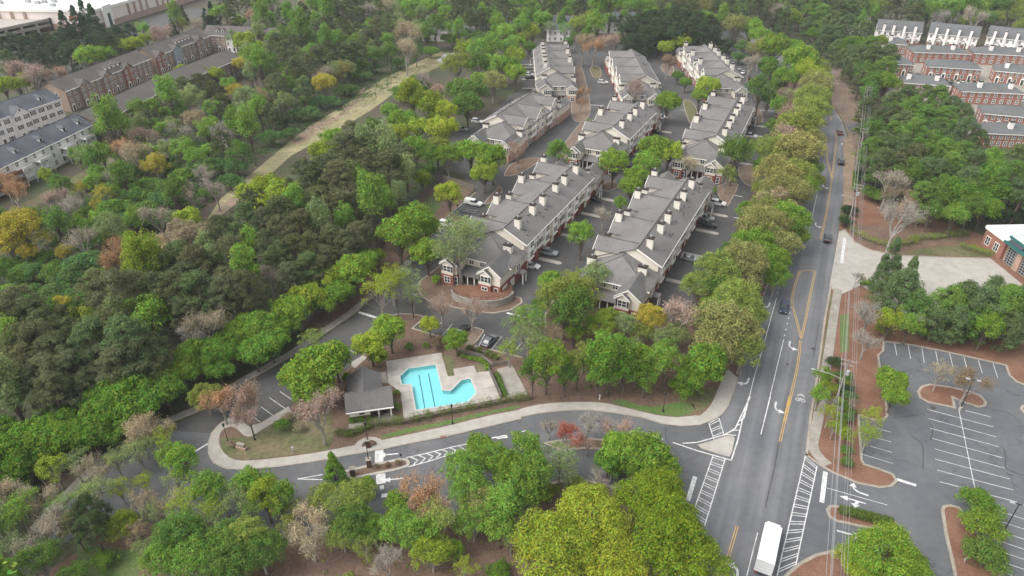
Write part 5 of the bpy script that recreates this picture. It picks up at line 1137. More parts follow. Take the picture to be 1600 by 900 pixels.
plant(2,0,'behind the far apartments','30 30 120 f fresh;30 110 110 b bright;100 110 100 f mid;60 190 120 f fresh;190 140 140 b fresh;130 210 100 f yg;90 240 100 z olive;30 280 120 b bright;20 370 130 b yg;20 480 140 b bright;110 315 90 b deep;240 190 90 a pale;330 200 100 a fresh;230 40 120 P pine;300 40 110 P pine;360 60 110 f fresh;420 60 110 P pine;480 50 110 P pine;540 50 120 p fresh;610 50 120 p fresh;690 50 120 f fresh;760 60 130 f fresh;830 60 120 f fresh;900 60 120 z pale;960 50 120 P pine;1040 60 120 P pine;1110 50 120 P pine;1180 85 130 z tanol;1250 40 110 P pine;1350 70 120 P pine;1440 60 130 P pine;1530 80 130 P pine;1575 40 120 P pine;1460 20 120 P pine;1380 20 110 P pine;410 190 120 z olive;480 150 120 f yg;530 180 140 f fresh;440 265 130 n tan;350 275 80 b mid;510 290 110 u rust;600 250 120 u pink;650 270 90 f fresh;390 240 80 a mid;480 230 90 f mid')
plant(2,0,'in the dark pine grove','720 240 150 L dark;790 200 160 L dark;860 180 160 L dark;930 165 160 L dark;1000 175 160 L dark;1080 165 160 L dark;1150 175 150 L dark;1220 195 140 L dark;740 295 120 L dark;830 265 140 L dark;920 250 130 L dark;1010 245 140 L dark;1100 245 130 L dark;1180 250 130 L dark;1260 245 110 L dark;880 220 140 L dark;1040 200 140 L dark;1120 210 140 L dark;780 250 130 L dark;960 210 140 L dark')
plant(2,0,'around the far apartment courts','960 320 110 b yg;1060 275 120 b yg;970 385 100 u brown;1300 140 90 b bright;1300 330 100 t dark;1350 295 130 t dark;1390 200 160 z tanol;1490 200 160 b bright;1545 250 150 b bright;1450 310 130 t thick;1550 335 160 z tanol;1490 385 120 n grey;1590 430 130 b deep;1420 370 110 t thick')
plant(2,0,'standing in the apartment courts','970 670 158 g bright;1035 480 75 g deep;1082 526 78 g deep;1225 560 170 b yg;1290 545 90 b bright;1170 622 110 b bright;1545 590 165 f mid;760 560 110 u pink;480 762 42 s bright;440 560 70 u rust;430 640 60 u rust;840 590 70 a olive;1600 640 110 f mid')
plant(3,0,'in the main road tree row','30 340 190 b bright;130 330 160 b bright;190 420 220 b bright;240 505 190 z yg;110 510 160 b bright;300 460 140 z olive;150 600 130 u pink;290 570 200 z tanol;270 650 210 z olive;110 640 140 z fresh;50 560 140 t mid;120 730 150 u pink;260 730 230 z olive;200 820 250 z olive;60 690 130 f fresh;50 800 150 t mid;330 500 120 b bright;340 620 100 b bright;230 890 190 z tanol;100 860 160 u pink;20 470 130 f mid')
plant(3,0,'beside the red brick townhouses','40 60 110 n grey;100 160 120 L pgreen;150 130 110 f yg;200 100 130 L pgreen;260 110 140 L pgreen;330 130 140 L pgreen;390 180 150 L pgreen;440 120 150 L pine;500 110 150 L pgreen;480 200 150 L pgreen;560 200 120 L pgreen;600 235 140 L pgreen;300 230 110 b deep;240 200 110 L pgreen;350 260 140 L pgreen;420 260 140 L pgreen;540 300 150 b deep;620 335 150 L pgreen;700 275 90 b yg;660 400 160 L pgreen;750 390 160 L pgreen;560 380 140 L pgreen;500 340 130 f mid;520 440 130 L pgreen;590 480 130 f mid;480 400 140 L pgreen;420 330 120 L pgreen;730 450 150 L pgreen;640 540 130 f mid;725 545 160 b bright;620 610 120 f mid;570 540 120 L pine;680 480 130 L pgreen;440 200 120 L pgreen;60 130 100 L pine')
plant(3,0,'in front of the red brick townhouses','770 660 200 L pgreen;870 640 210 L pgreen;960 620 210 L pgreen;1060 640 220 L pgreen;1130 690 200 L pgreen;900 720 230 L mid;830 780 210 L pgreen;980 760 230 L mid;1100 770 220 L pgreen;1200 740 200 L pgreen;1230 830 190 L pgreen;900 850 220 L pgreen;1050 855 210 L pgreen;780 840 180 L pgreen;1330 870 150 L pgreen')
plant(3,0,'behind the white-sided townhouse rows','620 50 140 z olive;700 60 140 z olive;780 60 140 P pine;850 40 140 P pine;920 70 140 P pgreen;1000 80 150 f fresh;1060 50 150 b deep;1140 70 160 b fresh;1220 60 160 b deep;1300 50 160 b deep;1380 60 160 b bright;1450 50 150 f mid;1530 90 150 z olive;1590 40 150 z olive;1580 130 130 z olive;560 30 130 P pine;480 40 130 P pine;400 50 130 P pine;320 40 130 P pine;240 30 130 P pine;160 40 130 P pine;900 110 110 P pine;1080 110 110 n grey;1300 110 120 n grey')
plant(0,1,'by the white townhouse decks','565 95 150 f pale;640 75 130 f fresh;490 75 110 f fresh;300 215 90 f yg;340 345 120 u pink;80 290 130 u rust;30 245 120 u rust;760 40 150 u rust;860 60 150 u tan')
plant(0,1,'in the scrubby wetland','150 570 260 z yellow;60 650 190 z yellow;280 620 150 a yellow;980 165 160 z yellow;500 285 120 a yellow;650 340 150 a yellow;610 390 110 a yellow;410 690 100 z yellow;180 700 120 z yellow;800 200 190 t mid;760 250 150 t mid;940 265 160 t mid;1040 290 180 t thick;1160 215 170 t fresh;1270 170 210 t thick;1380 150 180 t thick;1440 250 160 t thick;1490 160 160 t thick;1300 60 150 t fresh;1150 55 160 f fresh;1220 110 130 f fresh;870 340 190 t mid;1000 365 190 t thick;1120 365 190 t thick;1200 300 160 n grey;900 425 200 t mid;720 435 210 t fresh;640 480 190 t fresh;820 505 190 t thick;960 485 200 t thick;1060 480 160 t thick;700 565 180 n grey;640 610 160 t mid;560 530 160 n grey;450 490 190 n grey;380 430 170 n grey;520 610 160 n grey;560 430 110 t mid;330 490 100 t fresh;860 650 160 t thick;520 770 240 t thick;620 750 210 t thick;350 820 210 t mid;430 860 210 t thick;200 810 190 t thick;120 830 190 t mid;60 770 170 t mid;30 540 150 t dark;740 690 200 u rust;900 780 210 p yg;950 740 170 p yg;870 850 200 f yg;700 850 190 t mid;620 880 160 f fresh;270 720 140 t mid;1340 280 140 n grey;700 330 120 n grey;600 250 130 n grey;480 370 120 n grey;780 600 140 t mid;1380 330 150 t thick;1500 80 150 f mid;1000 110 140 n grey;1080 180 140 t mid')
plant(0,1,'beside the bare clay track','1190 500 180 b yg;1260 495 130 b lime;1030 620 180 u tan;1170 600 230 z tan;1220 660 160 z tan;1340 690 130 f bright;1570 350 170 b yg')
PW = 'in the pine belt'
plant(0,1,PW,'1350 520 240 P pine;1450 480 240 P pine;1550 520 230 P pine;1400 600 230 P pine;1500 620 230 P pine;1580 680 210 P pine;1130 770 250 P pine;1240 800 250 P pine;1060 810 210 P pine;1340 780 240 P pine;1180 870 230 P pine;1450 740 230 P pine;1540 830 170 p fresh;1420 870 210 P pine;1300 690 210 P pine')
plant(1,1,'on the bank beside the clearing','350 60 290 b yg;250 120 260 b yg;150 190 260 b yg;80 300 210 b yg;180 330 250 b yg;60 400 160 b lime;430 80 190 b yg;280 30 200 b yg')
plant(1,1,PW,'560 90 240 P pine;700 70 240 P pine;820 80 240 P pine;920 120 230 P pine;620 180 220 P pine;440 230 250 P pine;330 250 240 P pine;520 280 240 P pine;700 200 230 P pine2;830 200 240 P pine;940 230 210 P pine;260 440 240 P pine;400 400 240 P pine;520 420 230 P pine;160 460 230 P pine;60 520 230 P pine;290 560 220 P pine;180 600 230 P pine;80 660 230 P pine;400 540 150 p pale;360 450 110 p pale;300 500 110 p fresh;610 260 120 p pale;670 290 110 p fresh;740 420 190 p fresh;640 400 200 P pine;820 380 180 P pine;560 520 210 P pine2;640 600 200 P pine2;480 620 210 P pine;350 660 210 P pine;250 720 230 P pine;150 760 210 P pine;560 660 180 P pine2;450 740 180 P pine2;80 800 170 u grey;330 800 200 P pine;740 300 180 P pine;900 330 170 P pine;740 520 160 P pine2;410 820 170 P pine;220 860 190 P pine')
plant(1,1,'beside the fenced yard','1000 60 190 b deep;1080 100 160 b mid;1130 50 170 b olive;1200 120 160 z bright;1040 235 120 b yg;1060 170 130 b mid')
plant(1,1,'beside the left apartment court','1340 80 200 b bright;1430 195 190 b yg;1480 130 210 b bright;1210 345 175 b lime;990 510 260 b bright;900 610 290 b bright;1060 540 180 b bright;1070 700 220 b bright;1465 402 50 s bright')
plant(1,1,'drooping over the apartment front corner','1270 650 340 a pale;1330 600 260 a pale;1230 720 240 a pale')
ROW = 'in the maple row'
plant(1,1,ROW,'640 790 310 b bright;720 730 200 b bright;500 850 260 b yg;800 720 130 b lime')
plant(1,1,'over the entry road bend','850 865 230 a yg;950 860 190 a pale')
plant(2,1,'standing in the apartment courts','290 80 170 f fresh;430 90 80 t olive;635 150 188 g bright;880 60 210 b bright;980 75 190 b lime;840 140 190 b bright;780 215 170 b bright;740 295 150 b bright;680 385 90 f fresh;435 590 178 f bright;1100 120 110 u tan;1390 95 210 f mid;1340 210 150 a olive;240 870 155 g bright;400 850 150 a yg;530 850 200 z pale;570 430 110 n grey;40 40 110 u pink;1270 280 35 s deep;1270 300 35 s deep')
RWR = 'in the main road tree row'
plant(2,1,RWR,'1560 60 170 z olive;1570 180 150 z bright;1480 440 140 z bright;1560 300 130 z olive;1540 560 270 z tanol;1460 620 160 z bright;1580 460 210 z olive;1500 690 260 z bright;1430 800 290 z tanol;1280 850 260 z olive;1570 630 210 z bright;1590 770 210 z bright;1370 700 150 z mid')
plant(3,1,RWR,'60 70 240 z olive;180 100 270 z tanol;60 230 260 z tanol;170 230 210 z olive;240 180 160 z bright;100 350 280 z tanol;210 320 180 z bright;30 430 230 z tan;110 520 250 z bright;20 560 230 z tanol;60 650 230 z tanol;170 610 160 z bright;20 760 210 z bright;40 870 170 z bright;290 240 110 z olive')
plant(3,1,'in the station woods','640 70 170 P pgreen;720 60 180 P pgreen;820 80 200 P pgreen;900 120 210 P pine2;1000 70 200 P pgreen;700 160 180 P pgreen;760 230 180 n grey;800 170 170 P pine;880 230 190 f mid;980 200 190 P pgreen;1080 110 200 P pgreen;1060 230 180 P pgreen;1130 180 190 P pgreen;1200 90 190 P pgreen;1260 170 180 P pgreen;960 330 180 P pgreen;1100 320 200 f mid;1180 360 210 f deep;1050 390 170 f mid;1230 280 190 P pgreen;1400 125 130 f fresh;1370 250 230 b deep;1300 340 210 b deep;1440 330 220 b deep;1500 260 210 P pgreen;1540 120 190 P pgreen;1560 230 190 P pgreen;1580 330 190 P pgreen;1340 430 190 b deep;1490 450 180 t dark;1250 440 170 f mid;1160 460 160 f fresh;950 475 110 t yg;1010 450 130 f mid;640 310 130 t mid;700 340 130 t mid;880 400 120 u rust;780 330 150 n brown;860 320 150 n brown;600 200 100 t dark;660 230 130 t mid;1420 200 150 f fresh;1590 440 170 t dark')
plant(3,1,'on the mulch bank by the station apron','815 460 240 n grey')
plant(3,1,'beside the utility pole','505 420 100 t dark;490 495 95 t dark')
plant(3,1,'on the edge of the station apron','745 800 180 c pgreen;870 870 150 c pgreen;555 835 80 n grey')
plant(0,2,PW,'120 180 290 P pine;60 280 260 P pine;220 230 270 P pine;300 310 260 P pine;280 400 310 P pine;180 420 290 P pine;100 350 260 P pine;380 470 290 P pine;480 380 270 P pine;330 560 290 P pine2;200 520 270 P pine;450 560 260 P pine2;240 620 260 P pine2;350 690 250 P pine2;450 650 210 P pine;120 560 240 P pine;760 60 310 P pine;880 30 270 P pine;640 60 250 P pine;700 330 330 P pine;820 400 330 P pine;600 400 310 P pine;880 460 290 P pine2;760 500 290 P pine2;660 480 270 P pine;960 420 250 P pine;560 500 250 P pine;1000 60 250 P pine;1120 60 270 P pine;1060 150 210 P pine;1250 80 270 P pine;1400 90 250 P pine2;1540 60 250 P pine2;1180 180 210 P pine2;1280 210 230 n tan;1230 270 190 n grey;930 190 270 f bright;1050 190 160 f bright;670 170 150 f bright;510 260 200 f yg;600 250 160 f fresh;1400 180 160 f mid;50 650 210 p pale;90 720 170 p pale;760 220 240 P pine;420 220 220 P pine;300 150 220 t mid;40 60 220 t fresh;180 50 230 t thick;340 50 220 t thick;480 80 200 t thick;400 110 120 z yellow;540 90 200 t mid;560 640 200 P pine2;650 560 210 P pine2')
plant(0,2,ROW,'1560 260 290 b bright;1480 340 270 b deep;1400 420 300 b deep;1240 430 290 b deep;1310 490 220 b deep;1120 560 270 b bright;1210 560 220 b bright;980 600 310 b bright;850 680 330 b deep;700 670 330 b deep;780 770 330 b deep;640 790 310 b deep;950 740 310 b deep;1060 680 280 b deep;360 810 170 b deep;420 870 270 b deep;300 880 270 b deep;1400 530 210 b deep')
plant(0,2,'on the loop island lawn','1290 700 190 z olive;1370 690 180 u rust;1500 680 190 u pink;1545 770 170 u pink')
plant(0,2,'over the road corner by the loop','900 880 180 u tan;1000 870 150 u tan')
plant(1,2,ROW,'60 260 300 b bright;150 280 260 b bright;250 150 290 b bright;360 80 270 b yg;480 90 240 b bright;560 40 230 b bright;120 350 290 b deep;20 420 270 b deep;200 230 240 b bright')
plant(1,2,'between the entry road and the clubhouse','370 340 160 a olive;430 520 330 b bright;330 590 290 b bright;500 470 240 b bright;250 570 210 b bright;400 660 220 b bright;290 680 160 b bright;390 780 230 u pink')
plant(1,2,'around the pool car park','720 380 220 b lime;840 290 230 b bright;780 40 260 a yg;980 60 160 a pale;1085 245 122 b lime;1250 345 160 b bright;1160 100 160 n pink;1350 130 160 n pink;1580 400 160 a yg;1140 350 110 t brown;770 440 120 b bright')
FW = 'in the small wood'
plant(2,2,FW,'130 240 250 a fresh;60 210 200 a pale;100 330 240 a pale;180 110 120 f mid;300 90 270 z olive;400 70 270 z olive;390 180 260 f mid;250 320 170 a tan;390 290 130 f bright;330 190 200 f mid;550 270 190 z yg;600 220 160 z yg;700 260 160 z pale;860 225 190 z yellow;810 300 140 z olive;1030 180 210 u pink;1150 230 120 u red;1150 310 120 u pink;1030 320 160 z pale;920 330 140 a pale;220 500 250 f bright;130 570 190 f mid;410 520 180 f olive;500 500 180 f mid;610 480 300 f deep;680 420 210 f mid;540 570 180 f deep;800 470 200 f bright;830 570 180 f deep;960 500 230 u pink;1080 640 200 t deep;1200 500 290 b deep;1120 570 210 b deep;700 560 190 f deep;330 580 160 f mid;560 400 180 f mid;450 420 170 a olive;760 380 150 a pale;950 420 150 u pink')
plant(2,2,RWR,'1290 300 330 z tanol;1350 200 310 z olive;1400 330 280 z tanol;1250 400 270 z tanol;1400 100 270 z olive;1480 200 210 z olive;1240 120 130 b bright;1160 20 210 z olive;1300 30 230 z mid;1450 430 220 z olive')
plant(2,2,'in the drive median','230 860 110 n grey;470 850 160 n grey;650 850 170 n pink')
plant(3,2,'behind the parking lot','830 60 270 L pgreen;900 140 190 f mid;760 220 160 f yg;640 150 190 n grey;620 315 150 n grey;1100 150 250 L pgreen;1200 130 270 L pgreen;1330 150 290 L pgreen;1450 170 270 L pgreen;1560 200 250 L pgreen;1150 230 210 L pgreen;1260 230 210 L mid;1360 255 200 f bright;1040 230 180 L pgreen;980 280 120 t bright;880 245 160 f fresh;1500 270 220 L pgreen;1590 100 220 L pgreen;1400 60 200 L pgreen;720 30 160 L pgreen;1180 290 150 t mid;1270 300 130 t yg;720 270 120 t olive')
plant(3,2,'on the parking lot edge','770 600 200 b bright;775 700 170 b bright')
plant(3,2,'on the kidney-shaped lot island','1070 550 160 a tan;1275 560 180 u brown')
plant(3,2,'under the power lines','340 570 120 f bright;320 690 120 f bright;380 800 130 a yg;410 880 110 a yg;640 830 170 a yg;480 640 110 t dark;420 470 110 t dark;480 740 100 t mid;470 820 110 t mid;350 630 90 f yg;470 560 110 t mid;490 600 90 t olive;500 680 100 t thick;440 720 90 t yg;510 780 90 t mid;450 860 110 t yg;400 640 90 a yg;430 560 80 t brown;520 720 80 n brown;410 740 90 n grey')
plant(0,3,ROW,'150 80 340 b deep;300 60 340 b deep;440 70 310 b deep;60 190 340 b deep;170 220 280 b deep;80 300 280 b deep;600 60 310 b deep;20 30 260 b deep;730 40 260 b deep')
LWF = 'in the lower woods'
plant(0,3,LWF,'330 230 240 a yg;460 200 210 a pale;720 180 210 a pale;860 120 240 a pale;870 30 160 u tan;1000 60 210 u tan;560 230 210 n tan;110 490 270 a fresh;60 570 230 a fresh;380 470 200 a fresh;540 380 150 a yg;540 490 260 P dark;580 600 240 P dark;450 590 210 P pine2;740 350 190 a yg;900 310 160 a yg;1150 190 260 f bright;1060 150 170 f fresh;1100 290 210 a pale;1290 350 250 f fresh;1380 400 250 a fresh;1150 450 270 a yg;1330 490 240 a yg;1500 440 260 a pale;1560 330 230 f bright;760 600 210 z yg;840 620 180 a tan;900 430 210 a tan;960 510 190 n pink;1240 560 190 n pink;1120 680 350 z mid;1200 810 330 z mid;1420 720 320 z mid;1540 700 300 z olive;1450 860 320 z mid;1040 820 310 z mid;660 800 180 t bright;1570 500 230 a fresh;1040 420 180 n tan;240 400 200 n tan;1320 600 220 n pink;250 560 180 n grey;900 740 200 n pink;60 720 220 n pale')
plant(1,3,LWF,'30 340 240 f bright;150 430 240 f bright;60 430 250 f yg;30 760 310 z mid;310 520 240 u tan;330 630 230 u tan;420 430 210 z olive;500 490 240 a olive;620 430 260 z olive;690 330 140 b bright;610 590 280 z mid;540 650 240 z olive;880 450 190 b bright;870 520 150 b bright;1040 320 260 u rust;1080 440 250 u rust;1150 500 230 u olive;900 620 270 z olive;1040 640 290 z olive;1100 770 260 z olive;820 800 230 n grey;680 710 210 a olive;1300 260 290 z olive;1330 380 300 z olive;1420 480 290 z tanol;1360 580 250 z olive;1400 100 210 b bright;1480 180 250 z mid;1560 250 260 f bright;1560 450 290 f fresh;1520 600 230 f fresh;1590 660 190 a pale;1240 740 140 f bright;1300 850 180 u pink;1510 870 190 t deep;200 600 200 a olive;740 620 220 z olive;230 480 180 u tan')
plant(1,3,'standing at the entrance gate median','490 255 150 c deep')
plant(1,2,'beside the clubhouse back wall','570 560 80 t deep')
plant(2,3,LWF,'70 150 270 f fresh;130 270 290 f fresh;60 350 290 f fresh;300 170 270 a pale;330 260 230 a pale;120 400 240 f fresh;70 540 210 a pale;20 480 170 a pale;560 260 160 n grey;430 360 220 t olive;230 380 180 t olive')
plant(2,3,'at the drive corner','700 140 270 b bright;850 180 290 b bright;920 250 250 b bright;600 200 190 b deep;690 230 210 t olive;780 240 200 b deep;1015 240 70 f bright')
plant(2,3,'in the drive median','350 25 140 u red;470 60 110 n pink')
plant(2,3,'beside the ladder crosswalk','250 780 520 o oaky;480 590 470 o oaky;600 820 460 o oaky;870 430 400 o oakg;960 660 480 o oakg;1090 800 430 o oakg')
plant(3,3,'in the long lot planter','1310 450 240 t bright;1340 600 270 t bright;1360 790 290 t mid')
plant(3,3,'at the lot driveway corner','710 790 400 o bright;580 860 280 o lime;850 890 300 o bright')
plant(3,3,'under the power lines','490 30 100 f yg;490 120 90 t mid;490 190 90 t mid;620 40 160 a yg')

# ---- gap filling where the woods are closed: the same kinds, thinly scattered between the surveyed trees
FILLP = {}
KEEP_CLEAR = [CLR, CLR2, [(1500,155),(1640,160),(1640,212),(1500,208)], [(1480,120),(1620,125),(1620,170),(1480,165)], [(100,200),(152,205),(380,110),(380,80),(330,70),(100,165)], [(320,355),(345,335),(460,240),(440,215),(330,305)], [(0,330),(130,200),(100,140),(0,170)]]
def fill(pp, zone, kinds, step, rr, keep=.8):
    poly = gnd(pp); xs = [p[0] for p in poly]; ys = [p[1] for p in poly]; n = 0
    y = min(ys)
    while y < max(ys):
        x = min(xs)
        while x < max(xs):
            q = (x + random.uniform(-.4,.4)*step, y + random.uniform(-.4,.4)*step); x += step
            if not inside(q, poly): continue
            rad = random.uniform(*rr); cps = [proj(q[0], q[1], h_) for h_ in (3.0, 7.0, 11.0, 14.0)]
            if any(inside(cpx, pr_) for pr_ in KEEP_CLEAR for cpx in cps) or covers(q[0], q[1], 11.0, rad*1.1) or covers(q[0], q[1], 4.0, rad): continue
            if any((q[0]-a)**2 + (q[1]-b)**2 < (keep*(c*.75+rad*.75))**2 for a, b, c in TREES): continue
            k, col = random.choice(kinds); kind = K1[k]; pxx = proj(q[0], q[1])
            if not (-40 < pxx[0] < 1640 and -5 < pxx[1] < 960): continue
            if kind == 'pine':
                FILLP.setdefault((zone, col), []).append((q[0], q[1], rad)); TREES.append((q[0], q[1], rad)); n += 1; continue
            tree(kind, q[0], q[1], rad*(.7 if kind in ('poplar','thicket') else 1), col, f'{size_word(kind, rad)}{CD[col]} {KD[kind]} {place(zone, q[0], q[1])}', f'{KD[kind]}s {zone}'); n += 1
        y += step
    return n
NF = []
NF.append(fill([(150,195),(330,110),(420,50),(560,5),(700,5),(690,80),(560,130),(440,210),(330,300),(250,300),(200,240)], 'below the brown townhouses', [('f','mid'),('P','pine'),('f','fresh'),('f','pale'),('t','mid'),('p','pale')], 8.5, (3,4.4)))
NF.append(fill([(0,360),(120,290),(240,220),(330,300),(300,360),(200,420),(90,480),(0,480)], 'in the scrubby wetland', [('t','thick'),('t','mid'),('t','thick'),('f','mid'),('f','fresh'),('n','grey')], 5.5, (2.8,4.2), .7))
NF.append(fill([(0,530),(150,530),(330,425),(440,345),(560,320),(690,290),(640,330),(560,430),(450,520),(250,600),(60,660),(0,680)], PW, [('P','pine'),('P','pine'),('P','pine2'),('p','pale'),('t','mid')], 7.5, (4,5.2)))
NF.append(fill([(1360,60),(1590,5),(1900,40),(1900,110),(1640,75),(1480,50)], 'behind the white-sided townhouse rows', [('b','deep'),('P','pine'),('z','olive'),('f','mid')], 10, (4,5.5)))
NF.append(fill([(700,5),(1380,5),(1370,60),(1150,60),(820,62),(700,90)], 'behind the far apartments', [('P','pine'),('f','fresh'),('p','fresh'),('P','pine')], 9, (3.5,4.8)))
NF.append(fill([(1340,190),(1500,215),(1700,260),(1700,370),(1560,345),(1400,345),(1345,300)], 'in the station woods', [('P','pgreen'),('P','pine'),('f','mid'),('t','mid')], 7, (3,4.2)))
NF.append(fill([(0,815),(200,820),(380,838),(540,855),(700,830),(800,790),(960,775),(1040,860),(1040,930),(0,930)], LWF, [('a','pale'),('z','mid'),('n','grey'),('u','tan'),('t','olive')], 6.5, (2.2,3.4)))
def wood_mass(name, label, items, col):      # the pines that close the wood between the ones one can tell apart
    L_ = []; T_ = []
    base = []
    for i in range(3):
        vs_ = []
        for k in range(55):
            t = random.random()**.75; z = 17*(.36 + .6*t); rad = 5.2*(1-t**2.6)**.5*(.35+.65*random.random()**.6)-.4; az = random.uniform(0, 6.283)
            vs_.append(clump_leaves(np.array([rad*math.cos(az), rad*math.sin(az), z]), random.uniform(.8,1.35), 32, .95, .62, asp=.3, shell=.3, up=.6, jit=1.2))
        base.append(np.concatenate(vs_))
    for x, y, r in items:
        s = r/5.0; a = random.uniform(0, 6.283); c_, s_ = math.cos(a)*s, math.sin(a)*s; b = random.choice(base); sz = s*random.uniform(.9,1.1)
        L_.append(np.stack([b[:,0]*c_ - b[:,1]*s_ + x, b[:,0]*s_ + b[:,1]*c_ + y, b[:,2]*sz], 1))
        w0, w1, h = .28*s, .08*s, 18*sz; q = [(-1,-1),(1,-1),(1,1),(-1,1)]
        for i in range(4):
            a_, b_ = q[i], q[(i+1)%4]; T_ += [(x+a_[0]*w0, y+a_[1]*w0, 0), (x+b_[0]*w0, y+b_[1]*w0, 0), (x+b_[0]*w1, y+b_[1]*w1, h), (x+a_[0]*w1, y+a_[1]*w1, h)]
    V_ = np.concatenate(L_ + [np.array(T_)]); me = quad_mesh(name, V_, M_needle); me.materials.append(M_bark_p)
    nl = sum(len(l) for l in L_)//4; mi = np.zeros(len(V_)//4, dtype=np.int32); mi[nl:] = 1; me.polygons.foreach_set('material_index', mi)
    o = link(name, me); o['kind'] = 'stuff'; o['label'] = label; o['category'] = 'woods'; o.color = (*COLS[col], 1)
for (zone, col), items in FILLP.items(): wood_mass('woodland', f'closed {CD[col]} pine canopy {zone}', items, col)
print('FILL', NF, len(TREES), sum(len(v) for v in FILLP.values()))
def beyond(label, kind, P_, col, step=8.0, rr=(3.5,5)):       # the woods go on past the edge of the photograph
    pr = PROTO[kind][0]; n = len(pr['crown'].vertices); b = np.empty(n*3, dtype=np.float32); pr['crown'].vertices.foreach_get('co', b); b = b.reshape(-1,4,3)
    b = b[NR.permutation(len(b))[:900]]; c = b.mean(1, keepdims=True); b = (c + (b-c)*2.4).reshape(-1,3); L_ = []
    xs = [p[0] for p in P_]; ys = [p[1] for p in P_]; y = min(ys)
    while y < max(ys):
        x = min(xs)
        while x < max(xs):
            q = (x + random.uniform(-.4,.4)*step, y + random.uniform(-.4,.4)*step); x += step
            if not inside(q, P_) or any((q[0]-a)**2 + (q[1]-b2)**2 < (r+2)**2 for a, b2, r in TREES[-1200:]): continue
            s = random.uniform(*rr)/pr['R']; a = random.uniform(0,6.283); c_, s_ = math.cos(a)*s, math.sin(a)*s
            L_.append(np.stack([b[:,0]*c_ - b[:,1]*s_ + q[0], b[:,0]*s_ + b[:,1]*c_ + q[1], b[:,2]*s], 1))
        y += step
    o = link('woodland', quad_mesh('woodland', np.concatenate(L_), M_leaf)); o['kind'] = 'stuff'; o['label'] = label; o['category'] = 'woods'; o.color = (*COLS[col], 1)
GL = lambda *pp: [at(*p) for p in pp]
beyond('mixed woods continuing past the lower bend of the entry road', 'fresh', GL((-25,700),(-25,930),(60,925),(300,925),(300,1050),(-420,1050),(-420,700)), 'fresh')
beyond('deep green trees continuing the maple row past the picture edge', 'broad', GL((-20,660),(-20,800),(-200,960),(-300,900),(-150,700)), 'deep')
beyond('dark pine woods continuing left of the pine belt', 'broad', GL((-15,450),(-15,660),(-150,720),(-350,640),(-300,430)), 'pine')
NF.append(fill([(0,790),(120,800),(260,812),(400,842),(420,930),(-30,930),(-30,860)], LWF, [('a','pale'),('a','fresh'),('a','yg'),('u','tan'),('n','grey')], 5.0, (2.4,3.4), .6))
# ---- undergrowth: leaf litter, ferns and seedlings nobody could count
def undergrowth(name, label, pp, dens, size, col, hmax=.7, clump=(.4,1.1)):
    poly = gnd(pp); xs = [p[0] for p in poly]; ys = [p[1] for p in poly]; A = abs(area2(poly))/2; n = int(A*dens/14); C = []
    while len(C) < n:
        q = (random.uniform(min(xs),max(xs)), random.uniform(min(ys),max(ys)))
        if inside(q, poly): C.append(q)
    vs_ = [clump_leaves(np.array([x, y, .1]), random.uniform(*clump), 14, size, .55, shell=.2, jit=1.0) for x, y in C]
    V_ = np.concatenate(vs_); V_[:, 2] = np.maximum(V_[:, 2], .02)
    o = link(name, quad_mesh(name, V_, M_leaf)); o['kind'] = 'stuff'; o['label'] = label; o['category'] = 'undergrowth'; o.color = (*COLS[col], 1); return o
undergrowth('undergrowth', 'low green undergrowth on the floor of the pine belt', [(0,480),(150,470),(330,350),(520,230),(690,265),(640,330),(560,440),(450,525),(250,610),(0,720)], 2.2, .42, 'mid')
undergrowth('undergrowth', 'brown-green scrub between the wetland bushes', [(0,380),(120,300),(250,210),(380,150),(560,60),(690,60),(600,140),(440,220),(330,320),(150,470),(0,490)], 4.0, .5, 'thick', clump=(.6,1.6))
undergrowth('undergrowth', 'leafy undergrowth under the roadside woods', [(1345,200),(1500,215),(1660,250),(1660,370),(1520,345),(1400,345),(1345,300)], 2.0, .4, 'mid')
undergrowth('undergrowth', 'seedlings and low growth under the wood by the pool', [(850,520),(1010,505),(1080,485),(1150,480),(1130,590),(1100,620),(960,620),(840,610)], 1.6, .3, 'mid')
undergrowth('undergrowth', 'scattered low growth on the woodland slope below the drive', [(60,900),(200,820),(380,835),(640,845),(842,770),(960,775),(1040,850),(1000,960),(60,960)], 1.4, .26, 'olive', clump=(.25,.7))
undergrowth('dry_grass', 'tufts of dry grass in the clearing', CLR, 2.0, .4, 'tan', clump=(.3,.9))
undergrowth('undergrowth', 'low weeds along the roadside tree row', [(1150,590),(1190,475),(1240,340),(1270,220),(1270,180),(1230,110),(1212,150),(1208,200),(1180,290),(1140,390),(1080,485)], 1.2, .36, 'mid')
# ================================================================ VEHICLES
def paint(name, col, metal=0.0):
    m = mat(name, col, rough=.35, var=0.0, spec=.5, metal=metal); m.node_tree.nodes['Principled BSDF'].inputs['Coat Weight'].default_value = .6; return m
PAINT = dict(white=paint('paint_white',(.62,.62,.61)), silver=paint('paint_silver',(.36,.37,.38),.4), grey=paint('paint_grey',(.12,.125,.13),.3), black=paint('paint_black',(.014,.015,.017)), navy=paint('paint_navy',(.02,.03,.055),.2), red=paint('paint_red',(.10,.012,.014)), blue=paint('paint_blue',(.03,.07,.16)))
M_tyre = mat('tyre', (.02,.02,.021), rough=.9, var=0); M_rim = mat('rim', (.30,.30,.31), rough=.4, metal=.7, var=0); M_carglass = mat('car_glass', (.015,.018,.022), rough=.08, var=0, spec=.7)
M_lamp = mat('headlamp', (.6,.6,.58), rough=.2, var=0); M_tail = mat('tail_lamp', (.28,.015,.012), rough=.3, var=0)
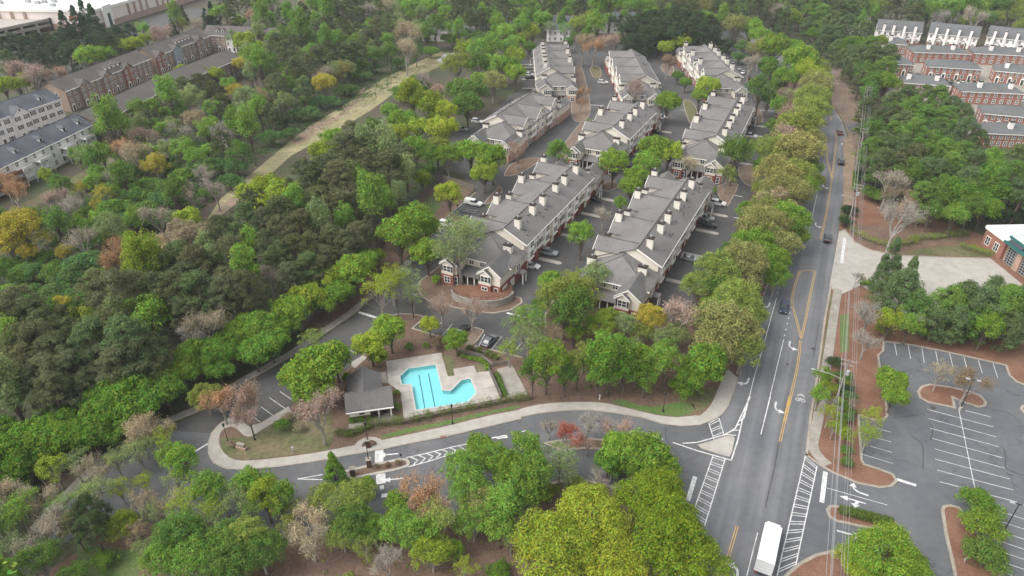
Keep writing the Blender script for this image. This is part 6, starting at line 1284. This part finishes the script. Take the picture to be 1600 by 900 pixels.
def loft(mb, st):         # stations along y: (y, half width bottom, half width top, z bottom, z top)
    b = len(mb.v); n = len(st)
    for y, wb, wt, z0, z1 in st:
        zm = z0 + (z1-z0)*.55; wm = max(wb, wt)*1.0
        mb.v += [(-wb,y,z0),(-wm,y,zm),(-wt,y,z1-.03),(-wt*.9,y,z1),(wt*.9,y,z1),(wt,y,z1-.03),(wm,y,zm),(wb,y,z0)]
    for i in range(n-1):
        for j in range(8): q = b+i*8; mb.f.append((q+j, q+(j+1)%8, q+8+(j+1)%8, q+8+j))
    mb.f.append(tuple(b+j for j in range(7,-1,-1))); mb.f.append(tuple(b+(n-1)*8+j for j in range(8))); return mb
SHAPES = dict(
 sedan=dict(body=[(-2.35,.72,.70,.35,.78),(-2.2,.84,.80,.28,.92),(-1.2,.90,.86,.25,.98),(.9,.90,.86,.25,.95),(1.9,.86,.78,.27,.82),(2.3,.74,.66,.35,.66)], glass=[(-1.65,.70,.62,.93,.96),(-1.05,.80,.62,.93,1.38),(.15,.80,.62,.93,1.42),(1.05,.76,.66,.93,.98)], roof=(-1.0,.12,.60,1.42), wb=1.38),
 suv=dict(body=[(-2.3,.80,.76,.42,1.0),(-2.2,.90,.86,.34,1.12),(-1.0,.94,.90,.32,1.12),(.95,.94,.90,.32,1.08),(1.9,.90,.82,.34,.98),(2.28,.80,.72,.42,.82)], glass=[(-2.18,.80,.70,1.06,1.12),(-1.85,.84,.68,1.06,1.62),(.05,.84,.68,1.06,1.68),(1.0,.80,.70,1.06,1.12)], roof=(-1.85,.05,.68,1.69), wb=1.36),
 pickup=dict(body=[(-2.8,.90,.88,.5,1.08),(-2.7,.96,.93,.42,1.15),(-.6,.97,.93,.40,1.15),(1.3,.97,.93,.40,1.15),(2.3,.94,.86,.42,1.08),(2.75,.84,.78,.5,.9)], glass=[(-.75,.84,.74,1.12,1.16),(-.6,.86,.72,1.12,1.78),(.6,.86,.72,1.12,1.80),(1.35,.82,.74,1.12,1.18)], roof=(-.6,.6,.72,1.81), wb=1.75, bed=True),
 van=dict(body=[(-2.7,.92,.88,.42,2.05),(-2.6,.98,.92,.36,2.15),(.8,.98,.92,.36,2.2),(1.5,.98,.86,.36,1.7),(2.2,.94,.84,.38,1.15),(2.6,.84,.76,.45,.9)], glass=[(.9,.94,.88,1.4,2.0),(1.2,.95,.86,1.3,1.98),(1.75,.92,.82,1.25,1.6)], roof=(-2.55,.8,.88,2.21), wb=1.7))
CARM = {}
def car(kind, col, px, py, head, label, group=None, z=.03, XY=None, covered=False):
    sh = SHAPES[kind]; X, Y = XY or at(px, py, .5)
    o = thing({'sedan':'parked_car','suv':'parked_car','pickup':'pickup_truck','van':'delivery_van'}[kind] if group != 'traffic on the main road' else 'car', label, 'van' if kind == 'van' else ('truck' if kind == 'pickup' else 'car'), (X, Y, z), -R(head), group); o.scale = (1.06,1.06,1.06)
    k = (kind, col)
    if k not in CARM:
        d = {}; d['body'] = loft(MB(), sh['body']).mesh('body', PAINT[col]); d['glass'] = loft(MB(), sh['glass']).mesh('windows', M_carglass)
        a, b, w, zt = sh['roof']; r = MB().slab([(-w,a,zt),(w,a,zt),(w*.98,b,zt),(-w*.98,b,zt)], .06)
        for s in (-1,1): r.slab([(s*w*1.0-.03,a,zt-.02),(s*w*1.0+.03,a,zt-.02),(s*w*1.0+.03,b,zt-.02),(s*w*1.0-.03,b,zt-.02)], .08)
        d['roof'] = r.mesh('roof', PAINT[col])
        CARM[k] = d
    d = CARM[k]; body = put('body', d['body'], o); put('windows', d['glass'], o); put('roof', d['roof'], o)
    y0 = sh['body'][0][0]; y1 = sh['body'][-1][0]; zl = sh['body'][-1][4]-.14; zt = sh['body'][0][4]-.2
    for s in (-1, 1):
        put('headlight', LAMPM, o, (s*.58, y1-.02, zl)); put('tail_light', TAILM, o, (s*.66, y0+.0, zt))
        put('mirror', MIRM, o, (s*(sh['glass'][-1][1]+.16), sh['glass'][-1][0]-.25, sh['glass'][-1][3]+.08))
        for t in (-1, 1):
            wl = put('wheel', TYREM, o, (s*(sh['body'][2][1]-.10), t*sh['wb'], .34)); put('rim', RIMM, wl, (s*.02,0,0))
    if sh.get('bed'):
        if covered: put('bed_cover', BEDC, o)
        else: put('bed', BEDM, o)
    return o
LAMPM = MB().box(-.17,.17,-.10,.05,-.08,.08).mesh('headlight', M_lamp); TAILM = MB().box(-.14,.14,-.04,.08,-.1,.1).mesh('tail_light', M_tail); MIRM = MB().box(-.1,.1,-.05,.06,-.06,.08).mesh('mirror', M_shutter)
def wheel_mesh(r, w, m, name):
    b = MB(); k = 14; b.v = [(s*w/2, r*math.cos(2*math.pi*j/k), r*math.sin(2*math.pi*j/k)) for s in (-1,1) for j in range(k)]
    b.f = [(j,(j+1)%k,k+(j+1)%k,k+j) for j in range(k)] + [tuple(range(k)), tuple(range(2*k-1,k-1,-1))]; return b.mesh(name, m)
TYREM = wheel_mesh(.34,.24,M_tyre,'wheel'); RIMM = wheel_mesh(.21,.25,M_rim,'rim')
BEDM = MB().box(-.80,.80,-2.6,-.85,1.16,1.17).mesh('bed', M_shutter); BEDC = loft(MB(), [(-2.7,.86,.74,1.13,1.70),(-2.6,.88,.78,1.13,1.78),(-.8,.88,.78,1.13,1.78),(-.65,.86,.76,1.13,1.74)]).mesh('bed_cover', PAINT['white'])
TR = 'traffic on the main road'
car('sedan','red',1312,207,12,'dark red car driving past the side street by the pine straw verge',TR)
car('suv','black',1314,253,22,'black car with reddish tail lights on the main road beside the hedge strip',TR)
car('suv','black',1293,373,25,'black car passing the entrance of the pale station apron',TR)
car('suv','navy',1225,481,205,'dark blue car in the lane beside the long yellow painted island',TR)
GC = 'cars parked at the apartments'
for kind, col, px, py, hd, lab in [
 ('sedan','silver',1078,404,116,'silver sedan alone at the garages next to a concrete driveway finger'),
 ('suv','silver',1103,341,116,'silver car parked right behind the black pickup'),
 ('pickup','black',1104,351,116,'black pickup parked against the silver car'),
 ('suv','white',1122,318,114,'white car parked by the red pine straw island'),
 ('pickup','white',1171,213,116,'white pickup at the garages by the roadside tree row'),
 ('sedan','white',1168,227,114,'white sedan half under the green court tree'),
 ('suv','white',698,351,116,'white SUV with dark sunroof in the left court stalls'),
 ('suv','silver',858,395,114,'silver SUV pulled up at the brick garages'),
 ('sedan','white',830,415,114,'white sedan at the garage beside the white portico'),
 ('suv','black',927,312,114,'black SUV at the far garages beside the white portico posts'),
 ('sedan','black',1000,230,114,'black sedan at the garages of the short apartment building'),
 ('suv','black',985,262,100,'black car partly under the round court tree'),
 ('sedan','black',1026,207,114,'black sedan in front of the concrete finger of the short building'),
 ('suv','white',1033,184,100,'white car in the shade of the lone round tree'),
 ('suv','white',942,129,92,'white SUV beside the grassy court island'),
 ('pickup','white',829,106,90,'white pickup at the garages by the left woods'),
 ('suv','white',827,117,90,'white car beside the black pickup by the left woods'),
 ('pickup','black',830,122,90,'black pickup nosed in beside the white car'),
 ('sedan','white',1161,113,20,'white sedan on the pine straw edge behind the far building'),
 ('sedan','silver',1156,107,20,'silver sedan on the pine straw edge behind the far building'),
 ('sedan','red',1169,121,20,'red car on the pine straw edge behind the far building'),
 ('sedan','white',1206,157,15,'white car alone in the court beside the tree row'),
 ('sedan','grey',765,533,30,'dark grey sedan in the pool car park stall'),
 ('sedan','black',723,517,28,'black car tucked behind the small tree by the pool car park'),
 ('sedan','silver',722,202,112,'silver car on the brown edge beside the left woods'),
 ('suv','white',746,190,112,'white car at the garages under the left woods trees')]:
    car(kind, col, px, py, hd, lab, GC)
car('pickup','white',740,318,116,'white pickup with capped bed beside the mulch island',GC,covered=True)
GT = 'cars parked at the red townhouses'
for kind, col, px, py, hd, lab in [('suv','black',1487,132,100,'black SUV on the townhouse street'),('sedan','white',1505,131,100,'white car behind the black SUV on the townhouse street'),('sedan','blue',1520,188,20,'blue car at the corner of the red-door block'),('sedan','white',1597,157,95,'white car beside the far end of the two-chimney block'),('sedan','white',1503,91,100,'white car between the brick blocks below the white-sided rows'),('sedan','black',1435,118,20,'dark car beside the short brick block end')]:
    car(kind, col, px, py, hd, lab, GT)
car('van','white',127,67,115,'white van parked on the mall road behind the conifers')
# --- box truck
TX, TY = at(1203,852,0.0); tx, ty = at(1204,843,3.2)
tk = thing('box_truck', 'white box truck heading past the ladder crosswalk on the main road', 'truck', (tx, ty, .03), -R(26.5))
tb = MB().box(-1.25,1.25,-4.6,2.6,.95,3.55)
tb.build('cargo_box', mat('truck_white',(.66,.67,.68),rough=.45,var=.04,scale=.6), tk)
MB().box(-1.27,1.27,-4.64,-4.5,.9,3.58).build('rear_frame', PAINT['white'], tk); MB().box(-1.27,1.27,2.5,2.64,.9,3.58).build('front_frame', PAINT['white'], tk)
loft(MB(), [(2.75,1.05,.98,.6,3.3),(3.3,1.08,.98,.55,3.25),(3.9,1.08,.92,.55,2.5),(4.6,1.05,.88,.55,1.5),(5.1,.95,.85,.6,1.35)]).build('cab', PAINT['white'], tk)
loft(MB(), [(3.75,1.0,.9,1.55,2.4),(4.0,1.0,.86,1.5,2.35),(4.55,.95,.8,1.45,1.62)]).build('windscreen', M_carglass, tk)
MB().box(-.5,.5,-4.6,4.6,.55,.85).build('chassis', M_shutter, tk); MB().box(-1.15,1.15,-4.75,-4.6,.55,.75).build('bumper', M_shutter, tk)
for s in (-1,1):
    put('tail_light', TAILM, tk, (s*.95,-4.72,.68)); put('headlight', LAMPM, tk, (s*.8,5.08,.95))
    for y in (-2.6,-1.6,3.9): w_ = put('wheel', TYREM, tk, (s*1.0,y,.46), 0, (1.3,1.35,1.35)); put('rim', RIMM, w_, (s*.02,0,0))
for y in (-3.4,-2.2,-1.0,.2,1.4): MB().box(-1.2,1.2,y-.03,y+.03,3.55,3.575).build('roof_bow', PAINT['white'], tk)
for z in (1.5,2.1,2.7,3.2): MB().box(-1.2,1.2,-4.66,-4.635,z,z+.04).build('door_rib', PAINT['silver'], tk)

# ================================================================ POLES, WIRES, LAMPS, FENCES, HEDGES
M_pole = mat('weathered_pole', (.24,.215,.19), var=.15, scale=2); M_blackm = mat('black_metal', (.02,.02,.022), rough=.5, var=0); M_galv = mat('galvanised', (.42,.43,.44), rough=.5, metal=.4, var=.05); M_wire = mat('cable', (.30,.30,.31), rough=.6, var=0)
def on(px, py, z): X, Y = at(px, py, z); return X, Y
p1 = Vector((96.8,178.8)); p2 = Vector(at(1327,562,13.2)); p0 = Vector(at(1352,199,13.5)); dirr = (p1-p2).normalized(); p3 = p2 - dirr*58; pm = p0 + (p0-p1)*1.1
across = Vector((dirr.y, -dirr.x))
POLES = [pm, p0, p1, p2, p3]; HT = [12.5, 13.2, 13.4, 13.2, 13.2]
PLAB = ['grey utility pole farthest along the road among the pines', 'grey utility pole beside the hedge strip and pine wood', 'grey utility pole with lamp arm at the corner of the station apron', 'grey utility pole with transformer over the pine straw beside the parking lot', 'grey utility pole carrying the cables beyond the lot driveway']
ARMS = [(0.0, 1.25), (-1.0, 1.05), (-3.4, .8)]
for i, (p, h) in enumerate(zip(POLES, HT)):
    o = thing('utility_pole', PLAB[i], 'utility pole', (p.x, p.y, 0), math.atan2(across.y, across.x), 'utility poles along the main road')
    MB().tube([(0,0,-.3),(0,0,h)], [.19,.12], 8).build('post', M_pole, o)
    for dz, w in ARMS[:2]:
        a = MB().box(-w-.1,w+.1,-.07,.07,h+dz-.35,h+dz-.2).build('crossarm', M_pole, o)
        for x in (-w, -w*.4, w*.4, w): MB().tube([(x,0,h+dz-.2),(x,0,h+dz)], .05, 5).build('insulator', M_galv, a)
    if i in (2, 3):
        tf = MB().ring(.45,0,h-3.4,.32,.32,[(1,0),(1,.95),(.8,1.05)],10).build('transformer', M_galv, o)
        s_ = -1; L_ = 5.2 if i == 3 else 3.2
        ar = MB().tube([(0,0,h-4.6),(s_*L_*.5,0,h-4.0),(s_*L_,0,h-3.9)], [.05,.045,.04], 5).build('lamp_arm', M_galv, o); MB().box(s_*L_-.5,s_*L_+.1,-.14,.14,h-4.0,h-3.85).build('lamp_head', M_galv, o)
for i in range(4):
    a, b, ha, hb = POLES[i], POLES[i+1], HT[i], HT[i+1]
    for nm, dz, offs in (('power_cable', .02, (-1.25,-.5,.5,1.25)), ('power_cable', -1.0, (-1.05,1.05)), ('phone_cable', -4.2, (.2,)), ('phone_cable', -5.0, (.2,))):
        for x in offs:
            A = a + across*x; B = b + across*x; P_ = []
            for k in range(11):
                t = k/10; q = A.lerp(B, t); P_.append((q.x, q.y, ha + (hb-ha)*t + dz - 1.1*4*t*(1-t)*.7))
            seg = ['among the pines','past the hedge strip','across the station entrance','beside the parking lot'][i]
            tag(MB().tube(P_, .02 if nm == 'power_cable' else .028, 4, False).build(nm, M_wire, None), f'{"thin grey overhead power cable" if nm == "power_cable" else "thick dark phone cable"} strung between the utility poles {seg}', 'cable', 'overhead cables along the main road')
# separate street-light pole far up the verge
def street_light(p, h, arm, rz, label, mtl=M_pole, grp='street lights'):
    o = thing('street_light', label, 'street light', (p[0], p[1], 0), rz, grp)
    MB().tube([(0,0,0),(0,0,h)], [.14,.09], 7).build('post', mtl, o); MB().tube([(0,0,h-.6),(-arm*.5,0,h+.1),(-arm,0,h+.15)], [.05,.045,.04], 5).build('lamp_arm', M_galv, o); MB().box(-arm-.45,-arm+.15,-.13,.13,h+.05,h+.2).build('lamp_head', M_galv, o)
street_light(at(1316,171), 10.5, 4.0, R(-15), 'wooden street light pole with long arm on the pine straw verge')
def lot_light(px, py, h, label, two=True):
    X, Y = at(px, py); o = thing('lot_light', label, 'street light', (X, Y, 0), R(-20), 'parking lot lights')
    MB().ring(0,0,0,.3,.3,[(1,0),(1,.7),(.9,.75)],10).build('base', M_conc, o); MB().tube([(0,0,.6),(0,0,h)], [.09,.07], 6).build('post', M_blackm, o)
    for s in ((-1,1) if two else (1,)): a = MB().box(min(0,s*.9),max(0,s*.9),-.05,.05,h-.12,h-.04).build('lamp_arm', M_blackm, o); MB().box(s*.9-.35,s*.9+.35,-.2,.2,h-.14,h).build('lamp_head', M_galv, o)
lot_light(1564,838,7.5,'dark double-headed lot light pole by the long planter'); lot_light(1500,640,7.5,'dark double-headed lot light pole on the kidney-shaped island notch')
def post_lamp(px, py, h, label):
    X, Y = at(px, py); o = thing('post_lamp', label, 'street light', (X, Y, .1), 0, 'black post lamps')
    MB().ring(0,0,0,.16,.16,[(1,0),(1,.5),(.6,.7)],8).build('base', M_blackm, o); MB().tube([(0,0,.5),(0,0,h)], [.07,.05], 6).build('post', M_blackm, o)
    MB().ring(0,0,h,.2,.2,[(.5,0),(1,.15),(1.1,.5),(1.3,.55),(.3,.8)],8).build('lantern', M_blackm, o)
for v, x, y, h, lab in [(V7,702,838,4.2,'black post lamp in the hedge by the pool deck'),(V6,884,165,4.2,'black post lamp on the grass by the drive corner'),(V4,515,497,4.0,'black post lamp on the loop island by the stone marker'),(V7,386,210,4.0,'black post lamp on the mulch island by the car park'),(V8,718,252,4.0,'black post lamp between the left court stalls'),(V4,668,480,4.0,'black post lamp at the notch of the loop pavement')]:
    post_lamp(*v(x, y), h, lab)
street_light(at(*V7(474,215)), 6.5, .8, R(160), 'tall pale-headed lamp on the car park mulch island', M_blackm)
# entrance gate posts
M_bronze = mat('bronze_brick', (.10,.055,.042), var=.15, scale=3)
for v, x, y, lab in [(V5,215,410,'dark brick gate pier with lamp post on the entrance median'),(V5,120,465,'dark brick gate pier at the tail of the entrance median'),(V5,210,296,'dark brick gate pier in the paved bay by the hedge')]:
    X, Y = at(*v(x, y)); o = thing('gate_pier', lab, 'gate pier', (X, Y, .12), R(12), 'brick gate piers at the entrance')
    MB().box(-.4,.4,-.4,.4,0,1.7).build('pier', M_bronze, o); MB().box(-.48,.48,-.48,.48,1.7,1.85).build('coping', M_kerb, o)
    if '120' not in str(x): MB().tube([(0,0,1.85),(0,0,5.2)], [.08,.06], 6).build('post', M_blackm, o); MB().ring(0,0,5.2,.22,.22,[(.5,0),(1,.15),(1.1,.5),(.3,.8)],8).build('lantern', M_blackm, o)
X, Y = at(*V5(215,290)); st = thing('planting_bay', 'dark half-round planting bed set in the paved bay', 'planter', (X, Y, .15), R(12)); MB().prism([(1.2*math.cos(t*math.pi/10), 1.1*math.sin(t*math.pi/10)) for t in range(11)], 0, .1).build('soil', M_mulch, st); MB().wall([(1.25*math.cos(t*math.pi/10), 1.15*math.sin(t*math.pi/10)) for t in range(11)], .15, 0, .22).build('edging', M_bronze, st)
for v, x, y in [(V5,402,372)]:
    X, Y = at(*v(x, y)); o = thing('keypad_post', 'short black gate keypad post at the nose of the entrance median', 'post', (X, Y, .12)); MB().tube([(0,0,0),(0,0,1.1)], .05, 6).build('post', M_blackm, o); MB().box(-.15,.15,-.1,.1,1.0,1.4).build('keypad', M_blackm, o)
X, Y = at(*V4(592,530)); o = thing('stone_marker', 'low brown stone marker on the loop island', 'monument', (X, Y, .1), R(-20)); MB().box(-1.1,1.1,-.4,.4,0,.5).build('plinth', M_stone, o); MB().box(-.8,.8,-.25,.25,.5,1.2).build('slab', M_kerb, o)
for v, x, y, lab in [(V6,512,92,'short white utility marker post on the mulch above the drive'),(V4,893,548,'short white marker post on the loop lawn')]:
    X, Y = at(*v(x, y)); o = thing('marker_post', lab, 'post', (X, Y, .1)); MB().box(-.12,.12,-.1,.1,0,1.0).build('post', M_white, o); MB().box(-.16,.16,-.13,.13,1.0,1.12).build('cap', M_white, o)
X, Y = at(*V5(648,236)); o = thing('storm_drain', 'rusty storm drain inlet in the kerb below the pool', 'drain', (X, Y, .12), R(14)); MB().box(-.8,.8,-.35,.35,0,.08).build('frame', M_kerb, o); MB().box(-.6,.6,-.3,.1,.08,.1).build('grate', M_deckw, o)
# fences: dark board fence along the pine belt, each board its own piece
M_fence = mat('grey_fence', (.115,.105,.095), var=.25, scale=3); M_fence2 = mat('old_fence', (.19,.165,.14), var=.25, scale=3)
def fence(label, pp, h, m, step=1.2):
    g = gnd(pp); o = thing('board_fence', label, 'fence', (g[0][0], g[0][1], 0)); me = {}
    for i in range(len(g)-1):
        a, b = Vector(g[i]), Vector(g[i+1]); L_ = (b-a).length; n = max(1, int(L_/step)); ang = math.atan2((b-a).y, (b-a).x); st_ = L_/n
        for k in range(n):
            q = a.lerp(b, (k+.5)/n); key = round(st_, 2)
            if key not in me: me[key] = MB().box(-st_/2+.02, st_/2-.02, -.03, .03, .05, h).mesh('panel', m); me[('p',key)] = MB().box(-.07,.07,-.07,.07,0,h+.12).mesh('post', m)
            put('panel', me[key], o, (q.x-g[0][0], q.y-g[0][1], random.uniform(-.05,.05)), ang)
            if k % 2 == 0: e = a.lerp(b, k/n); put('post', me[('p',key)], o, (e.x-g[0][0], e.y-g[0][1], 0), ang)
        rl = MB().box(0, L_, -.06, -.03, h*.8, h*.8+.1).box(0, L_, -.06, -.03, h*.25, h*.25+.1).build('rail', m, o); rl.location = (a.x-g[0][0], a.y-g[0][1], 0); rl.rotation_euler = (0,0,ang)
    return o
fence('long dark board fence between the pine belt and the maple row', [(470,520),(540,452),(590,394),(655,312),(691,283)], 2.3, M_fence)
fence('weathered board fence across the end of the grassy yard', [(691,283),(715,290),(740,299)], 2.2, M_fence2)
fence('low dark fence along the pool court edge', [V7(915,528), V7(945,590), V7(990,690)], 1.4, M_fence)
fence('low stone-coloured fence behind the pool planting', [V7(735,425), V7(800,432), V7(870,450), V7(905,475), V7(935,500), V7(1030,488)], 1.2, M_fence2)
# hedges: dense small-leaved walls of foliage
def hedge(label, pp, w, h, col='hedge', dens=300, name='hedge', size=.17, z=.1):
    g = smooth_line(gnd(pp), False, 3); A = Vector(g[0]); o = thing(name, label, 'hedge', (A.x, A.y, z)); vs_ = []
    for i in range(len(g)-1):
        a, b = Vector(g[i]), Vector(g[i+1]); L_ = (b-a).length; n = max(1, int(L_/(w*.45)))
        for k in range(n):
            q = a.lerp(b, (k+random.random())/n) - A
            for s in (-.25, .25):
                d = (b-a).normalized(); off = Vector((-d.y, d.x))*w*s
                vs_.append(clump_leaves(np.array([q.x+off.x, q.y+off.y, h*.5]), w*.42, dens//2, size, h*.55/(w*.42), shell=.7, jit=.7))
    V_ = np.concatenate(vs_); V_[:,2] = np.clip(V_[:,2], .02, h*1.12); c = link('foliage', quad_mesh('foliage', V_, M_leaf), o); c.color = (*COLS[col], 1)
    st = MB(); gg = [(x-A.x, y-A.y) for x, y in g]; st.wall(gg, w*.35, 0, h*.6).build('branches', M_bark, o); return o
hedge('long clipped hedge between the pool deck and the drive', pts(V7,(215,850),(330,838),(430,830),(560,800),(700,770),(860,740),(1000,710),(1150,690)), 2.1, 1.5)
hedge('hedge turning round the clubhouse porch', pts(V7,(30,895),(90,905),(150,885),(215,858)), 1.5, 1.1)
hedge('short clipped hedge under the clubhouse wall', pts(V7,(100,825),(150,820),(212,808)), 1.2, .9, 'deep')
hedge('hedge along the back of the pool car park', pts(V7,(790,395),(860,415),(930,440),(965,465)), 1.4, 1.1)
hedge('low green hedge bordering the pool planting', pts(V7,(740,430),(800,455),(870,470),(905,500),(905,522)), .9, .7, 'bright')
hedge('hedge beside the patio pad', pts(V7,(960,545),(985,610),(1010,670)), .8, .8, 'mid')
hedge('curved green hedge round the station mulch bank', pts(TL(3,1),(520,545),(600,590),(680,625),(780,640),(880,625),(910,605)), 2.6, 1.4, 'yg')
hedge('bright hedge sweeping toward the fire station', pts(TL(3,1),(915,600),(990,595),(1080,590),(1160,575),(1235,570)), 2.6, 1.4, 'bright')
hedge('hedge at the station lawn end', pts(TL(3,1),(1205,650),(1270,665),(1330,685),(1380,700)), 2.6, 1.4, 'bright')
hedge('dense dark ivy bank between the road and the utility pole', pts(TL(3,1),(480,400),(478,440),(480,480),(490,510)), 2.4, 1.0, 'deep')
hedge('narrow dark hedge strip along the roadside verge', pts(TL(3,1),(548,180),(545,240),(543,300)), 1.6, 1.0, 'deep')
hedge('hedge by the driveway of the station', pts(TL(3,1),(575,880),(620,880),(660,878)), 1.8, 1.0, 'bright')
for v, x, y, lab in [(TL(3,0),555,757,'bright clipped shrub bed by the side street'),(TL(3,0),550,822,'bright clipped shrub bed below the side street')]:
    hedge(lab, [v(x-22,y-6), v(x,y), v(x+22,y+4)], 1.8, .9, 'yg', name='shrub_bed')
for k in range(7):
    x, y = 470 + 45*k, 508 + 11*k
    hedge('clipped box shrub in the hedged driveway median', [B8(x-8,y+12), B8(x,y), B8(x+4,y-12)], 1.35, 1.2, 'hedge', 260, 'box_shrub')['group'] = 'clipped box shrubs in the driveway median'
for v, x, y, r, col, lab in [(V7,370,672,.9,'deep','dark round shrub on the pool deck bed'),(V7,372,750,.9,'deep','dark round shrub on the lower pool deck bed'),(V7,925,85,1.1,'bright','round green shrub on the raised terrace'),(V7,455,400,1.1,'deep','low dark shrub on the pool back bed'),(V7,548,388,.9,'deep','small dark shrub beside the brown thicket'),(V4,840,420,1.6,'deep','dark ground shrub on the loop lawn'),(V7,610,20,1.6,'bright','green shrub at the foot of the drooping tree'),
     (V5,263,418,.6,'brown','small brown shrub in the median'),(V5,325,410,.6,'brown','small brown shrub mid median'),(V5,385,395,.6,'brown','small brown shrub near the median nose'),(V4,540,520,.9,'pink','pinkish low shrub beside the stone marker'),(V4,940,425,1.2,'tan','tan dry shrub on the loop lawn'),(V4,870,365,1.3,'tan','tan dry shrub by the loop pavement')]:
    X, Y = at(*v(x, y)); tree('shrub', X, Y, r, col, lab, None)
for t in range(14):
    A = Vector(at(1415, 124)); B = Vector(at(1528,130)); q = A.lerp(B, t/13); tree('shrub', q.x, q.y-1.2, .9, 'dark', 'dark clipped shrub along the brick townhouse fronts', 'shrubs at the townhouse fronts')
for t in range(8):
    A = Vector(at(1530, 201)); B = Vector(at(1612,208)); q = A.lerp(B, t/7); tree('shrub', q.x, q.y-1.2, 1.1, 'dark', 'dark rounded shrub below the red front doors', 'shrubs below the red doors')
# traffic sign and loungers by the pool
X, Y = at(*V2(66,470)); o = thing('road_sign', 'thin sign post at the drive stop line', 'sign', (X, Y, 0), R(25)); MB().tube([(0,0,0),(0,0,2.4)], .04, 5).build('post', M_galv, o); MB().box(-.3,.3,-.02,.02,1.7,2.4).build('plate', mat('sign_red',(.4,.03,.03),var=0), o)
for i, (x, y) in enumerate([(262,795),(310,780)]):
    X, Y = at(*V7(x, y)); o = thing('patio_table', 'dark patio table under the clubhouse porch', 'table', (X, Y, .17), 0, 'patio tables under the porch'); MB().ring(0,0,.7,.55,.55,[(1,0),(1,.05)],12).build('table_top', M_blackm, o); MB().tube([(0,0,0),(0,0,.7)], .05, 6).build('leg', M_blackm, o)
X, Y = at(*B8(1224,818)); o = thing('planter_sign', 'small white sign stake in the long lot planter', 'sign', (X, Y, .12), R(20)); MB().tube([(0,0,0),(0,0,.9)], .04, 5).build('stake', M_white, o); MB().box(-.35,.35,-.03,.03,.7,1.2).build('plate', M_white, o)

# ---------------------------------------------------------------- air
hz = MB().box(-1250,1250,-140,1450,-2.0,93.0).build('haze', None); hz['kind'] = 'stuff'; hz['label'] = 'thin pale haze in the air over the whole estate'; hz['category'] = 'haze'
hm = bpy.data.materials.new('haze'); hm.use_nodes = True; hn = hm.node_tree.nodes; hl = hm.node_tree.links
for n in list(hn): hn.remove(n)
pv_ = hn.new('ShaderNodeVolumePrincipled'); pv_.inputs['Color'].default_value = (.86,.90,.95,1); pv_.inputs['Density'].default_value = 0.00012; pv_.inputs['Anisotropy'].default_value = 0.0
ho = hn.new('ShaderNodeOutputMaterial'); hl.new(pv_.outputs[0], ho.inputs['Volume']); hz.data.materials.append(hm)
